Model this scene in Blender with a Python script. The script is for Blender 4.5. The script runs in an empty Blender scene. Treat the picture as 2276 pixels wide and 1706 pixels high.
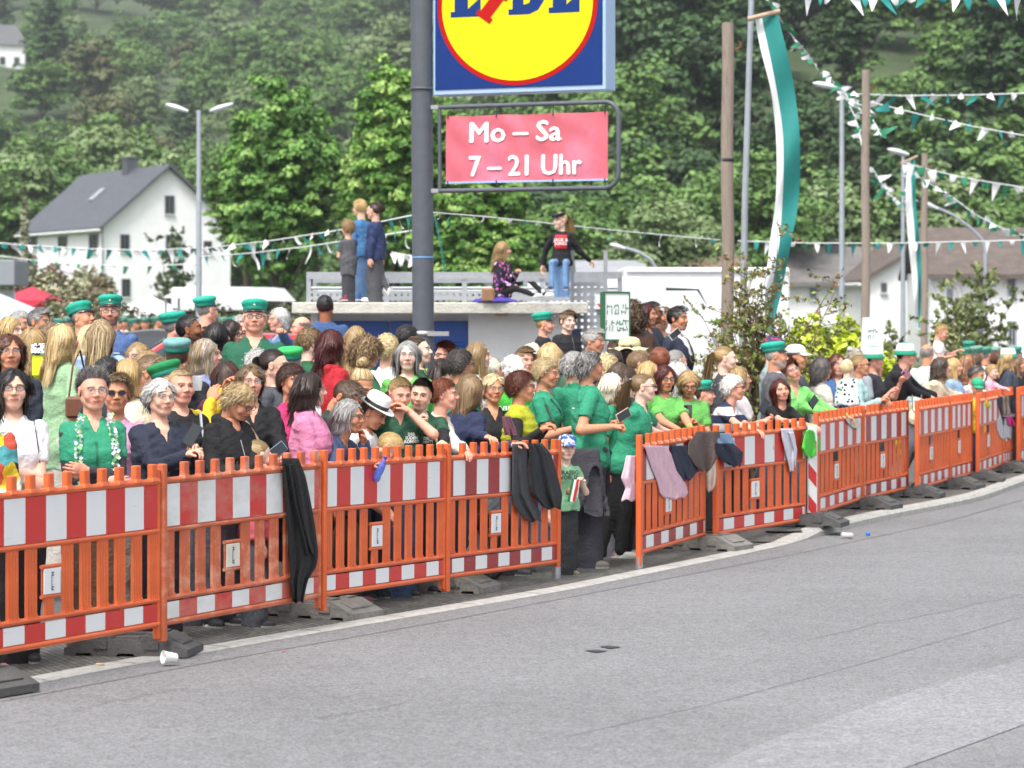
import bpy, math, random
import numpy as np
from mathutils import Vector, Matrix
from math import sin, cos, pi, radians, sqrt, atan2
sc = bpy.context.scene
COL = sc.collection
FP, H0, HZ, CX = 6800.0, 2.075, 700.0, 1138.0      # focal length in photo pixels, camera height, horizon row, centre column
# ---------------------------------------------------------------- camera, sky, sun, exposure
cam = bpy.data.objects.new('camera', bpy.data.cameras.new('camera')); COL.objects.link(cam)
cam.location = (0, 0, H0); cam.rotation_euler = (pi/2, 0, 0)
cam.data.sensor_width = 36; cam.data.lens = FP/2276*36
cam.data.shift_y = -(853-HZ)/2276
cam.data.clip_end = 4000; cam.data.clip_start = .5
cam.data.dof.use_dof = True; cam.data.dof.focus_distance = 21.5; cam.data.dof.aperture_fstop = 4.3
sc.camera = cam
world = bpy.data.worlds.new('World'); sc.world = world; world.use_nodes = True
nt = world.node_tree; nt.nodes.clear()
SUN_EL, SUN_ROT = 58, 205
sky = nt.nodes.new('ShaderNodeTexSky'); sky.sky_type = 'NISHITA'; sky.sun_disc = False
sky.sun_elevation = radians(SUN_EL); sky.sun_rotation = radians(SUN_ROT); sky.dust_density = 4; sky.air_density = 1.2
hs_ = nt.nodes.new('ShaderNodeHueSaturation'); hs_.inputs['Saturation'].default_value = .3
bg = nt.nodes.new('ShaderNodeBackground'); bg.inputs['Strength'].default_value = .145
ow = nt.nodes.new('ShaderNodeOutputWorld')
nt.links.new(sky.outputs[0], hs_.inputs['Color']); nt.links.new(hs_.outputs[0], bg.inputs[0]); nt.links.new(bg.outputs[0], ow.inputs[0])
sl = bpy.data.lights.new('sun', 'SUN'); sl.energy = 1.5; sl.angle = radians(14); sl.color = (1, .97, .92)
sun = bpy.data.objects.new('sun', sl); COL.objects.link(sun)
_az = radians(SUN_ROT)   # sky: rotation measured clockwise from +Y
_sd = Vector((sin(_az)*cos(radians(SUN_EL)), cos(_az)*cos(radians(SUN_EL)), sin(radians(SUN_EL))))
sun.rotation_euler = _sd.to_track_quat('Z', 'Y').to_euler()
sc.view_settings.view_transform = 'Standard'; sc.view_settings.look = 'None'
sc.view_settings.exposure = .95; sc.view_settings.gamma = 1
sc.cycles.use_adaptive_sampling = True; sc.cycles.adaptive_threshold = .02
sc.cycles.use_denoising = True
sc.cycles.max_bounces = 6; sc.cycles.transparent_max_bounces = 8; sc.cycles.volume_bounces = 0

# ---------------------------------------------------------------- helpers
def W(px, py, Y):            # photo pixel + depth -> world point
    return Vector(((px-CX)*Y/FP, Y, H0-(py-HZ)*Y/FP))
def PX(px, Y): return (px-CX)*Y/FP
def PZ(py, Y): return H0-(py-HZ)*Y/FP
def lin(c):
    if isinstance(c, str):
        c = c.lstrip('#'); c = [int(c[i:i+2], 16)/255 for i in (0, 2, 4)]
        return tuple((x/12.92 if x <= .04045 else ((x+.055)/1.055)**2.4) for x in c)
    return tuple(c)
_M = {}
def mat(key, col=(.5,.5,.5), rough=.7, metal=0, noise=0, nscale=8, bump=0, bscale=60, spec=.5, attr=None, sheen=0, emit=None, alpha=1, trans=0, stretch=None, col2=None, nlo=.4, nhi=.62, coat=0, sub=0):
    if key in _M: return _M[key]
    m = bpy.data.materials.new(key); m.use_nodes = True; _M[key] = m
    n = m.node_tree.nodes; l = m.node_tree.links; b = n['Principled BSDF']
    c = lin(col)
    b.inputs['Base Color'].default_value = (*c, 1)
    b.inputs['Roughness'].default_value = rough; b.inputs['Metallic'].default_value = metal
    b.inputs['Specular IOR Level'].default_value = spec
    if sheen: b.inputs['Sheen Weight'].default_value = sheen
    if coat: b.inputs['Coat Weight'].default_value = coat
    if trans: b.inputs['Transmission Weight'].default_value = trans
    if sub: b.inputs['Subsurface Weight'].default_value = sub; b.inputs['Subsurface Radius'].default_value = (.6, .2, .1); b.inputs['Subsurface Scale'].default_value = .02
    if alpha < 1: b.inputs['Alpha'].default_value = alpha
    if emit: b.inputs['Emission Color'].default_value = (*lin(emit), 1); b.inputs['Emission Strength'].default_value = 1
    tc = n.new('ShaderNodeTexCoord'); src = tc.outputs['Object']
    if stretch:
        mp = n.new('ShaderNodeMapping'); mp.inputs['Scale'].default_value = stretch; l.new(src, mp.inputs[0]); src = mp.outputs[0]
    cs = None
    if attr:
        a = n.new('ShaderNodeAttribute'); a.attribute_name = attr; cs = a.outputs['Color']; l.new(cs, b.inputs['Base Color'])
    if noise or col2 is not None:
        t = n.new('ShaderNodeTexNoise'); t.inputs['Scale'].default_value = nscale; t.inputs['Detail'].default_value = 6; t.inputs['Roughness'].default_value = .65
        l.new(src, t.inputs['Vector'])
        r = n.new('ShaderNodeMapRange'); r.inputs[1].default_value = nlo; r.inputs[2].default_value = nhi
        l.new(t.outputs['Fac'], r.inputs[0])
        if col2 is not None:
            mx = n.new('ShaderNodeMix'); mx.data_type = 'RGBA'
            mx.inputs['A'].default_value = (*c, 1); mx.inputs['B'].default_value = (*lin(col2), 1)
            if cs: l.new(cs, mx.inputs['A'])
            l.new(r.outputs[0], mx.inputs['Factor']); cs = mx.outputs['Result']
        if noise:
            r2 = n.new('ShaderNodeMapRange'); r2.inputs[1].default_value = .3; r2.inputs[2].default_value = .7
            r2.inputs[3].default_value = 1-noise; r2.inputs[4].default_value = 1+noise
            l.new(t.outputs['Fac'], r2.inputs[0])
            v = n.new('ShaderNodeVectorMath'); v.operation = 'SCALE'
            if cs: l.new(cs, v.inputs[0])
            else: v.inputs[0].default_value = c
            l.new(r2.outputs[0], v.inputs['Scale']); cs = v.outputs[0]
        l.new(cs, b.inputs['Base Color'])
    if bump:
        t = n.new('ShaderNodeTexNoise'); t.inputs['Scale'].default_value = bscale; t.inputs['Detail'].default_value = 4
        l.new(src, t.inputs['Vector'])
        bp = n.new('ShaderNodeBump'); bp.inputs['Strength'].default_value = bump; bp.inputs['Distance'].default_value = .02
        l.new(t.outputs['Fac'], bp.inputs['Height']); l.new(bp.outputs[0], b.inputs['Normal'])
    return m
def tag(o, label=None, cat=None, group=None, kind=None):
    if label: o['label'] = label
    if cat: o['category'] = cat
    if group: o['group'] = group
    if kind: o['kind'] = kind
    return o
def empty(name, loc=(0,0,0), rz=0, label=None, cat=None, group=None):
    o = bpy.data.objects.new(name, None); COL.objects.link(o); o.empty_display_size = .1
    o.location = loc; o.rotation_euler = (0, 0, rz)
    return tag(o, label, cat, group)
def link(name, me, m=None, parent=None, loc=None, rz=0):
    o = bpy.data.objects.new(name, me); COL.objects.link(o)
    if m is not None and not me.materials:
        for x in (m if isinstance(m, (list, tuple)) else [m]): me.materials.append(x)
    if parent is not None: o.parent = parent
    if loc is not None: o.location = loc; o.rotation_euler = (0, 0, rz)
    return o
def npmesh(name, V, F, smooth=True, colors=None, mi=None):
    """V (n,3); F (m,k) array or list of such arrays"""
    V = np.asarray(V, dtype=np.float32); Fs = F if isinstance(F, list) else [F]
    Fs = [np.asarray(f, dtype=np.int32) for f in Fs if len(f)]
    me = bpy.data.meshes.new(name); me.vertices.add(len(V)); me.vertices.foreach_set('co', V.ravel())
    lv = np.concatenate([f.ravel() for f in Fs]); tot = np.concatenate([np.full(len(f), f.shape[1], np.int32) for f in Fs])
    st = np.concatenate([[0], np.cumsum(tot)[:-1]]).astype(np.int32)
    me.loops.add(len(lv)); me.loops.foreach_set('vertex_index', lv)
    me.polygons.add(len(tot)); me.polygons.foreach_set('loop_start', st); me.polygons.foreach_set('loop_total', tot)
    me.polygons.foreach_set('use_smooth', np.full(len(tot), bool(smooth)))
    if mi is not None: me.polygons.foreach_set('material_index', np.asarray(mi, np.int32))
    if colors is not None:
        a = me.color_attributes.new('Col', 'FLOAT_COLOR', 'POINT')
        c = np.ones((len(V), 4), np.float32); c[:, :3] = colors; a.data.foreach_set('color', c.ravel())
    me.update(calc_edges=True); me.validate()
    return me
class MB:
    """collects boxes, tubes, lathes and prisms into one mesh"""
    def __init__(s): s.v = []; s.f = []; s.m = []; s.sm = []; s.k = 0
    def add(s, vs, fs, smooth=False):
        o = len(s.v); s.v += [tuple(v) for v in vs]; s.f += [tuple(i+o for i in f) for f in fs]; s.m += [s.k]*len(fs); s.sm += [smooth]*len(fs); return s
    def box(s, c, d, R=None, taper=0):
        x, y, z = d[0]/2, d[1]/2, d[2]/2; t = 1-taper
        P = [Vector(p) for p in ((-x,-y,-z),(x,-y,-z),(x,y,-z),(-x,y,-z),(-x*t,-y*t,z),(x*t,-y*t,z),(x*t,y*t,z),(-x*t,y*t,z))]
        if R is not None: P = [R @ p for p in P]
        c = Vector(c)
        return s.add([p+c for p in P], [(0,3,2,1),(4,5,6,7),(0,1,5,4),(1,2,6,5),(2,3,7,6),(3,0,4,7)])
    def bbox(s, c, d, b=.004, R=None):      # bevelled box (chamfer on vertical and horizontal edges)
        x, y, z = d[0]/2, d[1]/2, d[2]/2; b = min(b, x*.49, y*.49, z*.49); c = Vector(c); vs = []
        for (xx, yy, zz) in ((x-b,y-b,-z),(x,y,-z+b),(x,y,z-b),(x-b,y-b,z)):
            k = xx == x
            ring = [(-xx,-yy+(b if k else 0)),(-xx+(b if k else 0),-yy),(xx-(b if k else 0),-yy),(xx,-yy+(b if k else 0)),(xx,yy-(b if k else 0)),(xx-(b if k else 0),yy),(-xx+(b if k else 0),yy),(-xx,yy-(b if k else 0))]
            vs += [Vector((p[0], p[1], zz)) for p in ring]
        if R is not None: vs = [R @ p for p in vs]
        fs = [tuple(range(7,-1,-1)), tuple(range(24,32))]
        for r in range(3):
            for i in range(8):
                j = (i+1) % 8; fs.append((r*8+i, r*8+j, r*8+8+j, r*8+8+i))
        return s.add([p+c for p in vs], fs)
    def tube(s, pts, r, n=8, cap=True, flat=None):
        pts = [Vector(p) for p in pts]; rs = r if isinstance(r, (list, tuple)) else [r]*len(pts); vs = []; fs = []
        up = None
        for i, p in enumerate(pts):
            d = (pts[min(i+1, len(pts)-1)]-pts[max(i-1, 0)])
            if d.length < 1e-9: d = Vector((0,0,1))
            d.normalize()
            if up is None: up = Vector((0,0,1)) if abs(d.z) < .9 else Vector((1,0,0))
            a = d.cross(up); a = a.normalized() if a.length > 1e-6 else d.orthogonal().normalized()
            b = a.cross(d).normalized(); up = b
            for k in range(n):
                t = 2*pi*k/n; vs.append(p + a*rs[i]*cos(t) + b*rs[i]*sin(t)*(flat or 1))
        for i in range(len(pts)-1):
            for k in range(n):
                j = (k+1) % n; fs.append((i*n+k, i*n+j, i*n+n+j, i*n+n+k))
        s.add(vs, fs, True)
        if cap:
            o = len(vs)
            s.add(vs[:n], [tuple(range(n))]); s.add(vs[-n:], [tuple(range(n-1,-1,-1))])
        return s
    def lathe(s, prof, c=(0,0,0), n=24, sx=1, sy=1, R=None, smooth=True):
        vs = []; fs = []; c = Vector(c)
        for (r, z) in prof:
            for k in range(n):
                t = 2*pi*k/n; p = Vector((r*cos(t)*sx, r*sin(t)*sy, z)); vs.append((R @ p if R is not None else p)+c)
        for i in range(len(prof)-1):
            for k in range(n):
                j = (k+1) % n; fs.append((i*n+k, i*n+j, i*n+n+j, i*n+n+k))
        fs2 = [tuple(range(n-1,-1,-1)), tuple(range((len(prof)-1)*n, len(prof)*n))]
        s.add(vs, fs, smooth); o = len(s.v)-len(vs)
        s.f += [tuple(i+o for i in f) for f in fs2]; s.m += [s.k]*2; s.sm += [False]*2
        return s
    def prism(s, poly, y0, y1, R=None, c=(0,0,0)):      # poly in x,z extruded along y
        n = len(poly); c = Vector(c)
        vs = [Vector((x, y0, z)) for x, z in poly]+[Vector((x, y1, z)) for x, z in poly]
        if R is not None: vs = [R @ v for v in vs]
        fs = [tuple(range(n)), tuple(range(2*n-1, n-1, -1))]+[(i, i+n, (i+1) % n+n, (i+1) % n) for i in range(n)]
        return s.add([v+c for v in vs], fs)
    def poly(s, pts, smooth=False): return s.add(pts, [tuple(range(len(pts)))], smooth)
    def mesh(s, name):
        me = bpy.data.meshes.new(name); me.from_pydata([tuple(v) for v in s.v], [], s.f); me.update()
        me.polygons.foreach_set('use_smooth', s.sm); me.polygons.foreach_set('material_index', s.m)
        return me
    def build(s, name, m, parent=None, loc=None, rz=0): return link(name, s.mesh(name), m, parent, loc, rz)
def text_mesh(txt, size, thick=.001, bold=0, align='CENTER', space=1, sx=1):
    cu = bpy.data.curves.new('lettering', 'FONT'); cu.body = txt; cu.size = size; cu.extrude = thick; cu.offset = bold; cu.align_x = align
    cu.space_line = space; cu.resolution_u = 2
    o = bpy.data.objects.new('lettering', cu); COL.objects.link(o)
    dg = bpy.context.evaluated_depsgraph_get(); dg.update()
    me = bpy.data.meshes.new_from_object(o.evaluated_get(dg)); bpy.data.objects.remove(o)
    if sx != 1:
        for v in me.vertices: v.co.x *= sx
    return me
def text(name, txt, size, m, parent, M, thick=.001, bold=0, align='CENTER', space=1, sx=1):
    """lettering standing in the xz plane of M, facing -y"""
    me = text_mesh(txt, size, thick, bold, align, space, sx); me.transform(M @ Matrix.Rotation(pi/2, 4, 'X'))
    return link(name, me, m, parent)
def dup(o, parent=None):
    c = o.copy(); COL.objects.link(c)
    if parent is not None: c.parent = parent
    for ch in KIDS.get(o.name, [k for k in o.children]): dup(ch, c)
    return c
KIDS = {}
def clone(root, kids, **kw):
    r = root.copy(); COL.objects.link(r)
    for k in kids:
        c = k[0].copy(); COL.objects.link(c); c.parent = r
        for g in k[1]:
            d = g.copy(); COL.objects.link(d); d.parent = c
    return r
def sstep(a, b, x):
    t = np.clip((x-a)/(b-a), 0, 1); return t*t*(3-2*t)
# fence posts (photo column, ground row, base height) and kerb line (photo column, row)
_post = [(-85,1537,0),(355,1445,0),(712,1371,0),(987,1314,0),(1239,1284,0),(1418,1266,0),(1566,1221,0),(1588,1221,0),(1790,1186,0),
         (1812,1171,.04),(1915,1137,.04),(2018,1111,.04),(2037,1113,.04),(2108,1091,.04),(2160,1076,.04),(2172,1077,.04),(2225,1055,.04),(2249,1047,.04),(2262,1049,.04),(2295,1038,.04),(2330,1026,.04)]
POST = []; BPOS = []
for k, (x, b, z) in enumerate(_post):
    Y = FP*(H0-z)/(b-HZ); BPOS.append(Vector((PX(x, Y), Y, z)))
    if k < 5: Y = (16.55,18.4,20.3,22.1,24.05)[k]; z = (.08,.08,.08,.045,0)[k]
    POST.append(Vector((PX(x, Y), Y, z)))
_kerb = [(-300,1600),(0,1534),(283,1479),(501,1443),(720,1404),(987,1359),(1280,1310),(1420,1279),(1600,1243),(1794,1201),(1915,1166),(2040,1141),(2173,1117),(2276,1077),(2360,1050)]
KERB = [Vector((PX(x, FP*H0/(b-HZ)), FP*H0/(b-HZ), 0)) for x, b in _kerb]
KERB = [Vector((-5.6, 7, 0)), Vector((-4.6,12.5,0))]+KERB+[Vector((13, 60, 0)), Vector((26, 95, 0))]
def fence_Y(px):             # depth of the fence under a photo column
    for a, b in zip(_fp, _fp[1:]):
        if a[0] <= px <= b[0]: return a[1]+(b[1]-a[1])*(px-a[0])/max(1e-6, b[0]-a[0])
    return _fp[0][1] if px < _fp[0][0] else _fp[-1][1]
_fp = [(x, p.y) for (x, b, z), p in zip(_post, POST)]
_KA = np.array([(k.x, k.y) for k in KERB])
def kdist(x, y):             # signed distance behind the kerb line
    x = np.asarray(x, float); y = np.asarray(y, float); best = np.full(np.broadcast(x, y).shape, 1e9); sg = np.ones_like(best)
    for a, b in zip(_KA, _KA[1:]):
        d = b-a; t = np.clip(((x-a[0])*d[0]+(y-a[1])*d[1])/(d@d), 0, 1); qx = x-a[0]-t*d[0]; qy = y-a[1]-t*d[1]
        q = np.hypot(qx, qy); s = np.where(-qx*d[1]+qy*d[0] > 0, 1, -1); m = q < best
        sg = np.where(m, s, sg); best = np.where(m, q, best)
    return best*sg
def G(x, y):                 # height of the ground behind the kerb
    k = kdist(x, y)
    return .07*sstep(27.2, 28.6, np.asarray(y, float)) + .36*sstep(1.9, 5.4, k)
def Gz(x, y): return float(G(x, y))
# ================================================================ ground, kerb, road
def asphalt(key, base, dark, speck=1.0, wet=.75):
    m = bpy.data.materials.new(key); m.use_nodes = True; n = m.node_tree.nodes; l = m.node_tree.links; b = n['Principled BSDF']
    tc = n.new('ShaderNodeTexCoord')
    def noise(s, d=6, r=.6):
        t = n.new('ShaderNodeTexNoise'); t.inputs['Scale'].default_value = s; t.inputs['Detail'].default_value = d; t.inputs['Roughness'].default_value = r; l.new(tc.outputs['Object'], t.inputs['Vector']); return t
    big = noise(.35, 4); mid = noise(7, 6, .7); fine = noise(95, 3, .8)
    vor = n.new('ShaderNodeTexVoronoi'); vor.inputs['Scale'].default_value = 62; l.new(tc.outputs['Object'], vor.inputs['Vector'])
    def rng(src, a, b_, c, d):
        r = n.new('ShaderNodeMapRange'); r.inputs[1].default_value = a; r.inputs[2].default_value = b_; r.inputs[3].default_value = c; r.inputs[4].default_value = d; l.new(src, r.inputs[0]); return r.outputs[0]
    def mul(x, y):
        q = n.new('ShaderNodeMath'); q.operation = 'MULTIPLY'; l.new(x, q.inputs[0]); l.new(y, q.inputs[1]); return q.outputs[0]
    f = mul(mul(rng(big.outputs['Fac'], .32, .68, .86, 1.10), rng(mid.outputs['Fac'], .3, .7, .88, 1.11)), rng(fine.outputs['Fac'], .3, .7, 1-.6*speck, 1+.6*speck))
    f = mul(f, rng(vor.outputs['Color'], 0, 1, .62, 1.4))
    v = n.new('ShaderNodeVectorMath'); v.operation = 'SCALE'; v.inputs[0].default_value = base; l.new(f, v.inputs['Scale']); l.new(v.outputs[0], b.inputs['Base Color'])
    b.inputs['Roughness'].default_value = wet
    bp = n.new('ShaderNodeBump'); bp.inputs['Strength'].default_value = .6; bp.inputs['Distance'].default_value = .006
    l.new(mul(fine.outputs['Fac'], vor.outputs['Distance']), bp.inputs['Height']); l.new(bp.outputs[0], b.inputs['Normal'])
    _M[key] = m; return m
ROADM = asphalt('asphalt', (.185,.185,.190), .1)
mb = MB(); mb.poly([(-1500,-300,0),(1500,-300,0),(1500,2500,0),(-1500,2500,0)])
tag(mb.build('road', ROADM), kind='structure')
# lighter relaid strip of asphalt in the near lane, and seams
def strip(name, pts, m, z, w=None):
    mb = MB()
    if w:
        L = []; R = []
        for i, p in enumerate(pts):
            a = Vector(pts[max(i-1,0)]); b = Vector(pts[min(i+1,len(pts)-1)]); d = (b-a).normalized(); nn = Vector((-d.y, d.x))
            L.append((p[0]+nn.x*w/2, p[1]+nn.y*w/2, z)); R.append((p[0]-nn.x*w/2, p[1]-nn.y*w/2, z))
        for i in range(len(pts)-1): mb.poly([R[i], R[i+1], L[i+1], L[i]])
    else: mb.poly([(p[0], p[1], z) for p in pts])
    return tag(mb.build(name, m), kind='structure')
def gp(px, py): Y = FP*H0/(py-HZ); return (PX(px, Y), Y)
patch = asphalt('asphalt_patch', (.225,.225,.236), .1, .6)
strip('road_patch', [gp(1560,1712), gp(1700,1650), gp(2000,1545), gp(2280,1462), gp(2500,1400), gp(2600,1470), gp(2280,1610), gp(2000,1712), gp(1900,1760), gp(1500,1760)], patch, .004)
seam = mat('tar_seam', (.145,.145,.15), .7)
strip('road_seam', [gp(x, y) for x, y in ((0,1560),(500,1466),(1000,1378),(1500,1283),(1794,1226),(2100,1160),(2276,1110))], seam, .0045, .012)
strip('road_seam', [gp(x, y) for x, y in ((1250,1640),(1600,1560),(1900,1480),(2276,1370))], seam, .0045, .006)
crack = mat('road_crack', (.10,.10,.10), .8)
rnd = random.Random(5)
for (x0, y0, x1, y1) in ((160,1575,420,1530),(1500,1240,1650,1212),(700,1600,900,1565),(1800,1420,2276,1320)):
    pts = [gp(x0+(x1-x0)*t/9+rnd.uniform(-5,5), y0+(y1-y0)*t/9+rnd.uniform(-3,3)) for t in range(10)]
    strip('road_crack', pts, crack, .005, .006)
mark = mat('tyre_mark', (.035,.035,.037), .6)
for x0, y0, x1 in ((1330,1439,1382),(1298,1448,1352)):
    strip('road_mark', [gp(x0, y0-1.5), gp((x0+x1)/2, y0-3), gp(x1, y0), gp((x0+x1)/2, y0+3.5)], mark, .0055)
# paved area behind the kerb (height G)
pts = []
xs = np.concatenate([np.arange(-60,-12,4), np.arange(-12,14,.35), np.arange(14,70,4)]); ys = np.concatenate([np.arange(6,46,.35), np.arange(46,120,4)])
X, Yg = np.meshgrid(xs, ys); K = kdist(X, Yg); Z = G(X, Yg)+.004
# snap first cells to the kerb so that the edge is clean
V = np.stack([X.ravel(), Yg.ravel(), Z.ravel()], 1); nx = len(xs)
idx = np.arange(len(V)).reshape(X.shape); inside = (K > .04)
F = np.stack([idx[:-1,:-1], idx[:-1,1:], idx[1:,1:], idx[1:,:-1]], -1)
ok = (inside[:-1,:-1] & inside[:-1,1:] & inside[1:,1:] & inside[1:,:-1])
pavm = asphalt('parking_asphalt', (.105,.102,.1), .1, .9, .8)
n = pavm.node_tree.nodes; l = pavm.node_tree.links
me = npmesh('parking_lot', V, F[ok].reshape(-1,4)); tag(link('parking_lot', me, pavm), kind='structure')
# joining strips between kerb and lot, concrete kerb itself (flush on the left, raised on the right)
def resample(P, st):
    out = [P[0]]
    for a, b in zip(P, P[1:]):
        L = (b-a).length; n_ = max(1, int(round(L/st)))
        out += [a+(b-a)*(i/n_) for i in range(1, n_+1)]
    return out
def smooth_line(P, it=3):
    for _ in range(it): P = [P[0]]+[(P[i-1]+P[i]*2+P[i+1])/4 for i in range(1, len(P)-1)]+[P[-1]]
    return P
KL = smooth_line(resample(KERB, .5), 6)
def off(P, w):
    out = []
    for i, p in enumerate(P):
        d = (P[min(i+1,len(P)-1)]-P[max(i-1,0)]).normalized(); out.append(p+Vector((-d.y, d.x, 0))*w)
    return out
def kh(p): return .012+.068*float(sstep(27.6, 28.9, p.y))
K0, K1, K2 = KL, off(KL, .17), off(KL, 1.1)
mb = MB(); vs = []; fs = []
for i, (a, b) in enumerate(zip(K0, K1)):
    h = kh(a); r = min(.03, h*.7)
    vs += [(a.x, a.y, -.05), (a.x, a.y, h-r), (a.x+(b.x-a.x)*.2, a.y+(b.y-a.y)*.2, h), (b.x, b.y, h), (b.x, b.y, -.05)]
for i in range(len(K0)-1):
    for k in range(4): fs.append((i*5+k, i*5+5+k, i*5+6+k, i*5+1+k))
mb.add(vs, fs)
kerbm = mat('kerb_concrete', (.42,.41,.385), .85, noise=.22, nscale=14, bump=.5, bscale=90)
tag(mb.build('kerb', kerbm), kind='structure')
mb = MB()
for i in range(0, len(K0)-1, 2):          # joints of the kerb stones
    a, b = K0[i], K1[i]; h = kh(a); d = (K0[i+1]-a).normalized()*.006
    mb.add([(a.x-d.x,a.y-d.y,h+.001),(a.x+d.x,a.y+d.y,h+.001),(b.x+d.x,b.y+d.y,h+.0015),(b.x-d.x,b.y-d.y,h+.0015)], [(0,1,2,3)])
tag(mb.build('kerb_joint', mat('joint', (.12,.115,.1), .9)), kind='structure')
# brick gutter strip behind the kerb
def pavers(key):
    m = bpy.data.materials.new(key); m.use_nodes = True; n = m.node_tree.nodes; l = m.node_tree.links; b = n['Principled BSDF']
    tc = n.new('ShaderNodeTexCoord'); mp = n.new('ShaderNodeMapping'); mp.inputs['Rotation'].default_value = (0,0,radians(66)); l.new(tc.outputs['Object'], mp.inputs[0])
    br = n.new('ShaderNodeTexBrick'); br.inputs['Scale'].default_value = 5; br.inputs['Mortar Size'].default_value = .03
    br.inputs['Color1'].default_value = (.16,.155,.145,1); br.inputs['Color2'].default_value = (.10,.095,.09,1); br.inputs['Mortar'].default_value = (.035,.035,.025,1)
    l.new(mp.outputs[0], br.inputs['Vector'])
    t = n.new('ShaderNodeTexNoise'); t.inputs['Scale'].default_value = 30; t.inputs['Detail'].default_value = 5; l.new(tc.outputs['Object'], t.inputs['Vector'])
    r = n.new('ShaderNodeMapRange'); r.inputs[1].default_value = .3; r.inputs[2].default_value = .7; r.inputs[3].default_value = .55; r.inputs[4].default_value = 1.5; l.new(t.outputs['Fac'], r.inputs[0])
    v = n.new('ShaderNodeVectorMath'); v.operation = 'SCALE'; l.new(br.outputs['Color'], v.inputs[0]); l.new(r.outputs[0], v.inputs['Scale']); l.new(v.outputs[0], b.inputs['Base Color'])
    b.inputs['Roughness'].default_value = .75; return m
mb = MB(); vs = []; fs = []
for a, b in zip(K1, K2):
    vs += [(a.x, a.y, max(kh(a)-.006, .003)), (b.x, b.y, max(Gz(b.x, b.y), kh(a)-.01)+.008)]
for i in range(len(K1)-1): fs.append((i*2, i*2+2, i*2+3, i*2+1))
mb.add(vs, fs); tag(mb.build('pavement', pavers('pavers')), kind='structure')

# ================================================================ orange barrier fence
ORANGE = mat('orange_plastic', (.67,.122,.030), .40, noise=.14, nscale=5, bump=.12, bscale=14, col2=(.52,.19,.09), nlo=.60, nhi=.80)
ORANGE_W = mat('worn_orange_plastic', (.55,.125,.05), .55, noise=.2, nscale=7, bump=.2, bscale=20, col2=(.62,.36,.25), nlo=.5, nhi=.75)
FOOT = mat('galvanised', (.42,.43,.45), .4, metal=.7, noise=.12, nscale=20)
def stripes(key, n_, ph, dirt, redc=(.56,.028,.022)):
    m = bpy.data.materials.new(key); m.use_nodes = True; n = m.node_tree.nodes; l = m.node_tree.links; b = n['Principled BSDF']
    tc = n.new('ShaderNodeTexCoord'); sp = n.new('ShaderNodeSeparateXYZ'); l.new(tc.outputs['Object'], sp.inputs[0])
    def mth(op, a, b_=None):
        q = n.new('ShaderNodeMath'); q.operation = op
        for i, x in enumerate((a, b_)):
            if x is None: continue
            if isinstance(x, (int, float)): q.inputs[i].default_value = x
            else: l.new(x, q.inputs[i])
        return q.outputs[0]
    # x runs 0..1 along the panel (mesh is scaled by the object), bands bow slightly with height
    u = mth('ADD', mth('MULTIPLY', sp.outputs['X'], n_), ph)
    fr = mth('FRACT', u); band = mth('GREATER_THAN', fr, .5)
    mx = n.new('ShaderNodeMix'); mx.data_type = 'RGBA'; mx.inputs['A'].default_value = (.78,.79,.80,1); mx.inputs['B'].default_value = (*redc,1); l.new(band, mx.inputs['Factor'])
    t = n.new('ShaderNodeTexNoise'); t.inputs['Scale'].default_value = 6; t.inputs['Detail'].default_value = 8; t.inputs['Roughness'].default_value = .7; l.new(tc.outputs['Object'], t.inputs['Vector'])
    r = n.new('ShaderNodeMapRange'); r.inputs[1].default_value = .62-dirt*.25; r.inputs[2].default_value = .8; r.inputs[3].default_value = 0; r.inputs[4].default_value = .25+dirt*.5; l.new(t.outputs['Fac'], r.inputs[0])
    m2 = n.new('ShaderNodeMix'); m2.data_type = 'RGBA'; m2.inputs['B'].default_value = (.45,.40,.30,1); l.new(mx.outputs['Result'], m2.inputs['A']); l.new(r.outputs[0], m2.inputs['Factor'])
    # thin scratches
    s = n.new('ShaderNodeTexNoise'); s.inputs['Scale'].default_value = 3; s.inputs['Detail'].default_value = 8; mp = n.new('ShaderNodeMapping'); mp.inputs['Scale'].default_value = (4,1,30); l.new(tc.outputs['Object'], mp.inputs[0]); l.new(mp.outputs[0], s.inputs['Vector'])
    r3 = n.new('ShaderNodeMapRange'); r3.inputs[1].default_value = .66; r3.inputs[2].default_value = .7; r3.inputs[4].default_value = .4; l.new(s.outputs['Fac'], r3.inputs[0])
    m3 = n.new('ShaderNodeMix'); m3.data_type = 'RGBA'; m3.inputs['B'].default_value = (.4,.36,.34,1); l.new(m2.outputs['Result'], m3.inputs['A']); l.new(r3.outputs[0], m3.inputs['Factor'])
    l.new(m3.outputs['Result'], b.inputs['Base Color']); b.inputs['Roughness'].default_value = .32
    return m
ST = {}
def stripe_mat(n_, ph, dirt, dark=False):
    k = (n_, ph, dirt, dark)
    if k not in ST: ST[k] = stripes('reflective_stripes_%d' % len(ST), n_, ph, dirt, (.33,.015,.02) if dark else (.60,.028,.022))
    return ST[k]
PLATE = mat('white_plate', (.8,.8,.8), .4); PLATE_D = mat('dirty_white_plate', (.74,.70,.60), .6, noise=.2, nscale=9, col2=(.45,.36,.22), nlo=.55, nhi=.75); INK = mat('plate_ink', (.06,.07,.12), .5)
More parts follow.
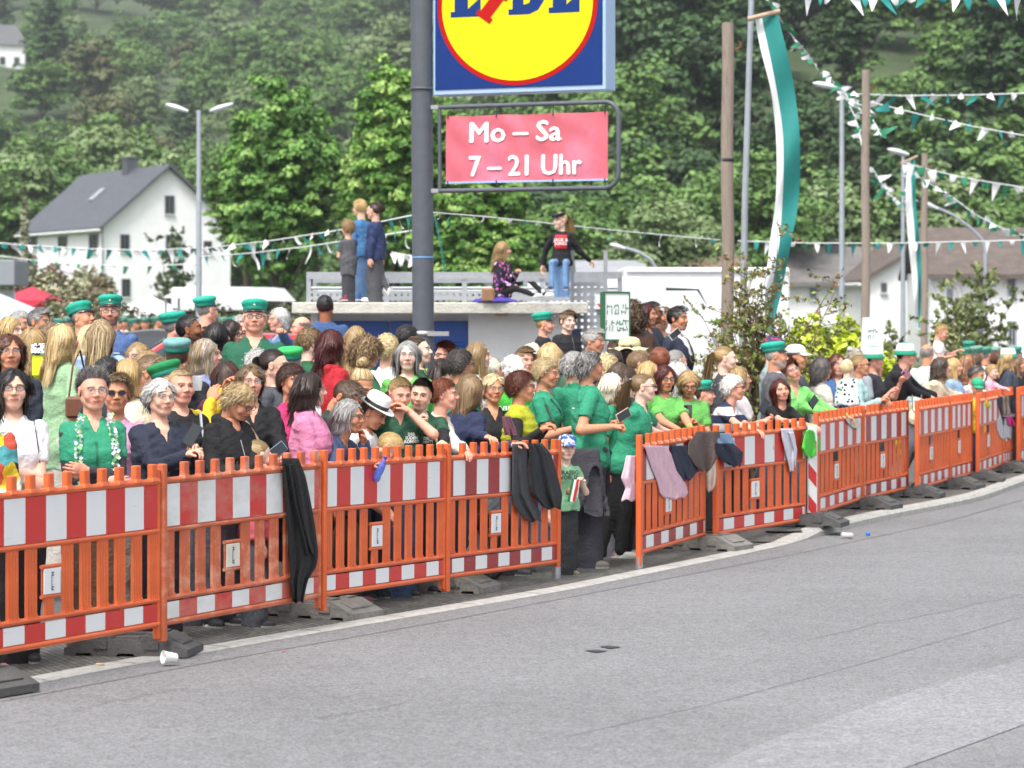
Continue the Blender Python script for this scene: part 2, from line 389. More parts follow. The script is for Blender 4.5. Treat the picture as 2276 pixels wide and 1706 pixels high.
# meshes with x 0..1 that every panel shares; the object is scaled to its length
def barrier_meshes():
    NS = 11; d = {}
    mb = MB()     # frame: end posts, rails
    for z, r in ((.995,.021),(.70,.017),(.285,.017),(.14,.020)):
        mb.tube([(.012,0,z),(.99,0,z)], r, 10)
    mbf = mb
    mb = MB()
    for x0 in (.0,): mb.bbox((.012,-.003,.565),(.026,.05,1.07), .006)
    d['post'] = mb.mesh('post')
    mb = MB(); mb.bbox((.988,.006,.56),(.018,.04,1.02), .005); d['post2'] = mb.mesh('post')
    mb = mbf
    for i in range(NS):
        x = (i+.55)/NS
        if i == 0: continue
        mb.bbox((x,0,1.055),(.030,.040,.095), .005); mb.box((x,-.004,1.012),(.040,.05,.022), taper=.25)
    d['frame'] = mb.mesh('frame')
    mb = MB()
    for i in range(NS):
        x0 = (i+.26)/NS; w = .060
        if x0+w > .985: w = .985-x0
        z0 = .30; z1 = .69; plate = i == 4
        if plate: x0 -= .0; z1 = .40; w = .052
        # ribbed slat: zigzag section extruded in z
        k = 8; vs = []; fs = []
        for j in range(k+1):
            yy = -.004-(.005 if j % 2 else 0)+(.004 if j in (0, k) else 0)
            vs += [(x0+w*j/k, yy, z0), (x0+w*j/k, yy, z1)]
        for j in range(k): fs.append((j*2, j*2+2, j*2+3, j*2+1))
        vs += [(x0, .003, z0), (x0, .003, z1), (x0+w, .003, z0), (x0+w, .003, z1)]; q = 2*k+2
        fs += [(0,1,q+1,q), (2*k,q+2,q+3,2*k+1), (q,q+1,q+3,q+2)]
        mb.add(vs, fs)
        if not plate:
            for j in (1,3,5,7): mb.box((x0+w*j/k,-.009,.306),(.006,.012,.022), taper=.5)
    x0 = (4+.10)/NS; x1 = (5+.16)/NS
    for z in (.405,.575): mb.tube([(x0,-.004,z),(x1,-.004,z)], .012, 8)
    mb.box(((x0+x1)/2,0,.49),(x1-x0-.01,.008,.15))
    d['slats'] = mb.mesh('slats')
    mb = MB(); mb.box((.5,-.006,.8475),(.955,.012,.256)); d['upper'] = mb.mesh('striped_board')
    mb = MB(); mb.box((.5,-.006,.2125),(.955,.012,.100)); d['lower'] = mb.mesh('striped_board')
    xc = (x0+x1)/2; mb = MB(); mb.bbox((xc,-.012,.490),(x1-x0-.014,.008,.145), .003); d['plate'] = mb.mesh('plate')
    mb = MB(); y = -.0175
    for (a, b_, c, e) in ((-.010,.030,.010,.036),(-.010,.046,.010,.052),(-.003,.030,.003,.052),(-.010,-.03,.010,-.036),(-.010,-.052,.010,-.046),(-.010,-.052,-.004,-.03),(-.002,-.02,.001,-.016),(-.002,0,.001,.004),(-.002,.016,.001,.020),(-.010,-.03,-.008,.03)):
        mb.box((xc+(a+c)/2*.6, y, .49+(b_+e)/2), (abs(c-a)*.6, .002, abs(e-b_)))
    d['ink'] = mb.mesh('emblem')
    mb = MB(); mb.tube([(.012,0,-.0),(.012,0,.10)], .017, 8); d['foot'] = mb.mesh('foot')
    return d
BMs = barrier_meshes()
def inst(name, me, m, parent):
    o = bpy.data.objects.new(name, me); COL.objects.link(o); o.parent = parent
    if not me.materials: me.materials.append(m)
    o.material_slots[0].link = 'OBJECT'; o.material_slots[0].material = m
    return o
def barrier(a, b, label, worn=False, foot=False, n_=4.6, ph=0., dirt=.1, ink=True, dark=False):
    d = b-a; r = empty('barrier', a, atan2(d.y, d.x), label, 'barrier', 'orange barriers of the crowd fence along the kerb')
    L = Vector((d.x, d.y, 0)).length; r.rotation_euler.y = -atan2(d.z, L)
    om = ORANGE_W if worn else ORANGE
    for nm, me, m in (('post','post',om),('post','post2',om),('frame','frame',om),('slats','slats',om),('striped_board','upper',stripe_mat(n_,ph,dirt,dark)),('striped_board','lower',stripe_mat(n_,ph+.02,dirt+.1,dark)),('plate','plate',PLATE_D if worn else PLATE)):
        o = inst(nm, BMs[me], m, r); o.scale = (L, 1, 1)
        if nm == 'plate' and ink: q = inst('emblem', BMs['ink'], INK, o)
    if foot: o = inst('foot', BMs['foot'], FOOT, r); o.scale = (L if False else 1.6, 1, 1)
    return r
P = POST
_lab = ['clean orange barrier at the left edge of the frame, below the spiky-haired person in green',
 'worn orange barrier with dirty stripes and a black jacket hung over its right end',
 'orange barrier whose rail the woman with the blue bottle leans on',
 'orange barrier with dark red stripes and grey jackets over it, left of the gap',
 'orange barrier right of the gap, with the pink jacket hanging over its post',
 'orange barrier under the woman in the navy and white striped polo',
 'orange barrier with a small white plate, under the laughing woman in light green',
 'orange barrier showing a grey-green bag through its slats, before the toddler',
 'orange barrier below the man in the bucket hat, left one of its bowed pair',
 'orange barrier right one of the bowed pair below the man in the bucket hat',
 'orange barrier below the child in the green baseball cap',
 'orange barrier behind the hanging dark and magenta clothes',
 'last orange barrier in the row, at the right edge of the road fence',
 'far orange barrier piece beyond the right edge of the row']
pairs = [(0,1),(1,2),(2,3),(3,4),(5,6),(7,8),(9,10),(10,11),(12,13),(13,14),(15,16),(16,17),(18,19),(19,20)]
opts = [dict(ph=.08,n_=4.9),dict(worn=True,ph=.0,dirt=.8,n_=4.75),dict(ph=.0,n_=4.78),dict(ph=.72,n_=5.1,dark=True),dict(ph=.55,n_=4.6,foot=False,dark=True),dict(ph=.6,n_=4.6),dict(ph=.55,n_=5.2),dict(ph=.2,n_=4.6,dark=True),dict(ph=.1),dict(ph=.4),dict(ph=.0),dict(ph=.3),dict(ph=.0),dict(ph=.2)]
barriers = []
for (i, j), lb, op in zip(pairs, _lab, opts): barriers.append(barrier(P[i], P[j], lb, **op))
# free-standing grey feet at the gap
for o, x in ((barriers[3], 1.0), (barriers[4], 0.0)):
    L = (P[4]-P[3]).length if o is barriers[3] else 0
    mb = MB(); xx = L-.02 if x else .03; mb.tube([(xx,0,0),(xx,0,.10)], .034, 10); mb.build('foot', FOOT, o)
    if x: mb = MB(); mb.bbox((xx,0,.6),(.055,.05,1.0),.006); mb.build('post', ORANGE, o)
# recycled-rubber base blocks
RUB = mat('recycled_rubber', (.085,.083,.082), .85, noise=.25, nscale=9, bump=.5, bscale=50); RUB_D = mat('dusty_rubber', (.20,.19,.175), .9, noise=.3, nscale=6, bump=.5, bscale=40)
def block_mesh():
    mb = MB(); Lh, Wh = .40, .20
    poly = [(-Lh,0),(-Lh,.045),(-.22,.125),(-.10,.125),(-.085,.10),(.085,.10),(.10,.125),(.22,.125),(Lh,.045),(Lh,0),(.33,0),(.32,.018),(.23,.018),(.22,0),(.06,0),(.05,.018),(-.05,.018),(-.06,0),(-.22,0),(-.23,.018),(-.32,.018),(-.33,0)]
    mb.prism([(x*.96, z) for x, z in poly], -Wh, Wh)
    for s in (-1, 1):
        mb.box((s*.16,-Wh-.004,.07),(.09,.012,.05)); mb.box((s*.16,Wh+.004,.07),(.09,.012,.05))
        R = Matrix.Rotation(s*.42, 3, 'Y')
        mb.box((s*.29,0,.093),(.10,.24,.012), R); mb.box((s*.16,.10,.13),(.07,.10,.014)); mb.box((s*.16,-.10,.13),(.07,.10,.014))
    for y in (-.13, .13): mb.box((0,y,.105),(.15,.07,.02))
    return mb.mesh('base_block')
BLK = block_mesh()
blk = [(0,1.0,0,'black rubber base block cut off by the left edge'),(1,1,0,'black rubber base block beside the white paper cup'),(2,1,1,'dusty grey base block with the blue bottle on it'),(3,1,1,'grey base block with a clear bottle on it, under the third joint'),
 (6,1,1,'grey base block right of the gap, beside the green shoes'),(8,1,0,'dark base block where the raised kerb begins'),(10,1,0,'dark base block behind the start of the raised kerb, second of the right row'),(11,1,0,'dark base block under the joint left of the bowed barriers'),
 (13,1,0,'dark base block under the bowed pair of barriers'),(14,1,0,'small dark base block under the end of the bowed pair'),(16,1,0,'small dark base block below the hanging magenta cloth'),(18,1,0,'furthest dark base block at the right edge')]
for k, (i, s, dm, lb) in enumerate(blk):
    p = BPOS[i]; j = i+1 if i+1 < len(P) and (P[i+1]-P[i]).length > .5 else i+2
    d = (P[min(j,len(P)-1)]-P[max(i-1,0)]); a = atan2(d.y, d.x)
    o = bpy.data.objects.new('base_block', BLK); COL.objects.link(o); o.location = (p.x, p.y, Gz(p.x, p.y)+.008); o.rotation_euler = (0, 0, a+pi/2+(.06 if k % 2 else -.1))
    if not BLK.materials: BLK.materials.append(RUB)
    o.material_slots[0].link = 'OBJECT'; o.material_slots[0].material = RUB_D if dm else RUB
    if i == 1: o.location.x -= .13; o.location.y -= .22; o.rotation_euler.z += .22
    tag(o, lb, 'base block', 'rubber base blocks holding the barriers')
# ================================================================ people: signed distance shapes -> surface nets
f32 = np.float32
def A(*v): return np.array(v, f32)
def rcone(P, a, b, ra, rb):
    a = np.asarray(a, f32); b = np.asarray(b, f32); ab = b-a; L = float(ab@ab)+1e-9
    q = P-a; t = np.clip((q@ab)/L, 0, 1); q = q-t[:, None]*ab
    return np.sqrt((q*q).sum(1))-(ra+(rb-ra)*t)
def ell(P, c, r):
    q = (P-np.asarray(c, f32))/np.asarray(r, f32); k = np.sqrt((q*q).sum(1)); q2 = q/np.asarray(r, f32); k2 = np.sqrt((q2*q2).sum(1))+1e-6
    return k*(k-1)/k2
def smin(a, b, k):
    h = np.clip(.5+.5*(b-a)/k, 0, 1); return b*(1-h)+a*h-k*h*(1-h)
def smax(a, b, k): return -smin(-a, -b, k)
def grid(lo, hi, h):
    n = [int(math.ceil((hi[i]-lo[i])/h))+1 for i in range(3)]
    ax = [lo[i]+h*np.arange(n[i], dtype=f32) for i in range(3)]
    g = np.stack(np.meshgrid(*ax, indexing='ij'), -1).reshape(-1, 3).astype(f32)
    return g, n
def nets(f, n, lo, h):
    f = f.reshape(n); ins = f < 0
    c = np.zeros((n[0]-1, n[1]-1, n[2]-1), np.int8)
    for i in (0,1):
        for j in (0,1):
            for k in (0,1): c += ins[i:n[0]-1+i, j:n[1]-1+j, k:n[2]-1+k]
    act = (c > 0) & (c < 8); idx = np.full(act.shape, -1, np.int32); m = int(act.sum()); idx[act] = np.arange(m)
    I = np.argwhere(act); S = np.zeros((m, 3), f32); N = np.zeros(m, f32)
    for ax in range(3):
        o = [a for a in range(3) if a != ax]
        for u in (0,1):
            for v in (0,1):
                p = I.copy(); p[:, o[0]] += u; p[:, o[1]] += v; q = p.copy(); q[:, ax] += 1
                a = f[p[:,0],p[:,1],p[:,2]]; b = f[q[:,0],q[:,1],q[:,2]]; x = (a < 0) != (b < 0)
                t = np.where(x, a/np.where(x, a-b, 1), 0); r = (p-I).astype(f32); r[:, ax] = t
                S += np.where(x[:, None], r, 0); N += x
    V = (I+S/N[:, None])*h+np.asarray(lo, f32); Fs = []
    for ax in range(3):
        o = [(ax+1) % 3, (ax+2) % 3]
        sl0 = [slice(None)]*3; sl1 = [slice(None)]*3; sl0[ax] = slice(0, -1); sl1[ax] = slice(1, None)
        for s in (sl0, sl1): s[o[0]] = slice(1, -1); s[o[1]] = slice(1, -1)
        a = ins[tuple(sl0)]; b = ins[tuple(sl1)]; E = np.argwhere(a != b)
        if not len(E): continue
        sg = a[tuple(E.T)]; E[:, o[0]] += 1; E[:, o[1]] += 1
        def gi(d0, d1):
            q = E.copy(); q[:, o[0]] += d0; q[:, o[1]] += d1; return idx[q[:,0],q[:,1],q[:,2]]
        Q = np.stack([gi(-1,-1), gi(0,-1), gi(0,0), gi(-1,0)], 1); Q[~sg] = Q[~sg][:, ::-1]; Fs.append(Q)
    return V, (np.concatenate(Fs) if Fs else np.zeros((0,4), np.int32))
def join(parts):      # [(V, F, C)] -> one
    Vs, Fs, Cs = [], [], []; o = 0
    for V, F, C in parts: Vs.append(V); Fs.append(F+o); Cs.append(np.broadcast_to(np.asarray(C, f32), (len(V), 3))); o += len(V)
    return np.concatenate(Vs), Fs, np.concatenate(Cs)
# ---- head template: chin at z 0, crown at .225, facing -y
HC, HR = A(0,.012,.132), A(.076,.096,.091)
def scalp_thr(dy): return np.interp(dy, [-1,-.62,-.25,.05,.35,1], [.60,.52,.15,-.12,-.62,-.75])
def head_template(h, kind='f'):
    lo = A(-.10,-.14,-.12); P, n = grid(lo, (.10,.135,.24), h)
    jw = {'m': 1.08, 'f': .97, 'c': .98}[kind]
    f = ell(P, (0,.012,.140), (.0745,.0925,.084))
    f = smin(f, ell(P, (0,-.030,.092), (.057*jw,.062,.072)), .03)
    f = smin(f, rcone(P, (0,-.064,.022), (0,-.058,.028), .0235, .026), .028)
    for s in (-1, 1):
        f = smin(f, rcone(P, (s*.018,-.055,.022), (s*.048*jw,.008,.062), .020, .022), .025)
        f = smin(f, ell(P, (s*.036,-.066,.078), (.024,.020,.024)), .026)
    # sockets, brow
    for s in (-1, 1):
        f = smax(f, -ell(P, (s*.0315,-.106,.1155), (.021,.020,.0125)), .014)
        f = smin(f, rcone(P, (s*.013,-.0895,.1315), (s*.044,-.080,.1325), .0075, .0055), .014)
    # nose
    f = smin(f, rcone(P, (0,-.088,.121), (0,-.108,.086), .0065, .0105), .010)
    for s in (-1, 1): f = smin(f, ell(P, (s*.0115,-.097,.081), (.0085,.0105,.0075)), .006)
    # mouth
    f = smin(f, ell(P, (0,-.082,.050), (.030,.013,.018)), .014)
    f = smin(f, ell(P, (0,-.0925,.0545), (.021,.0065,.0042)), .004)
    f = smin(f, ell(P, (0,-.0915,.0462), (.018,.0068,.0052)), .004)
    f = smax(f, -ell(P, (0,-.099,.0505), (.020,.007,.0014)), .002)
    for s in (-1, 1):
        f = smin(f, ell(P, (s*.0775,.008,.106), (.0075,.0185,.031)), .006)
        f = smax(f, -ell(P, (s*.086,.006,.107), (.006,.010,.018)), .006)
    f = smin(f, rcone(P, (0,.020,.045), (0,.030,-.13), .050 if kind != 'm' else .056, .053 if kind != 'm' else .062), .03)
    eye = np.minimum(ell(P, (-.0315,-.0770,.1155), (.0125,)*3), ell(P, (.0315,-.0770,.1155), (.0125,)*3))
    f = np.minimum(f, eye)
    V, F = nets(f, n, lo, h)
    x, y, z = V.T; ax = np.abs(x)
    d = (V-HC)/HR; d = d/np.linalg.norm(d, axis=1)[:, None]
    W_ = {}
    W_['scalp'] = ((d[:,2] > scalp_thr(d[:,1])) & (ax < .083) & ~((ax > .070) & (np.abs(y-.008) < .024) & (np.abs(z-.106) < .036)))
    W_['lip'] = (y < -.082) & (((x/.0235)**2+((z-.0503)/.0115)**2) < 1)
    W_['mouth'] = (y < -.075) & (ax < .019) & (np.abs(z-.0505) < max(.0016, h*.45))
    W_['brow'] = (y < -.066) & (np.abs(z-(.1345+.012*(ax-.02)-.9*np.clip(ax-.036, 0, 1)*.6)) < .0042+h*.35) & (ax > .011) & (ax < .050)
    ex = (ax-.0315)
    W_['eye'] = (y < -.080) & (((ex/.0135)**2+((z-.1150)/.0040)**2) < 1)
    W_['iris'] = (y < -.082) & (((ex/.0066)**2+((z-.1152)/.0046)**2) < 1)
    W_['lash'] = (y < -.072) & (((ex/.0165)**2+((z-.1155)/.0075)**2) < 1) & ~W_['eye'] & (z > .1158)
    W_['red'] = np.exp(-(((ax-.040)/.018)**2+((z-.075)/.016)**2)) * (y < -.03)+np.exp(-((x/.012)**2+((z-.084)/.012)**2))*(y < -.09)+.8*(ax > .076)
    W_['sock'] = (y < -.06)*np.exp(-(((ex)/.02)**2+((z-.112)/.014)**2))
    W_['beard'] = ((z < .062+.35*np.clip(ax-.03, 0, 1)) & (y < .01) & (z > -.005) & ~W_['lip'] & (~((ax < .018) & (z > .058) & (z < .07)))) | ((z > .056) & (z < .071) & (ax < .028) & (y < -.08))
    W_['neck'] = z < -.02
    return V, F, W_
HT = {}
def get_head(kind, lod):
    k = (kind, lod)
    if k not in HT: HT[k] = head_template({0: .0040, 1: .0052, 2: .0075}[lod], kind)
    return HT[k]
# ---- hand template: wrist at 0, fingers along +x, palm towards -z, thumb on +y side
def hand_template(pose, h):
    lo = A(-.035,-.085,-.105); P, n = grid(lo, (.20,.09,.05), h)
    f = ell(P, (.045,0,0), (.052,.040,.0150)); f = smin(f, rcone(P, (-.03,0,0), (.02,0,0), .024, .022), .02)
    curl = {'flat': (.12,.12,.08), 'relax': (.45,.55,.35), 'grip': (1.05,1.25,.7), 'hold': (.75,.75,.45)}[pose]
    for i, (y, L, r) in enumerate(((.029,.068,.0085),(.010,.076,.0088),(-.009,.070,.0084),(-.027,.055,.0075))):
        p = A(.082-.006*abs(i-1.2), y, .001); a = 0; seg = (.46*L, .32*L, .26*L)
        sp = (y)*(.9 if pose == 'flat' else .25)
        for j in range(3):
            a += curl[j]*(1+.06*i); q = p+A(cos(a)*seg[j], sp*seg[j]*8*.3, -sin(a)*seg[j])
            f = smin(f, rcone(P, p, q, r*(1-.06*j), r*(.94-.08*j)), .004); p = q
    b = A(.015,.026,-.004); c = A(.050,.052,-.016 if pose != 'flat' else -.006)
    e = c+(A(.030,.006,-.012) if pose == 'flat' else A(.026,-.010,-.022))
    f = smin(f, rcone(P, b, c, .015, .0105), .010); f = smin(f, rcone(P, c, e, .0105, .0085), .004)
    return nets(f, n, lo, h)
HD = {}
def get_hand(pose, lod):
    k = (pose, lod)
    if k not in HD: HD[k] = hand_template(pose, {0: .0036, 1: .0048, 2: .0068}[lod])
    return HD[k]
def R3(ax, a):
    c, s = cos(a), sin(a)
    return np.array({'x': [[1,0,0],[0,c,-s],[0,s,c]], 'y': [[c,0,s],[0,1,0],[-s,0,c]], 'z': [[c,-s,0],[s,c,0],[0,0,1]]}[ax], f32)
SKIN = {'fair': lin('#e0b39c'), 'pink': lin('#dfa58e'), 'tan': lin('#c98f70'), 'old': lin('#d8a68d'), 'brown': lin('#8f5e42'), 'pale': lin('#e6c1af')}
SKINM = None
def skin_mat():
    global SKINM
    if SKINM is None: SKINM = mat('skin', (.6,.4,.3), .60, attr='Col', noise=.10, nscale=45, sub=.12, spec=.35, bump=.15, bscale=220)
    return SKINM
HAIRC = {'black': '#1d1a1b', 'dark': '#332621', 'brown': '#54402f', 'lbrown': '#7d6449', 'auburn': '#5c2f20', 'red': '#4b1b1b', 'rust': '#7b4128', 'blond': '#bfa06c', 'dblond': '#9b8058', 'lblond': '#dcc698',
 'plat': '#ece2cb', 'grey': '#8f8c8a', 'lgrey': '#b9b7b4', 'white': '#e9e7e2', 'salt': '#6f6a68', 'dgrey': '#56514f'}
def hair_mat(): return mat('hair', (.2,.1,.1), .42, attr='Col', spec=.45)
def cloth(c, k='c', **kw):
    kw.setdefault('rough', .85); kw.setdefault('noise', .15); kw.setdefault('nscale', 11); kw.setdefault('bump', .5); kw.setdefault('bscale', 45)
    nm = 'cloth_%s_%s' % (k, c if isinstance(c, str) else '%d%d%d' % tuple(int(x*99) for x in c))
    return mat(nm.replace('#', ''), c, **kw)
def striped_cloth(key, a, b_, scale, axis='Z', edge=.5, wob=0):
    if key in _M: return _M[key]
    m = cloth(a, key); n = m.node_tree.nodes; l = m.node_tree.links; b = n['Principled BSDF']
    tc = n.new('ShaderNodeTexCoord'); sp = n.new('ShaderNodeSeparateXYZ'); l.new(tc.outputs['Object'], sp.inputs[0])
    q = n.new('ShaderNodeMath'); q.operation = 'MULTIPLY'; q.inputs[1].default_value = scale; l.new(sp.outputs[axis], q.inputs[0])
    fr = n.new('ShaderNodeMath'); fr.operation = 'FRACT'; l.new(q.outputs[0], fr.inputs[0])
    gt = n.new('ShaderNodeMath'); gt.operation = 'GREATER_THAN'; gt.inputs[1].default_value = edge; l.new(fr.outputs[0], gt.inputs[0])
    mx = n.new('ShaderNodeMix'); mx.data_type = 'RGBA'; mx.inputs['A'].default_value = (*lin(a),1); mx.inputs['B'].default_value = (*lin(b_),1); l.new(gt.outputs[0], mx.inputs['Factor']); l.new(mx.outputs['Result'], b.inputs['Base Color'])
    _M[key] = m; return m
def print_cloth(key, cols, scale, th=.5):
    """base colour with blotches of the other colours"""
    if key in _M: return _M[key]
    m = cloth(cols[0], key); n = m.node_tree.nodes; l = m.node_tree.links; b = n['Principled BSDF']; tc = n.new('ShaderNodeTexCoord')
    v = n.new('ShaderNodeTexVoronoi'); v.inputs['Scale'].default_value = scale; l.new(tc.outputs['Object'], v.inputs['Vector'])
    cr = n.new('ShaderNodeValToRGB'); cr.color_ramp.interpolation = 'CONSTANT'; e = cr.color_ramp.elements; k = len(cols)
    e[0].position = 0; e[0].color = (*lin(cols[0]),1); e[1].position = 1/k; e[1].color = (*lin(cols[1]),1)
    for i in range(2, k): x = e.new(i/k); x.color = (*lin(cols[i]),1)
    sp = n.new('ShaderNodeSeparateColor'); l.new(v.outputs['Color'], sp.inputs[0]); l.new(sp.outputs[0], cr.inputs[0])
    lt = n.new('ShaderNodeMath'); lt.operation = 'LESS_THAN'; lt.inputs[1].default_value = th; l.new(v.outputs['Distance'], lt.inputs[0])
    mx = n.new('ShaderNodeMix'); mx.data_type = 'RGBA'; mx.inputs['A'].default_value = (*lin(cols[0]),1); l.new(cr.outputs[0], mx.inputs['B']); l.new(lt.outputs[0], mx.inputs['Factor'])
    l.new(mx.outputs['Result'], b.inputs['Base Color']); _M[key] = m; return m
# ---- hair strands in head-template space -> (V, F, C)
def hair_strands(style, color, lod, rng, length=None, col2=None):
    N = {0: 3000, 1: 1600, 2: 700}[lod]; wd = {0: .0027, 1: .0038, 2: .0066}[lod]
    base = np.array(lin(HAIRC.get(color, color)), f32); sec = np.array(lin(HAIRC.get(col2, col2)), f32) if col2 else base*1.35
    d = rng.normal(size=(N*4, 3)).astype(f32); d /= np.linalg.norm(d, axis=1)[:, None]
    d = d[d[:,2] > scalp_thr(d[:,1])+.02]; d = d[:N]; N = len(d)
    vol = {'short': .07, 'crop': .035, 'buzz': .02, 'bob': .10, 'long': .07, 'curly': .13, 'bigcurl': .22, 'pony': .035, 'bun': .04, 'spiky': .06, 'fluffy': .19, 'updo': .10, 'pixie': .09, 'wavy': .12, 'lob': .08, 'bald': .01}[style]
    if style == 'bald': d = d[d[:,2] < .45]; N = len(d)
    p = HC+d*HR*(1+vol*.5*rng.random((N,1)).astype(f32))
    K = 7; pts = [p.copy()]
    g = A(0,0,-1); part = .25 if rng.random() < .5 else -.25
    side = np.where(d[:,0] > part*.8, 1, -1).astype(f32)
    L = np.full(N, {'short': .05, 'crop': .022, 'buzz': .010, 'bob': .20, 'long': .40, 'curly': .06, 'bigcurl': .09, 'pony': .3, 'bun': .3, 'spiky': .040, 'fluffy': .08, 'updo': .3, 'pixie': .075, 'wavy': .28, 'lob': .27, 'bald': .02}[style], f32)
    if length: L[:] = length
    L *= .7+.5*rng.random(N).astype(f32); drift = rng.normal(size=(N,3)).astype(f32)*A(1,1,.3)*(.16 if style in ('bob','pixie') else .05); fly = rng.random((N,1)) < .05
    nrm = d/HR; nrm /= np.linalg.norm(nrm, axis=1)[:, None]
    tie = A(0,.098,.165) if style == 'pony' else A(0,.060,.235) if style == 'updo' else A(0,.105,.130)
    hold = style in ('pony', 'bun', 'updo')
    ph = rng.random((N, 3)).astype(f32)*6.28
    front = (d[:,1] < -.3)
    for k in range(K-1):
        ds = L/(K-1)
        if hold:
            dist = np.linalg.norm(tie-p, axis=1); dirv = (tie-p)/(dist[:, None]+1e-4); ds = np.minimum(ds, dist/(K-1-k))
            nv = (p-HC)/HR; nv = nv/HR; nv /= np.linalg.norm(nv, axis=1)[:, None]
            dirv = dirv-nv*(dirv*nv).sum(1)[:, None]*.9; dirv /= np.linalg.norm(dirv, axis=1)[:, None]+1e-5; ds = np.linalg.norm(tie-pts[0], axis=1)*1.15/(K-1)
        elif style in ('spiky',):
            dirv = nrm*.8+A(0,-.1,.65)+rng.normal(size=(N,3)).astype(f32)*.25
        elif style in ('curly', 'bigcurl', 'fluffy'):
            dirv = nrm*(.35 if k < 2 else -.05)+g*.7+.9*np.sin(ph+k*2.3)
        elif style in ('buzz', 'crop', 'short', 'bald'):
            dirv = A(.35*1,-.5,0)*np.array([1,1,1],f32)+nrm*.25+g*.25*(d[:,2] < .5)[:, None]+rng.normal(size=(N,3)).astype(f32)*.12
        else:
            dirv = g*1.0+np.stack([side*.65*(p[:,2] > HC[2]+.02), np.where(front, .35, .12)*(p[:,2] > HC[2]-.03), np.zeros(N, f32)], 1).astype(f32)
            if style == 'pixie': dirv = dirv+rng.normal(size=(N,3)).astype(f32)*.3+nrm*.1
            if style in ('wavy',): dirv = dirv+.45*np.sin(ph+k*1.9)*A(1,1,.2)
            else: dirv = dirv+rng.normal(size=(N,3)).astype(f32)*.05+drift
        dirv = dirv/(np.linalg.norm(dirv, axis=1)[:, None]+1e-6)
        p = p+dirv*np.reshape(ds, (-1,1))
        rr = HR*(1+vol*(.55+.45*(ph[:,:1]/6.28)))
        q = (p-HC)/rr; kk = np.linalg.norm(q, axis=1)[:, None]
        p = np.where((kk < 1), HC+(p-HC)/np.maximum(kk, .3), p)
        if style in ('long','lob','bob','wavy','pixie','fluffy'): p = np.where(fly, p+nrm*.004+rng.normal(size=(N,3)).astype(f32)*.003, p)
        if style in ('bob', 'long', 'lob', 'wavy', 'pixie'):
            # keep the face free, hug the neck and lie on the shoulders
            face = (p[:,1] < -.045) & (p[:,2] < .150) & (np.abs(p[:,0]) < .066)
            p[:,0] = np.where(face, side*np.maximum(.066, np.abs(p[:,0])), p[:,0])
            inn = (p[:,2] < .05); tgt = .055+.02*vol*5
            low = p[:,2] < -.03
            p[:,1] = np.where(low & (p[:,1] > -.02), np.maximum(p[:,1], .092+.03*(ph[:,1]/6.28)+(-.03-p[:,2])*.30), p[:,1])
            lim = .078+.012*(ph[:,2]/6.28); p[:,0] = np.where((p[:,2] < .07) & (style != 'wavy'), np.clip(p[:,0], -lim, lim), p[:,0])
            p[:,0] = np.where(inn & (style in ('bob','pixie')), p[:,0]*.965, p[:,0])
        pts.append(p.copy())
    T = np.stack(pts, 1)                                   # N,K,3
    def ribbons(T, w, colr):
        n_, K_ = T.shape[:2]
        tan = np.gradient(T, axis=1); tan /= np.linalg.norm(tan, axis=2)[..., None]+1e-6
        out = T-HC; out = out/(np.linalg.norm(out, axis=2)[..., None]+1e-6)
        sd = np.cross(tan, out); sd /= np.linalg.norm(sd, axis=2)[..., None]+1e-6
        sd = sd+out*rng.normal(size=(n_,1,1)).astype(f32)*(.13 if style in ('long','lob','bob','pony','bun') else .12 if style in ('crop','buzz','short') else .18)
        prof = np.interp(np.linspace(0, 1, K_), [0,.25,.75,1], [.8,1,.85,.25]).astype(f32)
        ww = (w*(.6+.8*rng.random((n_,1)).astype(f32))*prof)[..., None]
        V = np.stack([T-sd*ww, T+sd*ww], 2).reshape(-1, 3)
        b = (np.arange(n_)[:, None]*K_+np.arange(K_-1))[..., None]*2; F = (b+np.array([0,1,3,2])).reshape(-1, 4)
        C = np.repeat(colr, K_*2, axis=0); return V, F, C
    def cols(n_):
        t = rng.random((n_,1)).astype(f32); c = base*(.74+.46*t); s = np.clip(rng.normal(size=(n_,1))*.35+(.30 if col2 else .05), 0, 1).astype(f32)
        return c*(1-s)+sec*(.85+.2*t)*s
    if not hold and style not in ('spiky','bald'): T[:, 0] = HC+(T[:, 0]-HC)*.97
    out = [ribbons(T, wd, cols(N))]
    if style == 'pony':
        M_ = N//3; s = rng.normal(size=(M_,3)).astype(f32)*.012; t = np.linspace(0, 1, K, dtype=f32)[None, :, None]; Lp = length or .24
        Q = tie+s[:, None]*(1+t*1.6)*np.array([1,1,.6],f32)+np.stack([np.zeros(K), .055*np.sqrt(t[0,:,0])*1.2+.02*t[0,:,0], -Lp*t[0,:,0]**1.25+.012*np.sin(t[0,:,0]*3)], 1)[None].astype(f32)
        out.append(ribbons(Q.astype(f32), wd, cols(M_)))
    if style in ('bun', 'updo'):
        M_ = N//3; R_ = .036 if style == 'bun' else .042; c0 = tie+(A(0,.022,.0) if style == 'bun' else A(0,.0,.018))
        a = rng.normal(size=(M_,3)); a /= np.linalg.norm(a, axis=1)[:, None]; b = np.cross(a, rng.normal(size=(M_,3))); b /= np.linalg.norm(b, axis=1)[:, None]
        th = np.linspace(0, 1.9, K)[None, :, None]
        Q = c0+R_*(a[:, None]*np.cos(th)+b[:, None]*np.sin(th))*(1+.12*rng.random((M_,1,1)))
        Vb, Fb, Cb = ribbons(Q.astype(f32), wd*1.1, cols(M_)); out.append((Vb, Fb, Cb))
    return join(out)
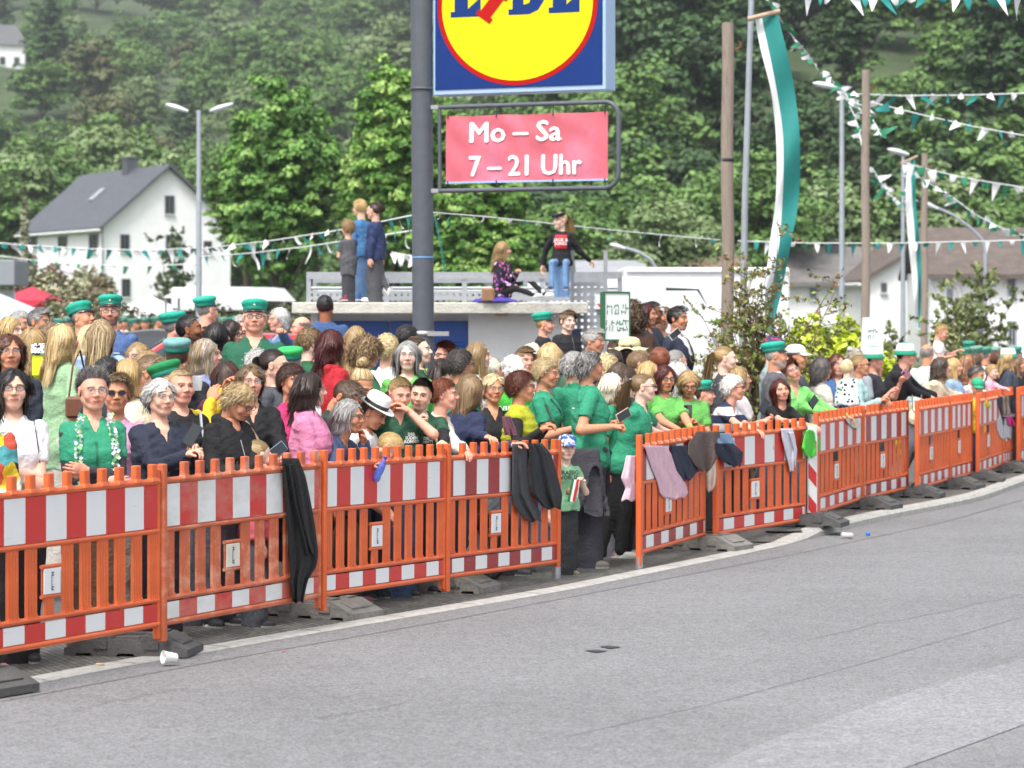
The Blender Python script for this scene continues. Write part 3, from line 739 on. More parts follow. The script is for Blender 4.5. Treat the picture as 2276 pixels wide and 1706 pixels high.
# ---- torso profile
PROF = {'m': ([-.30,-.12,0,.30,.60,.80,.91,.97,1.03],[.080,.098,.100,.092,.103,.106,.086,.056,.038],[.070,.074,.072,.066,.073,.068,.055,.042,.036]),
        'f': ([-.30,-.12,0,.30,.60,.80,.91,.97,1.03],[.078,.104,.103,.083,.096,.093,.074,.046,.034],[.068,.078,.074,.064,.080,.064,.050,.038,.032]),
        'c': ([-.30,-.12,0,.30,.60,.80,.91,.97,1.03],[.078,.088,.086,.080,.088,.088,.070,.046,.036],[.064,.068,.066,.064,.066,.060,.050,.042,.036])}
def fold(P, amp, seed, fr=1.0):
    r = np.random.RandomState(abs(int(seed))); s = 0
    for i in range(4):
        k = r.normal(size=3)*[1,1,1.5]; k = k/np.linalg.norm(k)*(22+16*i)*fr; w = r.normal(size=3)*9
        s = s+np.abs(np.sin((P@k.astype(f32))+1.8*np.sin(P@w.astype(f32)+r.rand()*6)+r.rand()*6))/(1+.5*i)
    return amp*(s/1.6-.62)
PEOPLE = []
RNG = np.random.default_rng(11)
def place_fold(): pass
def person(x, y, Y, lab, face=0, hy=0, hp=0, hr=0, lean=0, sex='f', skin='fair', hair='short', hc='brown', hc2=None, hl=None, top='tee', tc='#777777', tc2=None, bot=None, shoe=None,
           L='down', R='down', hl_='relax', hL=None, hR=None, hat=None, glasses=None, beard=None, fat=1., group='spectators in the crowd behind the barriers', base=None, lod=None, st=None, legs='stand', ear=0, tmat=None, hem=None, cat='person', roll=0, scl=1., nohead=False):
    """x,y: photo pixel of the crown; Y depth; face: 0 towards the camera, 90 to the right, 180 away; hy/hp/hr head turn, nod, tilt"""
    name = 'person'
    if Y < 8: Y = fence_Y(x)+Y
    shoe = shoe or ['#2b2b2e','#b9b9b6','#3a4a6a','#6e645a','#26282c','#8a5a5f','#45484c'][int(abs(x)*3+y) % 7]
    bot = bot or ['#33353d','#4c6a8f','#39506f','#5d564c','#6c6e76','#4b4d55','#7a7064'][int(abs(x)) % 7]
    zt = H0-(y-HZ)*Y/FP; hx = PX(x, Y); a = radians(face); ph = radians(lean)
    if lod is None: lod = 0 if Y < 26 else 1 if Y < 33 else 2
    hatz = {'cap': .03, 'ball': .02, 'bucket': .03, 'fedora': .06, 'straw': .04}.get(hat, .012 if hair not in ('bald','buzz') else 0)
    if hair in ('fluffy','bigcurl','updo'): hatz += .025
    rz = np.array([[cos(a),-sin(a),0],[sin(a),cos(a),0],[0,0,1]], f32)
    fx, fy = hx, Y
    for _ in range(2):
        gz = base if base is not None else Gz(fx, fy)
        zz = zt-gz-hatz*.9
        if st is None:
            S = zz/(.52+.31*cos(ph)+.17)
            if legs == 'sit': S = zz/(.48)
        else: S = st
        offv = rz@A(0,-.31*S*sin(ph)-.02,0); fx, fy = hx-float(offv[0]), Y-float(offv[1])
    child = S < 1.42
    k = 'c' if child else sex
    hs = .124+.0635*S; hs = hs*scl; q = hs/.225
    if legs == 'sit': pz = zz-.48*S
    else: pz = .52*S
    if st is not None: pz = zz-S*(.31*cos(ph)+.17)
    zn = S-hs-.030*S; NB = A(0,0,zn-.52*S)          # neck base above pelvis
    Rl = R3('x', ph)                                  # lean: up vector (0,0,1)->(0,-sin,cos)
    Pp = A(0,0,pz)
    def up(p): return Pp+Rl@np.asarray(p, f32)
    sw = {'m': .100, 'f': .087, 'c': .082}[k]*S; shz = NB[2]-.044*S
    root = empty(name, (fx, fy, gz), a, lab, cat, group)
    th = {'jkt': .020, 'hood': .020, 'vest': .022, 'suit': .016, 'puffer': .034, 'dress': .010, 'polo': .010, 'tee': .009, 'shirt': .012, 'tank': .007, 'knit': .014}[top]
    longs = top in ('jkt','hood','vest','suit','puffer','shirt','knit'); 
    hh = {0: .0125, 1: .016, 2: .022}[lod]
    rloc = np.random.RandomState(int(x*7+y) % 99991)
    # arms
    ua, fa = .180*S, .150*S
    arms = {}
    zrail = (1.0+POST[0].z)-0
    for s, T in ((1, L), (-1, R)):
        Sh = up((s*sw, 0, shz))
        if isinstance(T, tuple):
            if T[0] == 'px':
                YY = Y+T[3] if len(T) > 3 else fence_Y(T[1])+.02; w = W(T[1], T[2], YY)-Vector((fx, fy, gz)); tgt = rz.T@A(*w)
            else: tgt = up((T[0]*S, T[1]*S, T[2]*S))
            pole = A(s*.5,.3,-1) if not (isinstance(T, tuple) and len(T) > 4) else A(*T[4])
        else:
            t = {'down': (s*(sw/S+.035), .01, shz/S-.325), 'cross': (-s*.045, -.135-.012*s, .115+.02*s), 'clasp': (s*.014, -.165, .07), 'phone': (s*.03, -.175, .14), 'phup': (s*.03, -.20, .25),
                 'pocket': (s*.105, -.02, -.02), 'front': (s*.05, -.19, .04), 'cheek': (s*.045, -.085, NB[2]/S+.03), 'hip': (s*.10, .02, .06), 'back': (s*.04, .10, .03), 'up': (s*.12, -.18, shz/S+.12), 'chest': (-s*.02, -.12, .2)}[T]
            tgt = up((t[0]*S, t[1]*S, t[2]*S)); pole = A(s*.55,.35,-.9)
            if T == 'cross': pole = A(s*.8,.1,-1)
            if T == 'down': pole = A(s*.4,1,-.1)
            if T == 'cheek': pole = A(s*.3,-.3,-1)
        v = tgt-Sh; dist = float(np.linalg.norm(v)); mx = (ua+fa)*.985
        if dist > mx: v = v*(mx/dist); dist = mx; tgt = Sh+v
        ca = (ua*ua+dist*dist-fa*fa)/(2*ua*dist+1e-6); ca = max(-1, min(1, ca)); e = v/(dist+1e-6)
        pp = pole-e*float(pole@e); pp /= np.linalg.norm(pp)+1e-6
        El = Sh+e*(ua*ca)+pp*(ua*sqrt(max(0, 1-ca*ca)))
        arms[s] = (Sh, El, tgt)
    rs_, re_, rw_ = .0285*S*(.85+.15*fat), .0235*S, .0155*S
    if k == 'c': rs_, re_, rw_ = .026*S, .0225*S, .0165*S
    def torso(P, t_, zlo=-.30):
        Q = (P-Pp)@Rl                                # inverse rotate
        t = Q[:,2]/NB[2]; tt, ww, dd = PROF[k]
        bel = 1+(fat-1)*np.exp(-((t-.22)/.45)**2)*1.3
        w = np.interp(t, tt, ww).astype(f32)*S*(1+(fat-1)*.75)*np.where(t > .9, 1/(1+(fat-1)*.75), 1)+t_; d = np.interp(t, tt, dd).astype(f32)*S*bel+t_
        yy = Q[:,1]+.012*S*np.exp(-((t-.65)/.2)**2)*(1 if k == 'f' else .3)+.02*S*(fat-1)*3*np.exp(-((t-.2)/.4)**2)
        r = ((np.abs(Q[:,0])/w)**2.4+(np.abs(yy)/d)**2.2)**(1/2.3)
        f = (r-1)*np.minimum(w, d)*.9
        f = np.maximum(f, (Q[:,2]-(NB[2]*1.02)))
        return f, Q
    allp = [Pp]+[p for s in arms for p in arms[s]]+[up(NB)]
    lo0 = np.min(allp, 0)-.19*S*max(1, fat); hi0 = np.max(allp, 0)+.17*S*max(1, fat)
    lo0[2] = pz-.20*S
    # ---- trousers and shoes
    hipz = pz; ft = {}
    leg = .26*S
    for s in (-1, 1):
        hp_ = Pp+A(s*.048*S,0,-.02*S)
        if legs == 'sit': kn = hp_+A(s*.02*S,-.24*S,.0); fo = kn+A(0,-.02,-.245*S)
        elif legs == 'sitlow': kn = hp_+A(s*.05*S,-.20*S,.17*S if s > 0 else .05*S); fo = kn+A(0,-.20*S,-.17*S if s > 0 else -.06*S)
        elif legs == 'walk': kn = hp_+A(0,-.05*S*s,-.25*S); fo = A(s*.045*S, -.03*S if s > 0 else .12*S, .035*S if s > 0 else .12*S)
        else: kn = hp_+A(s*.008*S,-.012*S,-.24*S); fo = A(s*(.052 if legs == 'stand' else .062)*S,.01+(.03*s if legs != 'stand' else 0),.045*S)
        ft[s] = (hp_, kn, fo)
    lo = np.min([p for s in ft for p in ft[s]], 0)-.10*S; hi = np.max([p for s in ft for p in ft[s]], 0)+.12*S; hi[2] = pz+.09*S
    lh = .018 if (lod == 0 or st) else .026
    P, n = grid(lo, hi, lh); f, Q = torso(P, .006)
    f = np.maximum(f, (P[:,2]-(pz+.02*S)))
    for s in (-1, 1):
        hp_, kn, fo = ft[s]; wide = .004 if legs == 'leggings' else .016
        sl_ = .72 if legs in ('leggings','walk','sit','sitlow') else .80 if child else 1
        f = smin(f, rcone(P, hp_, kn, .060*S*(.8+.2*fat)*sl_, (.038*S+wide*.5)*sl_), .05*S if sl_ == 1 else .012); f = smin(f, rcone(P, kn, fo, (.036*S+wide*.5)*sl_, (.026*S+wide)*sl_), .02)
    f += fold(P, .006, int(x), .8)
    V, F = nets(f, n, lo, lh); link('trousers', npmesh('trousers', V, F), cloth(bot, 'denim' if bot in ('#4c6a8f','#6f93bd','#39506f') else 'c'), root)
    if lod < 2 or st:
        P, n = grid((-.06,-.20,-.055), (.06,.10,.075), .0125)
        f = smin(ell(P, (0,-.085,-.01), (.042,.085,.034)), rcone(P, (0,.02,.0), (0,.02,.06), .040, .036), .03)
        f = smin(f, ell(P, (0,-.04,-.034), (.046,.132,.018)), .006); f = np.maximum(f, -.045-P[:,2])
        V, F = nets(f, n, A(-.06,-.20,-.055), .0125); V = V*(S/1.72)
        c = np.where((V[:,2] < -.024*S/1.72)[:, None], A(.62,.61,.58), A(*lin(shoe)))
        me = npmesh('shoe', V, F, True, c)
        for s in (-1, 1):
            o = link('shoe', me, mat('shoe', (.5,.5,.5), .6, attr='Col'), root); o.location = tuple(ft[s][2]+A(0,.0,.0)); o.rotation_euler = (0 if legs != 'walk' or s > 0 else -.9, 0, s*.25)
            if legs == 'stand': o.location.z = .046*S/1.72
    # ---- garment
    lo, hi = lo0-.04, hi0+.04; P, n = grid(lo, hi, hh); f, Q = torso(P, th); f = f-.016*(1-sstep(-.02*S, .10*S, Q[:,2])).astype(f32)
    hemz = {'hood': -.03, 'jkt': -.08, 'vest': -.04, 'suit': -.12, 'puffer': -.06, 'polo': -.07, 'tee': -.06, 'shirt': -.08, 'tank': -.05, 'dress': -.20, 'knit': -.05}[top]*S if hem is None else hem*S
    sl_end = {0: 1}
    for s in (-1, 1):
        Sh, El, Wr = arms[s]
        if top == 'tank': continue
        if longs and top != 'vest':
            g_ = rcone(P, Sh, El, rs_+th, re_+th*1.05); g2 = rcone(P, El, El+(Wr-El)*.93, re_+th*1.05, rw_+th*.95+.004)
            f = smin(f, smin(g_, g2, .012), .022)
        elif top == 'vest':
            f = smin(f, rcone(P, Sh, Sh+(El-Sh)*.06, rs_+th*.8, rs_+th*.8), .03)
        else:
            E2 = Sh+(El-Sh)*(.66 if top == 'polo' else .72); ax_ = (El-Sh)/np.linalg.norm(El-Sh)
            g_ = rcone(P, Sh, E2, rs_+th, re_+.007*S+th); g_ = np.maximum(g_, (P-E2)@ax_)
            f = smin(f, g_, .014)
    if top == 'hood':       # hood bunched behind the neck
        c = up((0,.040*S,NB[2]-.008*S)); f = smin(f, ell((P-c)@Rl, (0,0,0), (.066*S,.030*S,.034*S)), .03)
        f = smin(f, ell((P-up((0,0,NB[2]-.005*S)))@Rl, (0,0,0), (.062*S,.055*S,.022*S)), .02)
    if top in ('jkt','polo','suit','puffer','vest'):
        rc = .043*S if k == 'c' else .040*S; Qn = (P-up((0,.004,NB[2]+.008*S)))@Rl
        d_ = np.sqrt((np.hypot(Qn[:,0], Qn[:,1]*1.05)-(rc if top != 'polo' else rc+.006))**2+(Qn[:,2]*.55+.25*np.clip(-Qn[:,1], 0, 1))**2)-.010
        f = smin(f, d_, .014)
    f = np.maximum(f, hemz-Q[:,2]+.006*np.sin(Q[:,0]*40))
    if top in ('puffer', 'vest') : f += .007*np.abs(np.sin(Q[:,2]*pi/.062))-.003
    if top not in ('puffer','knit','vest'):      # open neckline
        dp, wd_ = {'polo': (.062,.026), 'tee': (.034,.036), 'shirt': (.070,.026), 'jkt': (.085,.028), 'suit': (.120,.036), 'hood': (.045,.030), 'tank': (.05,.045), 'dress': (.03,.036)}[top]
        Qn = (P-up((0,-.062*S,NB[2]+.012*S)))@Rl; zz_ = Qn[:,2]
        cut = np.abs(Qn[:,0])-wd_*S*np.clip(1+(zz_)/(dp*S), 0, 1.6)**(.5 if top in ('tee','hood','dress') else 1)
        cut = np.maximum(np.maximum(cut, np.abs(Qn[:,1])-.062*S), -zz_-dp*S)
        f = smax(f, -cut, .006)
    amp = {'jkt': .016, 'hood': .015, 'shirt': .012, 'suit': .009, 'polo': .011, 'tee': .010, 'puffer': .006, 'vest': .006, 'knit': .010, 'dress': .012, 'tank': .006}[top]
    f += fold(P, amp*(.8 if lod else 1), int(x*3+y), .9)
    if longs and top != 'vest':     # keep the hand hole
        pass
    V, F = nets(f, n, lo, hh)
    # neckline: remove faces round the throat for open collars
    tm = tmat or cloth(tc)
    gname = {'jkt': 'jacket', 'hood': 'hoodie', 'vest': 'vest', 'suit': 'suit_jacket', 'puffer': 'puffer_jacket', 'polo': 'polo_shirt', 'tee': 't_shirt', 'shirt': 'shirt', 'tank': 'top', 'dress': 'dress', 'knit': 'sweater'}[top]
    gar = link(gname, npmesh(gname, V, F), tm, root)
    if top == 'vest' or (tc2 and top in ('polo','tee') and tc2.startswith('s')):
        c2 = tc2[1:] if tc2.startswith('s') else tc2
        P, n = grid(lo, hi, hh); f = np.full(len(P), 9., f32)
        for s in (-1, 1):
            Sh, El, Wr = arms[s]; f = smin(f, smin(rcone(P, Sh+(El-Sh)*.1, El, rs_+.008, re_+.008), rcone(P, El, El+(Wr-El)*.92, re_+.008, rw_+.008), .01), .01)
        f += fold(P, .006, int(x), 1.1)
        V, F = nets(f, n, lo, hh); link('sleeves', npmesh('sleeves', V, F), cloth(c2), root)
    if top == 'suit' or (top in ('jkt','shirt') and tc2):
        P, n = grid(up((0,0,NB[2]*.45))-A(.16,.17,.14)*S, up((0,0,NB[2]))+A(.16,.14,.10)*S, hh); f, Q = torso(P, th-.008)
        f = np.maximum(f, .45*NB[2]-Q[:,2]); f = smax(f, -ell((P-up((0,-.07*S,NB[2]+.01*S)))@Rl, (0,0,0), (.030*S,.05*S,.030*S)), .006)
        V, F = nets(f, n, up((0,0,NB[2]*.45))-A(.16,.17,.14)*S, hh); link('shirt_front', npmesh('shirt_front', V, F), cloth(tc2 or '#e6e6e8'), root)
    if lod < 2:
        ftr = {'jkt': (.78,-.1,.009,'zip'), 'hood': (.70,-.1,.008,'zip'), 'puffer': (.95,-.1,.008,'zip'), 'vest': (.92,-.1,.009,'zip'), 'polo': (.74,.45,.016,'placket'), 'suit': (.45,-.1,.006,'seam')}.get(top)
        if ftr and abs((face+180) % 360-180) < 125:
            from mathutils.bvhtree import BVHTree
            bv = BVHTree.FromPolygons([v_.co for v_ in gar.data.vertices], [tuple(p_.vertices) for p_ in gar.data.polygons]); vs = []; N_ = 22
            for t_ in np.linspace(ftr[0], ftr[1], N_):
                c = Vector([float(v_) for v_ in up((0,0,NB[2]*t_))]); dr = Vector([float(v_) for v_ in Rl@A(0,1,0)])
                for s in (-1, 1):
                    o_ = c-dr*.5+Vector((s*ftr[2]*.5,0,0)); h_ = bv.ray_cast(o_, dr, 1)[0]
                    vs.append((h_-dr*.0035) if h_ else c-dr*.12)
            fs = [(i*2, i*2+2, i*2+3, i*2+1) for i in range(N_-1) if (vs[i*2]-vs[i*2+2]).length < .08]
            run = []; best = []
            for f_ in fs:
                run = run+[f_] if run and run[-1][1] == f_[0] else [f_]
                if len(run) > len(best): best = list(run)
            fs = best; used = sorted(set(i_ for f_ in fs for i_ in f_)); mp_ = {i_: n__ for n__, i_ in enumerate(used)}
            b = MB(); b.add([vs[i_] for i_ in used], [tuple(mp_[i_] for i_ in f_) for f_ in fs], True); cl = lin(tc); lum = sum(cl)/3; cl2 = tuple(min(1, x_*(.5 if lum > .03 else 1)+(.12 if lum <= .03 else 0)) for x_ in cl)
            if fs: b.build(ftr[3], mat('trim_%s' % str(tc).replace('#',''), cl2, .5), gar)
    # ---- body (skin)
    sc_ = np.array(SKIN[skin] if isinstance(skin, str) else skin, f32)*(1+.07*(rloc.rand()-.5))
    bh = {0: .012, 1: .015, 2: .020}[lod]
    P, n = grid(lo, hi, bh); f, Q = torso(P, -.018); f = f-.010*sstep(.84*NB[2], .93*NB[2], Q[:,2]).astype(f32)*(Q[:,1] < 0)
    for s in (-1, 1):
        Sh, El, Wr = arms[s]; f = smin(f, smin(rcone(P, Sh, El, rs_*.86, re_), rcone(P, El, Wr, re_*1.06, rw_), .012), .02)
    V, F = nets(f, n, lo, bh); parts = [(V, F, sc_)]
    # hands
    for s in (-1, 1):
        Sh, El, Wr = arms[s]; pose = (hL if s > 0 else hR) or hl_
        HV, HF = get_hand(pose, lod); HV = HV*A(1, s, 1)*(S/1.72*(1.0 if k != 'm' else 1.07)*(1.08 if k == 'c' else 1))
        xd = (Wr-El); xd /= np.linalg.norm(xd); T = L if s > 0 else R
        palm = A(0,0,-1) if T not in ('down','cheek','cross') else (A(-s,0,0) if T == 'down' else A(-s*.9,.45,0) if T == 'cheek' else A(0,1,0))
        if T in ('phone','phup','clasp'): palm = A(-s*.75,.35,.55)
        if isinstance(T, tuple) and len(T) > 5: palm = A(*T[5])
        zz_ = -(palm-xd*float(palm@xd)); zz_ /= np.linalg.norm(zz_)+1e-6; yd = np.cross(zz_, xd)
        Rm = np.stack([xd, yd, zz_], 1); Hv = HV@Rm.T+Wr
        HF2 = HF if s > 0 else HF[:, ::-1]
        c = np.broadcast_to(sc_*A(1.04,.93,.90), (len(Hv), 3)); parts.append((Hv, HF2, c))
    # head
    hk = 'm' if k == 'm' else 'c' if k == 'c' else 'f'
    V, F, Wt = get_head(hk, lod); V = V.copy()
    if k == 'c': V[:,1] *= .97; V[:,2] = np.where(V[:,2] < .10, .10+(V[:,2]-.10)*.93, V[:,2])
    jit = rloc.rand(4)
    V[:,0] *= .96+.09*jit[0]+(fat-1)*.22; V[:,2] = np.where(V[:,2] > 0, V[:,2]*(.97+.05*jit[1]), V[:,2])
    hcol = np.array(lin(HAIRC.get(hc, hc)), f32)
    C = np.tile(sc_, (len(V), 1)); red = Wt['red'][:, None]
    C = C*(1-red*A(.02,.16,.17))*(1-Wt['sock'][:, None]*A(.10,.16,.14))
    C[Wt['brow']] = C[Wt['brow']]*.25+hcol*.45*.7
    C[Wt['lip']] = C[Wt['lip']]*A(.80,.50,.50); C[Wt['mouth']] = C[Wt['mouth']]*.35
    C[Wt['lash']] *= .40; C[Wt['eye']] = A(.42,.39,.37); C[Wt['iris']] = A(.05,.045,.04)
    if beard: b = Wt['beard'] & (rloc.rand(len(V)) < .9); C[b] = C[b]*.35+np.array(lin(beard), f32)*.65
    if hair != 'bald': C[Wt['scalp']] = hcol*.75
    elif True: C[Wt['scalp'] & (V[:,2] < .155)] = C[Wt['scalp'] & (V[:,2] < .155)]*.5+hcol*.4
    Rh = R3('z', radians(hy))@R3('x', radians(hp))@R3('y', radians(hr))
    piv = A(0,.028,.0); neckp = up((0,.008*S,NB[2]+.028*S))
    # neck stays with the body: blend rotation below the chin
    z = V[:,2]; w = np.clip((z+.075)/.085, 0, 1)[:, None]*1.0
    Vr = (V-piv)@Rh.T; Vb = (V-piv)@(R3('x', ph*.6)).T
    Vh = (Vb*(1-w)+Vr*w)*q+neckp
    parts.append((Vh, F, C))
    # legs under the trousers are not built again; ankles
    if not nohead:
        Vj, Fj, Cj = join(parts); link('body', npmesh('body', Vj, Fj, True, Cj), skin_mat(), root)
    head = lambda v: ((np.asarray(v, f32)-piv)@Rh.T)*q+neckp
    hm = Matrix([[*(Rh[i]*q), float(neckp[i]-(Rh@piv*q)[i])] for i in range(3)]+[[0,0,0,1]])
    # ---- hair
    hst = hair
    if hat in ('ball','cap','bucket','fedora','straw') and hair in ('short','crop','pixie','spiky'): hst = 'buzz' if hair != 'pixie' else 'short'
    Vs, Fs, Cs = hair_strands(hst, hc, lod, np.random.default_rng(abs(int(x*13+y))), hl, hc2)
    if hat: m_ = Vs[:,2] > .170; Vs[m_] = HC+(Vs[m_]-HC)*.93
    link('hair', npmesh('hair', head(Vs), Fs, True, Cs), hair_mat(), root)
    # ---- glasses
    if glasses:
        gc = {'dark': '#17171a', 'wire': '#8a8688', 'sun': '#101012', 'green': '#2f7a63', 'red': '#5a1c1c'}[glasses]; mb = MB(); r = .0014 if glasses in ('wire','green') else .0022
        if lod: r *= 1.25
        for s in (-1, 1):
            ring = [(s*.0325+.0215*cos(t), -.1045+.006*abs(cos(t)), .1145+.0155*sin(t)) for t in np.linspace(0, 2*pi, 15)]
            mb.tube(ring, r, 5, cap=False); mb.tube([(s*.054,-.1,.118),(s*.074,-.075,.118),(s*.081,.0,.116)], r, 5)
        mb.tube([(-.012,-.1055,.119),(0,-.109,.121),(.012,-.1055,.119)], r, 5)
        me = mb.mesh('glasses'); me.transform(hm); go = link('glasses', me, mat('frame_'+glasses, gc, .35, metal=.6 if glasses == 'wire' else 0), root)
        mb = MB()
        for s in (-1, 1):
            mb = MB(); mb.poly([(s*.0325+.0205*cos(t), -.1035, .1145+.0148*sin(t)) for t in np.linspace(0, 2*pi, 13)[:-1]])
            me = mb.mesh('lens'); me.transform(hm); link('lens', me, mat('dark_lens', (.02,.015,.03), .08) if glasses == 'sun' else mat('clear_lens', (.95,.97,1), .05, alpha=.12), go)
    if hat: make_hat(hat if isinstance(hat, str) else hat[0], hm, root, tc, x)
    PEOPLE.append(dict(x=x, y=y, Y=Y, S=S, root=root, gar=gar, arms=arms, up=up, head=head, hm=hm, face=face, S_=S, rz=rz, base=(fx, fy, gz), NB=NB))
    return PEOPLE[-1]
HATC = {}
def make_hat(kind, hm, root, tc, seed):
    mb = MB(); c = (0,.008,0); col = HATC.get(seed, {})
    if kind == 'cap':       # marksmen's club peaked cap: soft flat crown wider than the band
        R = Matrix.Rotation(radians(-7), 3, 'X')
        mb.lathe([(.082,.158),(.084,.172),(.085,.187),(.096,.200),(.101,.216),(.099,.232),(.084,.243),(.048,.249),(.006,.250)], c, 28, 1.0, 1.18, R)
        me = mb.mesh('cap'); me.transform(hm); o = link('cap', me, mat('cap_'+col.get('c', 'teal'), col.get('col', '#1fa38b'), .8, noise=.12, nscale=30, bump=.3, bscale=40), root)
        b = MB(); b.lathe([(.0845,.156),(.0865,.158),(.0885,.182),(.086,.184)], c, 28, 1.0, 1.18, R); me = b.mesh('band'); me.transform(hm); link('band', me, mat('cap_band', col.get('band', '#147a68'), .8), o)
        b = MB(); vs = []; fs = []; K = 12
        for i in range(K+1):
            t = -1.15+2.3*i/K
            for r_, dz in ((1.0, 0), (1.36, -.020)): vs.append(R @ Vector((sin(t)*.085*(r_ if r_ == 1 else 1.02), -cos(t)*.100*r_, .162+dz))+Vector(c))
        vs2 = [v+Vector((0,0,-.004)) for v in vs]
        for i in range(K): fs.append((i*2, i*2+1, i*2+3, i*2+2)); fs.append((i*2+2*K+2, i*2+2+2*K+2, i*2+3+2*K+2, i*2+1+2*K+2)); fs.append((i*2+1, i*2+1+2*K+2, i*2+3+2*K+2, i*2+3))
        b.add(vs+vs2, fs, True); me = b.mesh('peak'); me.transform(hm); link('peak', me, mat('peak', (.012,.012,.013), .15, coat=.5), o)
        b = MB(); b.lathe([(.001,0),(.010,.001),(.009,.004),(.001,.005)], (0,0,0), 10); me = b.mesh('badge'); me.transform(Matrix.Translation((0,-.108,.200)) @ Matrix.Rotation(pi/2, 4, 'X')); me.transform(hm); link('badge', me, mat('badge', (.6,.55,.35), .4, metal=.5), o)
    elif kind == 'ball':
        mb.lathe([(.086,.150),(.088,.170),(.084,.195),(.068,.220),(.040,.235),(.006,.240)], c, 24, 1.0, 1.17)
        vs = []; fs = []; K = 10
        for i in range(K+1):
            t = -1.0+2.0*i/K
            for r_ in (1.0, 1.70): vs.append(Vector((sin(t)*.086*(1 if r_ == 1 else .93), -cos(t)*.098*r_, .158-(.018 if r_ > 1 else 0)-.01*abs(sin(t))))+Vector(c))
        n_ = len(vs); vs += [v+Vector((0,0,-.004)) for v in vs]
        for i in range(K): fs += [(i*2, i*2+1, i*2+3, i*2+2), (i*2+n_, i*2+2+n_, i*2+3+n_, i*2+1+n_), (i*2+1, i*2+1+n_, i*2+3+n_, i*2+3)]
        mb.add(vs, fs, True); me = mb.mesh('baseball_cap'); me.transform(hm); link('baseball_cap', me, mat('ball_%d' % seed, col.get('col', '#f2f2f2'), .8, col2=col.get('col2'), nscale=18, nlo=.52, nhi=.56), root)
    elif kind == 'bucket':
        mb.lathe([(.093,.148),(.090,.175),(.083,.212),(.070,.236),(.045,.248),(.006,.252)], c, 24, 1.0, 1.16)
        me = mb.mesh('bucket_hat'); me.transform(hm); o = link('bucket_hat', me, mat('white_hat', (.8,.8,.8), .8), root)
        b = MB(); b.lathe([(.0935,.160),(.104,.140),(.115,.116),(.113,.113),(.101,.136),(.091,.152)], c, 24, 1.0, 1.14); me = b.mesh('brim'); me.transform(hm); link('brim', me, mat('green_brim', '#128a6a', .8), o)
        b = MB(); b.lathe([(.058,.2445),(.0465,.2490),(.02,.2535)], c, 24, 1.0, 1.16); me = b.mesh('crown'); me.transform(hm); link('crown', me, mat('green_brim', '#128a6a', .8), o)
    elif kind in ('fedora', 'straw'):
        f_ = kind == 'fedora'
        prof = [(.083,.165),(.082,.20),(.078,.245),(.066,.262),(.03,.250),(.006,.246)] if f_ else [(.088,.150),(.088,.19),(.078,.225),(.05,.243),(.006,.248)]
        mb.lathe(prof, c, 28, 1, 1.17)
        vs = []; fs = []; K = 32
        for i in range(K):
            t = 2*pi*i/K
            for r_, dz in ((.084, 0), (.112 if f_ else .13, -.004 if f_ else -.02), (.135 if f_ else .175, .006*cos(2*t) if f_ else -.035+.022*sin(5*t))): vs.append((r_*cos(t), r_*1.15*sin(t)+.008, .170+dz if f_ else .158+dz))
        for i in range(K):
            j = (i+1) % K
            for k_ in (0,1): fs.append((i*3+k_, i*3+k_+1, j*3+k_+1, j*3+k_))
        n_ = len(vs); vs += [(a, b, c_-.004) for a, b, c_ in vs]; fs += [tuple(i+n_ for i in f[::-1]) for f in fs]
        mb.add(vs, fs, True); me = mb.mesh('hat'); me.transform(hm); o = link('hat', me, mat('white_felt', (.8,.8,.79), .8) if f_ else mat('straw', '#d9cda2', .85, noise=.15, nscale=60, bump=.6, bscale=120), root)
        if f_: b = MB(); b.lathe([(.0835,.170),(.0855,.172),(.0845,.196),(.082,.198)], c, 28, 1, 1.18); me = b.mesh('band'); me.transform(hm); link('band', me, mat('black_band', (.02,.02,.02), .6), o)
def print_on(p, txt, size, col, dx=0, dz=0, back=False, bold=.0, space=1, sx=1, ang=0, name='print'):
    """lettering pressed onto the chest (or back) of a garment"""
    gar = p['gar']; me = text_mesh(txt, size, 0, bold, 'CENTER', space, sx)
    from mathutils.bvhtree import BVHTree
    bv = BVHTree.FromPolygons([v.co for v in gar.data.vertices], [tuple(f.vertices) for f in gar.data.polygons])
    S = p['S']; c = p['up']((dx*S, 0, p['NB'][2]*(.62+dz))); s = 1 if back else -1; ca, sa = cos(radians(ang)), sin(radians(ang))
    import bmesh
    bm = bmesh.new(); bm.from_mesh(me); bmesh.ops.subdivide_edges(bm, edges=[e for e in bm.edges if e.calc_length() > .02], cuts=2); bm.to_mesh(me); bm.free()
    for v in me.vertices:
        x_, z_ = v.co.x*ca-v.co.y*sa, v.co.x*sa+v.co.y*ca
        if back: x_ = -x_
        o = Vector((float(c[0])+x_, float(c[1])+s*.6, float(c[2])+z_)); h, nn, i, dd = bv.ray_cast(o, Vector((0,-s,0)), 1.2)
        v.co = (h+Vector((0, s*.004, 0))) if h else Vector((o.x, float(c[1])+s*.1, o.z))
    me.update(); return link(name, me, mat('print_'+col, col, .7), gar)
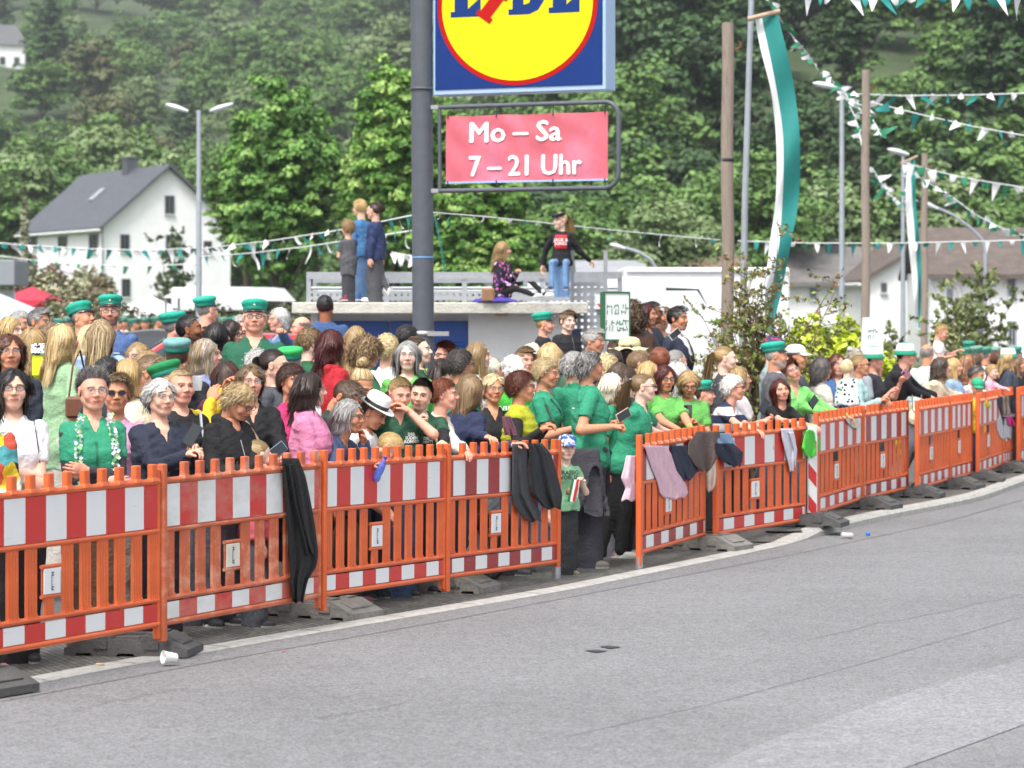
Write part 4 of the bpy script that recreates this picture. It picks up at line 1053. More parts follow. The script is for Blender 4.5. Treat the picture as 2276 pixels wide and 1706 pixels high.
# ================================================================ the crowd (photo pixel of each crown; depth as offset behind the fence, or absolute)
G1, G2, G3, TEAL = '#2a8b69', '#24523b', '#66b055', '#178a76'      # polo green, bottle green, light green, cap teal
HATC.update({1258: dict(col='#2c4f9a', col2='#d9e2f2'), 2172: dict(col='#2aa37a'), 1771: dict(col='#f0f0f0'), 1722: dict(col='#27305a', col2='#a8324a'), 395: dict(c='pale', col='#6f9f9c', band='#13463c'), 388: dict(c='green', col='#12804a', band='#0d4a2c'),
  647: dict(c='bright', col='#2fae5c'), 2146: dict(c='dull', col='#5c8a78', band='#1d3a30'), 2172.5: dict(c='dull', col='#5c8a78'), 2153: dict(c='dull', col='#5c8a78'), 2192: dict(c='dull', col='#5c8a78'), 2210: dict(c='dull', col='#5c8a78')})
LEAF = lambda: print_cloth('leaf_print', ['#e9e9ea', '#20264a', '#3f9f6a', '#3d6fc4', '#e9e9ea', '#1b1b1f'], 26, .42)
Pr = {}
def q(key, *a, **k): Pr[key] = person(*a, **k)
# ---- front row, left to right
q('edge', -42, 838, .95, 'person half cut off by the left edge in a colourful patterned blouse', face=20, hair='wavy', hc='brown', top='shirt', tmat=print_cloth('bold_print', ['#4fa0a6','#d9c22e','#c8543e','#e7e2d4','#202022'], 7, .8), bot='#26262a', L='clasp', R='clasp', fat=1.15)
q('tee', 30, 813, 1.2, 'woman with a black bob and dark glasses, arms crossed over a white t-shirt', face=12, hair='bob', hc='black', top='tee', tc='#e9e8ec', L='cross', R='cross', glasses='dark', skin='fair', fat=1.12, bot='#1d1d20')
q('green', 207, 820, 1.0, 'person with spiky grey hair and a flower garland over a green polo shirt', face=16, hy=4, hair='spiky', hc='salt', hc2='lgrey', top='polo', tc=G1, tc2='s#38383d', L='cross', R='cross', glasses='green', skin='pink', sex='f', fat=1.22, bot='#6b4d38')
q('sung', 258, 828, 1.75, 'smiling older woman in dark sunglasses looking over a green shoulder', face=10, hair='short', hc='blond', hc2='lgrey', top='tee', tc='#c891b4', glasses='sun', skin='tan', fat=1.1)
q('navy', 357, 836, 1.0, 'grey-haired woman in a navy jacket with magenta lining, hands joined', face=28, hy=5, hair='pixie', hc='lgrey', hc2='white', top='jkt', tc='#23283a', L=('px',432,1003,-.22), R=('px',418,1010,-.32), hl_='hold', glasses='wire', skin='fair', fat=1.15, bot='#20222c')
q('blk8', 403, 814, 1.75, 'woman with cropped pale hair in a black top with a pale bag strap', face=28, hair='crop', hc='blond', hc2='plat', top='tee', tc='#19191c', skin='pink', L='down', R='clasp', fat=1.1)
q('look', 516, 836, 1.05, 'woman with short wavy blond hair looking down in a black hooded top', face=52, hy=10, hp=32, lean=10, hair='pixie', hc='dblond', hc2='lblond', top='hood', tc='#18181b', glasses='dark', skin='tan', L=('px',578,1035,-.28), R=('px',560,1040,-.2), hl_='hold', fat=1.25)
q('strap', 558, 805, 1.85, 'woman in rimless glasses and a black zip jacket with a braided bag strap', face=14, hair='bob', hl=.10, hc='brown', hc2='dblond', top='jkt', tc='#17171a', glasses='wire', skin='pink', L=('px',618,1010,-.38), R=('px',605,1018,-.42), hl_='hold')
q('girl', 572, 972, .8, 'small girl with a blond ponytail peering over the worn orange barrier', face=120, hp=8, hair='pony', hl=.14, hc='dblond', hc2='lblond', top='tee', tc='#c75f6c', skin='pale')
q('pinktop', 650, 800, 2.2, 'woman with dark curly hair and a hoop earring in a bright pink top', face=35, hair='bigcurl', hc='dark', hc2='auburn', top='shirt', tc='#c62b69', skin='tan', fat=1.15, L='clasp', R='clasp')
q('pinkhood', 690, 823, 1.1, 'woman with a smooth dark bob seen from the side in a light pink hoodie', face=82, hy=10, hair='bob', hc='dark', top='hood', tc='#cf7fa2', glasses='wire', skin='fair', L='clasp', R='clasp', fat=1.12)
q('boydown', 752, 829, 1.5, 'tanned boy with short brown hair looking down in a dark top', face=60, hp=38, lean=12, hair='short', hc='brown', sex='m', top='polo', tc='#23372c', skin='brown' if 0 else 'tan')
q('rail', 766, 882, .8, 'grey-bobbed woman in glasses and a blue fleece leaning on the rail', face=72, hp=6, lean=34, hair='bob', hl=.15, hc='grey', hc2='lgrey', top='jkt', tc='#3d4b68', glasses='red', skin='tan', R=('px',826,1035), L='cheek', hR='grip', fat=1.12, bot='#2c3244')
q('fed', 815, 856, 1.15, 'boy in a white felt hat with a black band looking down', face=70, hp=30, lean=10, hair='short', hc='brown', sex='m', top='tee', tc='#e5e5e5', hat='fedora', skin='tan')
q('buzz', 843, 941, .75, 'blond boy with a fresh haircut bowing his head over the barrier', face=80, hp=48, lean=22, hair='crop', hc='blond', sex='m', top='tee', tc='#274a68', skin='pink', L='front', R='front')
q('phone', 884, 831, 1.05, 'boy in a bottle green polo with a phone to one ear', face=18, hy=8, hp=14, hair='crop', hc='dblond', sex='m', top='polo', tc=G2, L=('px',910,915,-.13,(1,-.2,-1),(-.8,.5,0)), R=('px',856,916,-.10,(-1,-.2,-1),(.8,.3,0)), hR='grip', hL='relax', skin='pink', fat=1.15)
q('chin', 933, 834, 1.0, 'dark-haired boy in a bottle green polo resting his chin on his hand', face=8, hy=-14, hp=10, lean=14, hr=8, hair='crop', hc='dark', sex='m', top='polo', tc=G2, tc2='s#17171a', L=('px',983,1003), hL='grip', R=('px',922,938,-.22,(-1,-.2,-1)), hR='grip', skin='fair')
q('rust', 984, 838, .95, 'woman with short rust-red curls and glasses in a cream jacket', face=78, hy=6, lean=16, hair='curly', hc='rust', top='jkt', tc='#d8d4cb', glasses='wire', skin='pink', L=('px',1045,1015), R=('px',1030,1003), hl_='relax')
q('navyback', 1045, 827, 1.0, 'woman with long straight light brown hair leaning out in a navy jacket', face=130, hy=0, lean=20, hair='long', hl=.31, hc='lbrown', hc2='dblond', top='jkt', tc='#242d4b', R=('px',1135,990), L=('px',1105,985), skin='pink')
q('blkblond', 1096, 827, 1.5, 'woman with short pale blond hair and glasses looking worried in black', face=14, hy=5, hair='pixie', hc='lblond', hc2='dblond', top='shirt', tc='#16161a', glasses='wire', skin='tan', L='clasp', R='clasp')
q('lime', 1160, 817, .95, 'woman with big auburn curls in a lime quilted vest over black sleeves', face=82, hy=6, lean=3, hair='bigcurl', hc='auburn', top='vest', tc='#a9ad22', tc2='#131316', glasses='red', skin='tan', L=('px',1214,950,-.22), R=('px',1205,955,-.34), hl_='hold', fat=1.08)
q('cap44', 258*0+1258, 962, 24.35, 'small boy in a blue patterned cap and green printed t-shirt in the barrier gap', face=14, hr=4, hair='short', hc='rust', sex='m', top='tee', tc='#7fb08a', hat='ball', skin='pale', L=('px',1293,1070,-.05), R='down', bot='#26272b', shoe='#6e675c', cat='person')
q('phone43', 1312, 776, 25.1, 'tall grey-haired woman in a green polo with a jacket tied round her waist', face=98, hy=4, hair='pixie', hc='dgrey', hc2='lgrey', top='polo', tc=G1, L=('px',1358,942,-.05), R=('px',1362,948,-.25), hl_='hold', hR='grip', skin='tan', fat=1.12, bot='#3b3a43', shoe='#6a625b', hem=-.06)
q('pony49', 1428, 827, 1.0, 'young woman with a brown ponytail and green polo folding her hands over the rail', face=72, hy=14, lean=16, hair='pony', hc='lbrown', hc2='dblond', hl=.26, top='polo', tc=G1, glasses='dark', L=('px',1535,985), R=('px',1520,990), hl_='hold', skin='pale', fat=1.1, bot='#18181b')
q('red51', 1477, 806, 1.7, 'woman with a mahogany bob and glasses in a light green t-shirt', face=20, hp=8, hair='bob', hc='red', top='tee', tc=G3, glasses='dark', skin='tan', L=('px',1540,962,-.5), R=('px',1520,965,-.5))
q('phone52', 1530, 816, 1.15, 'woman with a blond bob and dark glasses reading her phone in light green', face=4, hp=22, hair='bob', hl=.15, hc='blond', hc2='dblond', top='tee', tc=G3, glasses='dark', skin='tan', L=('px',1545,940,-.22), R=('px',1512,940,-.22), hl_='hold')
q('stripe', 1628, 827, 1.0, 'woman with white curly hair in a navy and white striped polo, arms on the rail', face=66, hy=12, lean=26, hair='fluffy', hc='white', top='polo', tmat=striped_cloth('polo_stripe', '#e4e5ea', '#26304f', 6.5), glasses='dark', skin='pink', L=('px',1712,985), R=('px',1682,958), hl_='relax', fat=1.15)
q('blacktee', 1738, 838, 1.1, 'woman with long dark red hair smiling at the camera in a black t-shirt', face=22, hy=-6, lean=20, hr=-8, hair='lob', hc='red', hc2='auburn', top='tee', tc='#151518', skin='pink', L=('px',1808,948), R=('px',1790,950), hl_='relax', fat=1.15)
q('laugh', 1765, 795, 1.9, 'laughing woman with tilted head in a light green jacket and pale scarf', face=25, hr=-22, hp=-8, lean=14, hair='short', hc='auburn', top='jkt', tc='#7fd672', glasses='wire', skin='pink', L=('px',1880,925), R=('px',1872,930))
q('cream72', 1826, 791, 1.6, 'woman with wavy dark grey hair turned away in a cream jacket', face=115, lean=10, hair='wavy', hl=.17, hc='dgrey', hc2='salt', top='jkt', tc='#d6d0c4', skin='tan', L='clasp', R='clasp')
q('teal75', 1912, 785, 1.1, 'woman with tied-back fair hair and sunglasses in a pale teal jacket', face=80, lean=8, hair='bun', hc='dblond', top='jkt', tc='#9db9b8', glasses='sun', skin='tan', L=('px',1965,895,-.2), R=('px',1955,890,-.25), hl_='hold')
q('toddler', 1884, 797, 1.0, 'blond toddler with its back to the road in a jacket printed with leaves', face=160, hair='crop', hc='lblond', sex='m', top='jkt', tmat=LEAF(), skin='pale', st=.86, legs='sit')
q('phone76', 1944, 794, 1.9, 'woman with long fair hair photographing with a pink phone, dressed in black', face=75, hp=-6, hair='long', hl=.26, hc='dblond', hc2='lgrey', top='tee', tc='#17171a', skin='pink', L=('px',2002,848,-.15), R=('px',1978,872,-.3), hl_='hold')
q('bucket', 2010, 760, 1.1, 'tall man in glasses, a white and green bucket hat and black hooded jacket', face=68, hy=10, lean=24, hair='short', hc='brown', sex='m', top='hood', tc='#19181d', glasses='wire', hat='bucket', skin='pink', L=('px',2100,893), R=('px',2088,896), fat=1.12)
q('cream82', 2090, 790, 1.2, 'woman with long wavy brown hair in a cream jacket reaching along the rail', face=72, lean=24, hair='wavy', hc='brown', hc2='dgrey', top='jkt', tc='#dccdb2', skin='fair', L=('px',2165,893), R=('px',2150,898))
q('blond83', 2121, 791, 1.5, 'woman with long fair hair in a pale denim jacket behind the cream jacket', face=70, hair='long', hc='blond', top='jkt', tc='#8ea9c4', skin='pink')
q('man86', 2166, 808, 1.1, 'grey-haired man in a white shirt bending over a child in a green cap', face=60, lean=22, hp=15, hair='curly', hc='dgrey', hc2='grey', sex='m', top='shirt', tc='#e4e4e6', skin='tan', L=('px',2232,880))
q('kid87', 2172, 837, .6, 'child in a green baseball cap and yellow t-shirt leaning over the barrier', face=5, lean=14, hp=12, hair='short', hc='brown', sex='m', top='tee', tc='#e6c62f', hat='ball', skin='pink', L=('px',2200,905), R=('px',2150,890))
q('tod88', 2204, 807, 1.0, 'curly blond toddler in a pale pink cardigan held above the rail', face=55, hp=8, hair='curly', hc='blond', top='shirt', tc='#dfa6b8', skin='pale', L=('px',2240,865,-.2), R='clasp', st=.86, legs='sit')
q('dark89', 2219, 779, 1.6, 'person with short dark brown hair and a black jacket near the right edge', face=120, hair='short', hc='auburn', sex='m', top='jkt', tc='#18181c', skin='tan')
q('blk91', 2263, 788, 1.3, 'woman with long brown hair in a black jacket at the right edge', face=60, hair='long', hc='lbrown', top='jkt', tc='#17171b', skin='pink', L='phone', R='phone')
# ---- second and further rows, left part
q('nav3', 22, 738, 21.5, 'woman with wavy brown hair and thin glasses in a dark navy cardigan', face=14, hair='wavy', hl=.17, hc='auburn', hc2='brown', top='jkt', tc='#232a38', glasses='wire', skin='tan', L='cross', R='cross')
q('fringe', 25, 700, 26, 'girl with straight fair hair and a fringe turned to the right at the left edge', face=65, hair='bob', hc='blond', top='tee', tc='#e6e2e2', skin='pale')
q('gls105', 47, 688, 28.5, 'grey-haired woman in glasses looking right in the far left rows', face=55, hair='curly', hc='lgrey', top='jkt', tc='#5d3a45', glasses='wire', skin='tan')
q('man106', 88, 683, 28, 'man with neat dark grey hair and glasses in a navy jacket', face=65, hair='short', hc='grey', hc2='dgrey', sex='m', top='jkt', tc='#262b3b', glasses='wire', skin='tan')
q('olive', 74, 722, 24.6, 'woman in an olive parka with a dark blond bob, back turned', face=170, hair='lob', hl=.20, hc='dblond', hc2='blond', top='jkt', tc='#565344', L='clasp', R='clasp', bot='#3f3d36')
q('b107', 110, 718, 26.5, 'person with untidy brown hair between the olive parka and the sage shirt', face=110, hair='short', hc='lbrown', top='tee', tc='#474b5c', skin='pink')
q('sage', 143, 714, 23.3, 'tall fair-haired woman in a sage green t-shirt and pale trousers, hand in pocket', face=128, hair='long', hl=.26, hc='blond', hc2='lblond', top='tee', tc='#8fb08a', bot='#b3ada6', L='down', R='pocket', skin='tan', fat=1.12, hem=-.12)
q('bluebag', 96, 778, 25.6, 'person in a bright blue jacket hidden behind the sage green t-shirt', face=180, hair='bob', hc='dblond', top='jkt', tc='#2a6ea6', bot='#6f93bd')
q('cap108', 188, 670, 27, 'older man with a teal peaked cap tipped over his brow', face=60, hp=-12, hr=8, hair='crop', hc='grey', sex='m', top='jkt', tc='#3a3f45', hat='cap', skin='tan')
q('cap109', 245, 653, 27, 'bearded man in glasses, a teal peaked cap and faded blue t-shirt', face=6, hair='crop', hc='brown', sex='m', top='tee', tc='#4b6595', hat='cap', glasses='dark', beard='#40302a', skin='pink', fat=1.12)
q('behind107', 205, 716, 25.2, 'woman with pale blond hair and a white top behind the long-haired woman', face=90, hair='long', hc='lblond', top='tee', tc='#dfdde2', skin='pink')
q('hairlong', 226, 703, 25.0, 'woman with very long straight blond hair down her pale denim jacket', face=172, hair='long', hl=.46, hc='lbrown', hc2='lblond', top='jkt', tc='#93aecd', bot='#c3c6cc', skin='pink', R='hip')
q('girl110', 305, 757, 25, 'girl in thin glasses with straight light brown hair looking left', face=-30, hair='bob', hl=.22, hc='dblond', hc2='blond', top='tee', tc='#b69c78', glasses='wire', skin='pink')
q('dark132', 243, 794, 21.2, 'dark-haired head just behind the spiky-haired person in green', face=160, hair='short', hc='black', top='tee', tc='#26282e')
q('cream6', 290, 792, 21.2, 'woman with a clipped-up blond ponytail in a fluffy cream jumper', face=120, hair='lob', hl=.20, hc='blond', hc2='dblond', top='knit', tc='#d9d2b8', fat=1.35, skin='pink')
q('prof131', 335, 788, 22.2, 'brown-haired woman with dark glasses in sharp profile behind the cream jumper', face=85, hair='short', hc='lbrown', top='tee', tc='#3d3a44', glasses='dark', skin='tan')
q('tan103b', 330, 772, 24, 'fair-haired person partly hidden behind the pale peaked cap', face=170, hair='bob', hc='dblond', top='jkt', tc='#17181c')
q('cap112', 393, 690, 27.5, 'stout man in a teal peaked cap and dark teal shirt facing right', face=105, hair='buzz', hc='grey', sex='m', top='shirt', tc='#24494b', hat='cap', skin='pink', fat=1.1)
q('beard', 428, 697, 26, 'dark-bearded man with a fade haircut in profile', face=88, hp=-10, hair='crop', hc='black', sex='m', top='shirt', tc='#2c2a30', beard='#1d1a1b', skin='brown')
q('cap395', 395, 749, 23.2, 'man seen from behind in a pale green peaked cap with black band', face=178, hair='buzz', hc='brown', sex='m', top='jkt', tc='#20242b', hat='cap', skin='tan')
q('yellow', 388, 800, 21.3, 'person in a bright yellow jacket and green beret-like cap behind the crop-haired woman', face=80, hp=-10, hair='crop', hc='grey', sex='m', top='jkt', tc='#dcb82a', hat='cap', skin='tan', L=('px',500,868,.3), R=('px',470,890,-.1), fat=1.2)
q('cap463', 462, 656, 31, 'man in a black shirt and teal peaked cap beside the left lamp post', face=130, hair='buzz', hc='grey', sex='m', top='tee', tc='#17171a', hat='cap', skin='pink', glasses='dark')
q('lav', 460, 748, 23.6, 'woman with blond-grey shoulder hair holding her chin in a lavender hoodie', face=80, hair='lob', hl=.24, hc='dblond', hc2='lgrey', top='hood', tc='#8690b6', skin='pink', L='phone', R='phone')
q('black116', 484, 713, 27, 'person with smooth black hair in front of the red car', face=120, hair='bob', hc='black', top='tee', tc='#2d2f37')
q('gls117', 512, 706, 28.2, 'woman with dark brown hair and dark glasses looking down, behind black hair', face=60, hp=12, hair='bob', hc='dark', top='tee', tc='#3b3a42', glasses='dark', skin='fair')
q('maroon', 505, 795, 23, 'woman with long plum-brown hair in a maroon top, back of head', face=165, hair='long', hc='dark', hc2='auburn', top='jkt', tc='#5a1f36')
q('grey122', 537, 694, 31, 'white-haired person peeping out behind the big man in the cap', face=20, hair='fluffy', hc='lgrey', top='tee', tc='#aab0b8', skin='pink')
q('big118', 566, 664, 26, 'big man in glasses, teal peaked cap and bottle green polo', face=4, hp=-3, hair='buzz', hc='brown', sex='m', top='polo', tc='#1e5c44', hat='cap', glasses='dark', skin='pink', fat=1.35)
q('wgrey119', 573, 768, 24.6, 'head of silver curly hair before the big green polo', face=170, hair='fluffy', hl=.05, hc='lgrey', hc2='white', top='tee', tc='#6e7078')
q('bun13', 612, 771, 23.2, 'young woman with a dark low bun and thin glasses in a charcoal t-shirt', face=80, hair='bun', hc='dark', top='tee', tc='#4a4b53', glasses='wire', skin='fair', fat=1.05)
q('beret129', 647, 768, 24.9, 'person in a bright green flat cap behind the dark curls', face=175, hair='crop', hc='grey', sex='m', top='tee', tc='#dfe2e4', hat='cap')
q('denim121', 619, 681, 31, 'woman with loose silver hair and glasses in a denim jacket', face=-60, hair='wavy', hl=.10, hc='lgrey', hc2='white', top='jkt', tc='#4f74a2', glasses='wire', skin='pink', L=('px',625,736,-.7))
q('gls128', 668, 704, 32.5, 'bald man in glasses at the left end of the white hut', face=-75, hair='bald', hc='grey', sex='m', top='tee', tc='#dcdfe6', glasses='wire', skin='pink')
q('curl123', 692, 725, 26, 'young man with short curly brown hair in a bottle green polo', face=115, hair='curly', hc='lbrown', hc2='dblond', sex='m', top='polo', tc='#1d5b3c', skin='pale')
q('redhood', 740, 728, 25.2, 'woman with a shiny dark red bob in a red hoodie', face=120, hair='bob', hc='red', top='hood', tc='#b0202c', skin='pink', fat=1.1)
q('blue125', 724, 653, 33, 'man with close black hair in a blue jacket facing the hut', face=175, hair='crop', hc='black', sex='m', top='jkt', tc='#34517e', skin='brown')
q('blond126', 793, 719, 28, 'woman with a smooth dark blond crown behind the tight curls', face=150, hair='long', hc='dblond', top='tee', tc='#31563f')
q('curl127', 812, 738, 26.3, 'woman with long tight brown curls and glasses looking down', face=95, hp=14, hair='bigcurl', hl=.22, hc='lbrown', hc2='dblond', top='polo', tc='#1f6140', glasses='wire', skin='pink', L='phup', R='phup')
q('updo17', 796, 800, 1.7, 'woman with a curly blond topknot looking down in a green striped collar', face=38, hp=28, hair='updo', hc='dblond', hc2='lblond', top='polo', tc='#1f5a3b', skin='tan')
q('white26b', 862, 735, 27.2, 'blond head half hidden by the silver-haired woman in green', face=150, hair='fluffy', hc='lblond', top='tee', tc='#e7e7e9')
q('dark26', 905, 722, 28.3, 'man with black hair under the louvred blue door', face=130, hair='short', hc='black', sex='m', top='tee', tc='#2b2e38', skin='tan')
q('pony25', 934, 744, 26.6, 'woman with her hair tied high in a green ribbon, in profile', face=82, hp=-6, hair='pony', hc='dark', hc2='lbrown', top='polo', tc='#1b4d33', skin='pale', fat=1.1)
q('lgreen24', 906, 753, 25.4, 'woman with a long silver bob and round glasses in light green', face=2, hair='lob', hl=.22, hc='grey', hc2='lgrey', top='tee', tc=G3, glasses='wire', skin='pale', fat=1.1)
q('gls27', 990, 757, 28, 'auburn-haired woman in dark glasses looking left beside the sign pole', face=-62, hair='short', hc='auburn', top='tee', tc='#3a2a30', glasses='dark', skin='pink')
q('pony27b', 985, 792, 26.6, 'dark ponytail of a woman in a white top below the sign pole', face=150, hair='pony', hc='dark', top='tee', tc='#e5e5e8')
q('curl28', 1026, 769, 25.4, 'woman with short grey-brown curls in a green polo, back turned', face=125, hair='bigcurl', hl=.06, hc='dgrey', hc2='dark', top='polo', tc='#2d9c7c', skin='tan', glasses='dark')
q('long29', 1064, 755, 27, 'young woman with long straight fair hair facing right', face=85, hair='long', hl=.36, hc='dblond', hc2='lbrown', top='tee', tc='#d8d4d0', skin='pale')
q('plat36', 1096, 790, 27.3, 'person with platinum hair tied back behind the white-haired head', face=140, hair='pony', hc='plat', top='tee', tc='#c6c9ce')
q('wir32', 1137, 785, 26, 'white-haired person with dark glasses in a light green shirt lettered on the back', face=-150, hair='pixie', hl=.05, hc='white', top='tee', tc='#3fae3a', glasses='dark', skin='tan', fat=1.1)
q('curl34', 1213, 788, 25.9, 'woman with fluffy pale blond curls and glasses in a green polo', face=72, hp=4, hair='bigcurl', hl=.07, hc='lblond', hc2='dblond', top='polo', tc=G1, glasses='wire', skin='tan', L='phone', R='phone')
q('brown35', 1166, 769, 28.2, 'woman with tousled brown hair pinned up behind the auburn curls', face=30, hair='short', hc='lbrown', hc2='dblond', top='tee', tc='#b9b4ae', skin='pink')
q('pale38', 1182, 758, 30, 'pale pinkish-blond head under the white hut wall', face=170, hair='bob', hc='plat', top='tee', tc='#bfc3c8')
q('blond37', 1222, 757, 29, 'straight blond head below the boy in the peaked cap', face=178, hair='bob', hc='blond', hc2='lblond', top='tee', tc='#4b6a58')
q('grey42', 1277, 777, 26.2, 'woman with a short silver cut in a green polo, seen from behind', face=140, hair='pixie', hl=.06, hc='grey', hc2='lgrey', top='polo', tc=G1, skin='pink', fat=1.12, L='clasp', R='clasp')
q('old41', 1320, 727, 30.3, 'elderly man with grey hair and glasses in a navy jacket and white collar', face=65, hair='short', hc='grey', hc2='lgrey', sex='m', top='suit', tc='#2a3042', glasses='wire', skin='tan')
q('plat45', 1362, 826, 26.2, 'woman with a white-blond bob and parted lips looking right', face=85, hair='bob', hl=.15, hc='plat', top='tee', tc=G1, skin='tan')
q('lbl46', 1352, 780, 28.2, 'person with fluffy light blond hair behind the tall grey-haired woman', face=110, hair='fluffy', hc='lblond', top='tee', tc='#d5c2b0', skin='pink')
q('brown47', 1377, 800, 27.6, 'woman with long dark brown hair facing away in a green shirt', face=175, hair='long', hc='brown', hc2='dark', top='polo', tc='#2e7a4a')
q('brown48', 1398, 812, 27.1, 'woman with a brown ponytail just behind the girl with folded hands', face=150, hair='pony', hc='brown', hc2='dark', top='tee', tc='#3a3a40')
q('sun50', 1447, 800, 27.5, 'blond woman in gold sunglasses looking up to the right', face=78, hp=-6, hair='bob', hc='blond', top='tee', tc=G3, glasses='sun', skin='pink')
q('grey53', 1508, 798, 28.4, 'head with a smooth silver bob behind the woman reading her phone', face=150, hair='bob', hc='lgrey', hc2='white', top='tee', tc='#e4e4e6', skin='pink')
q('grey54', 1505, 774, 30, 'person with tied-up ash grey hair under the navy-jacketed woman', face=120, hair='bun', hc='grey', hc2='lgrey', top='tee', tc='#8d8f96')
q('aub63', 1471, 772, 29.6, 'child-sized auburn head beside the straw hat', face=170, hair='short', hc='rust', top='tee', tc='#5a5e68')
q('kid57', 1420, 778, 29, 'child with brown hair looking right below the straw hat', face=100, hair='short', hc='lbrown', sex='m', top='tee', tc='#8ab0c4', skin='pink')
q('straw', 1402, 744, 29.8, 'person in a floppy cream straw hat', face=100, hair='bob', hc='dark', top='tee', tc='#7da9c4', hat='straw')
q('dark47b', 1366, 776, 29.4, 'dark brown head left of the straw hat', face=160, hair='short', hc='dark', top='tee', tc='#33363e')
q('brjkt', 1404, 664, 33.5, 'woman with long curly brown hair in a brown jacket, back turned', face=170, hair='bigcurl', hl=.34, hc='brown', top='jkt', tc='#4a3226', fat=1.1)
q('dred59', 1438, 670, 34.5, 'woman with a dark red bob beside the white van', face=75, hair='bob', hc='red', top='tee', tc='#2a2b33', skin='tan')
q('dk60', 1451, 667, 35, 'dark-haired man in glasses holding something up beside the van', face=80, hair='crop', hc='black', sex='m', top='jkt', tc='#2b3140', glasses='dark', skin='brown')
q('cup61', 1472, 681, 35.4, 'fair-haired person drinking from a white cup by the van', face=20, hair='short', hc='blond', top='tee', tc='#2e8a5c', skin='pink', R=('px',1462,712,-.2), hR='grip')
q('navy62', 1507, 679, 33.5, 'woman with short black hair in a navy sailor-collared jacket', face=60, hair='short', hc='black', top='suit', tc='#262c40', skin='tan')
q('pony55', 1614, 765, 29.2, 'young woman with a long blond ponytail in a charcoal blazer', face=85, hair='pony', hc='dblond', hc2='blond', hl=.34, top='jkt', tc='#3a3b40', skin='pale', ear=1)
q('tealkid', 1566, 843, 28.4, 'small child in a teal peaked cap under the bush', face=80, hair='crop', hc='brown', sex='m', top='tee', tc='#7c5b50', hat='cap', skin='pink')
q('bob66', 1645, 811, 28.9, 'person with a streaky blond bob hiding behind the white curls', face=95, hair='bob', hl=.19, hc='blond', hc2='brown', top='tee', tc='#d8d4d4', skin='pink', L='phone', R='phone')
q('suit', 1727, 757, 29.9, 'elderly man in a grey suit and teal peaked cap', face=82, hair='short', hc='lgrey', sex='m', top='suit', tc='#57565c', hat='cap', skin='tan', beard='#b5b0aa', fat=1.1)
q('cap68', 1722, 745, 31.2, 'person in a navy and red baseball cap behind the man in the suit', face=90, hair='short', hc='brown', sex='m', top='jkt', tc='#8a9a98', hat='ball')
q('cap69', 1771, 763, 31, 'person in a white baseball cap beside the man in the suit', face=75, hair='crop', hc='brown', sex='m', top='tee', tc='#4a4c58', hat='ball', skin='tan')
q('red73', 1862, 783, 32.4, 'woman with reddish brown hair and glasses looking over the toddler', face=10, hair='bob', hc='auburn', top='jkt', tc='#3d5f8e', glasses='wire', skin='pink')
q('fluff79', 1900, 767, 33.6, 'head of fluffy pale hair with a round white clip', face=160, hair='fluffy', hc='lgrey', hc2='lblond', top='tee', tc='#9aa0a8')
q('buck77', 1943, 768, 34, 'person in a white and green bucket hat before the white poster', face=80, hair='short', hc='brown', top='tee', tc='#2a2d36', hat='bucket', skin='pink')
q('bald80', 2062, 763, 37.6, 'bald man in a pale patterned shirt beside the raised child', face=150, hair='bald', hc='grey', sex='m', top='shirt', tmat=print_cloth('pale_print', ['#cfd6d0','#b9c98c','#e6e6e6','#9fb4c8'], 14, .5), skin='tan')
q('raised', 2089, 715, 37.6, 'fair-haired child in a white t-shirt raised above the crowd', face=65, hp=22, hair='curly', hl=.035, hc='blond', sex='m', top='tee', tc='#e8e8ea', skin='pink', L=('px',2128,780,.1), R='clasp', st=1.0, legs='sit')
q('str84', 2150, 784, 39.6, 'person with a strawberry blond bob in the far right rows', face=160, hair='bob', hc='rust', hc2='blond', top='tee', tc='#c2313e')
q('br85', 2171, 785, 41, 'person with a rounded brown crop next to the strawberry blond bob', face=150, hair='short', hc='brown', top='tee', tc='#e0e0e2')
q('buck90', 2243, 771, 40, 'person in a teal and white hat at the far right', face=90, hair='bob', hc='blond', top='tee', tc='#3a4250', hat='bucket')
q('br94', 2236, 795, 42.5, 'long-haired person with sunlit brown hair at the far right', face=20, hair='long', hc='lbrown', top='jkt', tc='#1b1b20', skin='tan')
for i, (x, y, Y, w) in enumerate(((2146,771,43,'leftmost'),(2173,767,45,'second'),(2153,756,49,'tallest, hindmost'),(2192,769,46,'middle'),(2211,769,47,'fourth'),(2259,769,44,'rightmost'))):
    HATC[x] = dict(c='dull%d' % (i % 3), col=['#4f8a78','#6a9584','#2a8a72'][i % 3], band='#1b3a30')
    q('far%d' % i, x, y, Y, 'club member in a peaked cap, %s of the group at the far right' % w, face=(i*37) % 80+100, hair='buzz', hc='grey', sex='m', top='suit' if i % 2 else 'shirt', tc=['#26302c','#d8d8da','#33363c'][i % 3], hat='cap', skin='tan', group='club members in green caps beyond the crowd', lod=2)
for i, (x, y, Y) in enumerate(((128,707,55),(150,703,58),(262,704,60),(300,706,62),(322,703,60),(372,708,63),(476,701,55),(497,704,58),(523,702,56),(352,702,66),(276,703,66),(430,712,62))):
    HATC[x] = dict(c='dull%d' % (i % 3), col=['#2f8a74','#3d9a84','#2a8a72'][i % 3], band='#1b3a30')
    q('fal%d' % i, x, y, Y, '%s far club member by the flower beds, teal cap and %s' % (['leftmost','second','third','fifth','sixth','eighth','tenth','eleventh','rightmost','seventh','fourth','ninth'][i], ['white shirt','dark jacket'][i % 2]), face=(i*53) % 160-60, hair='buzz', hc='grey', sex='m', top='shirt', tc=['#dfe0e4','#2c3236'][i % 2], hat='cap', skin='tan', group='far club members at the flower beds', lod=2)
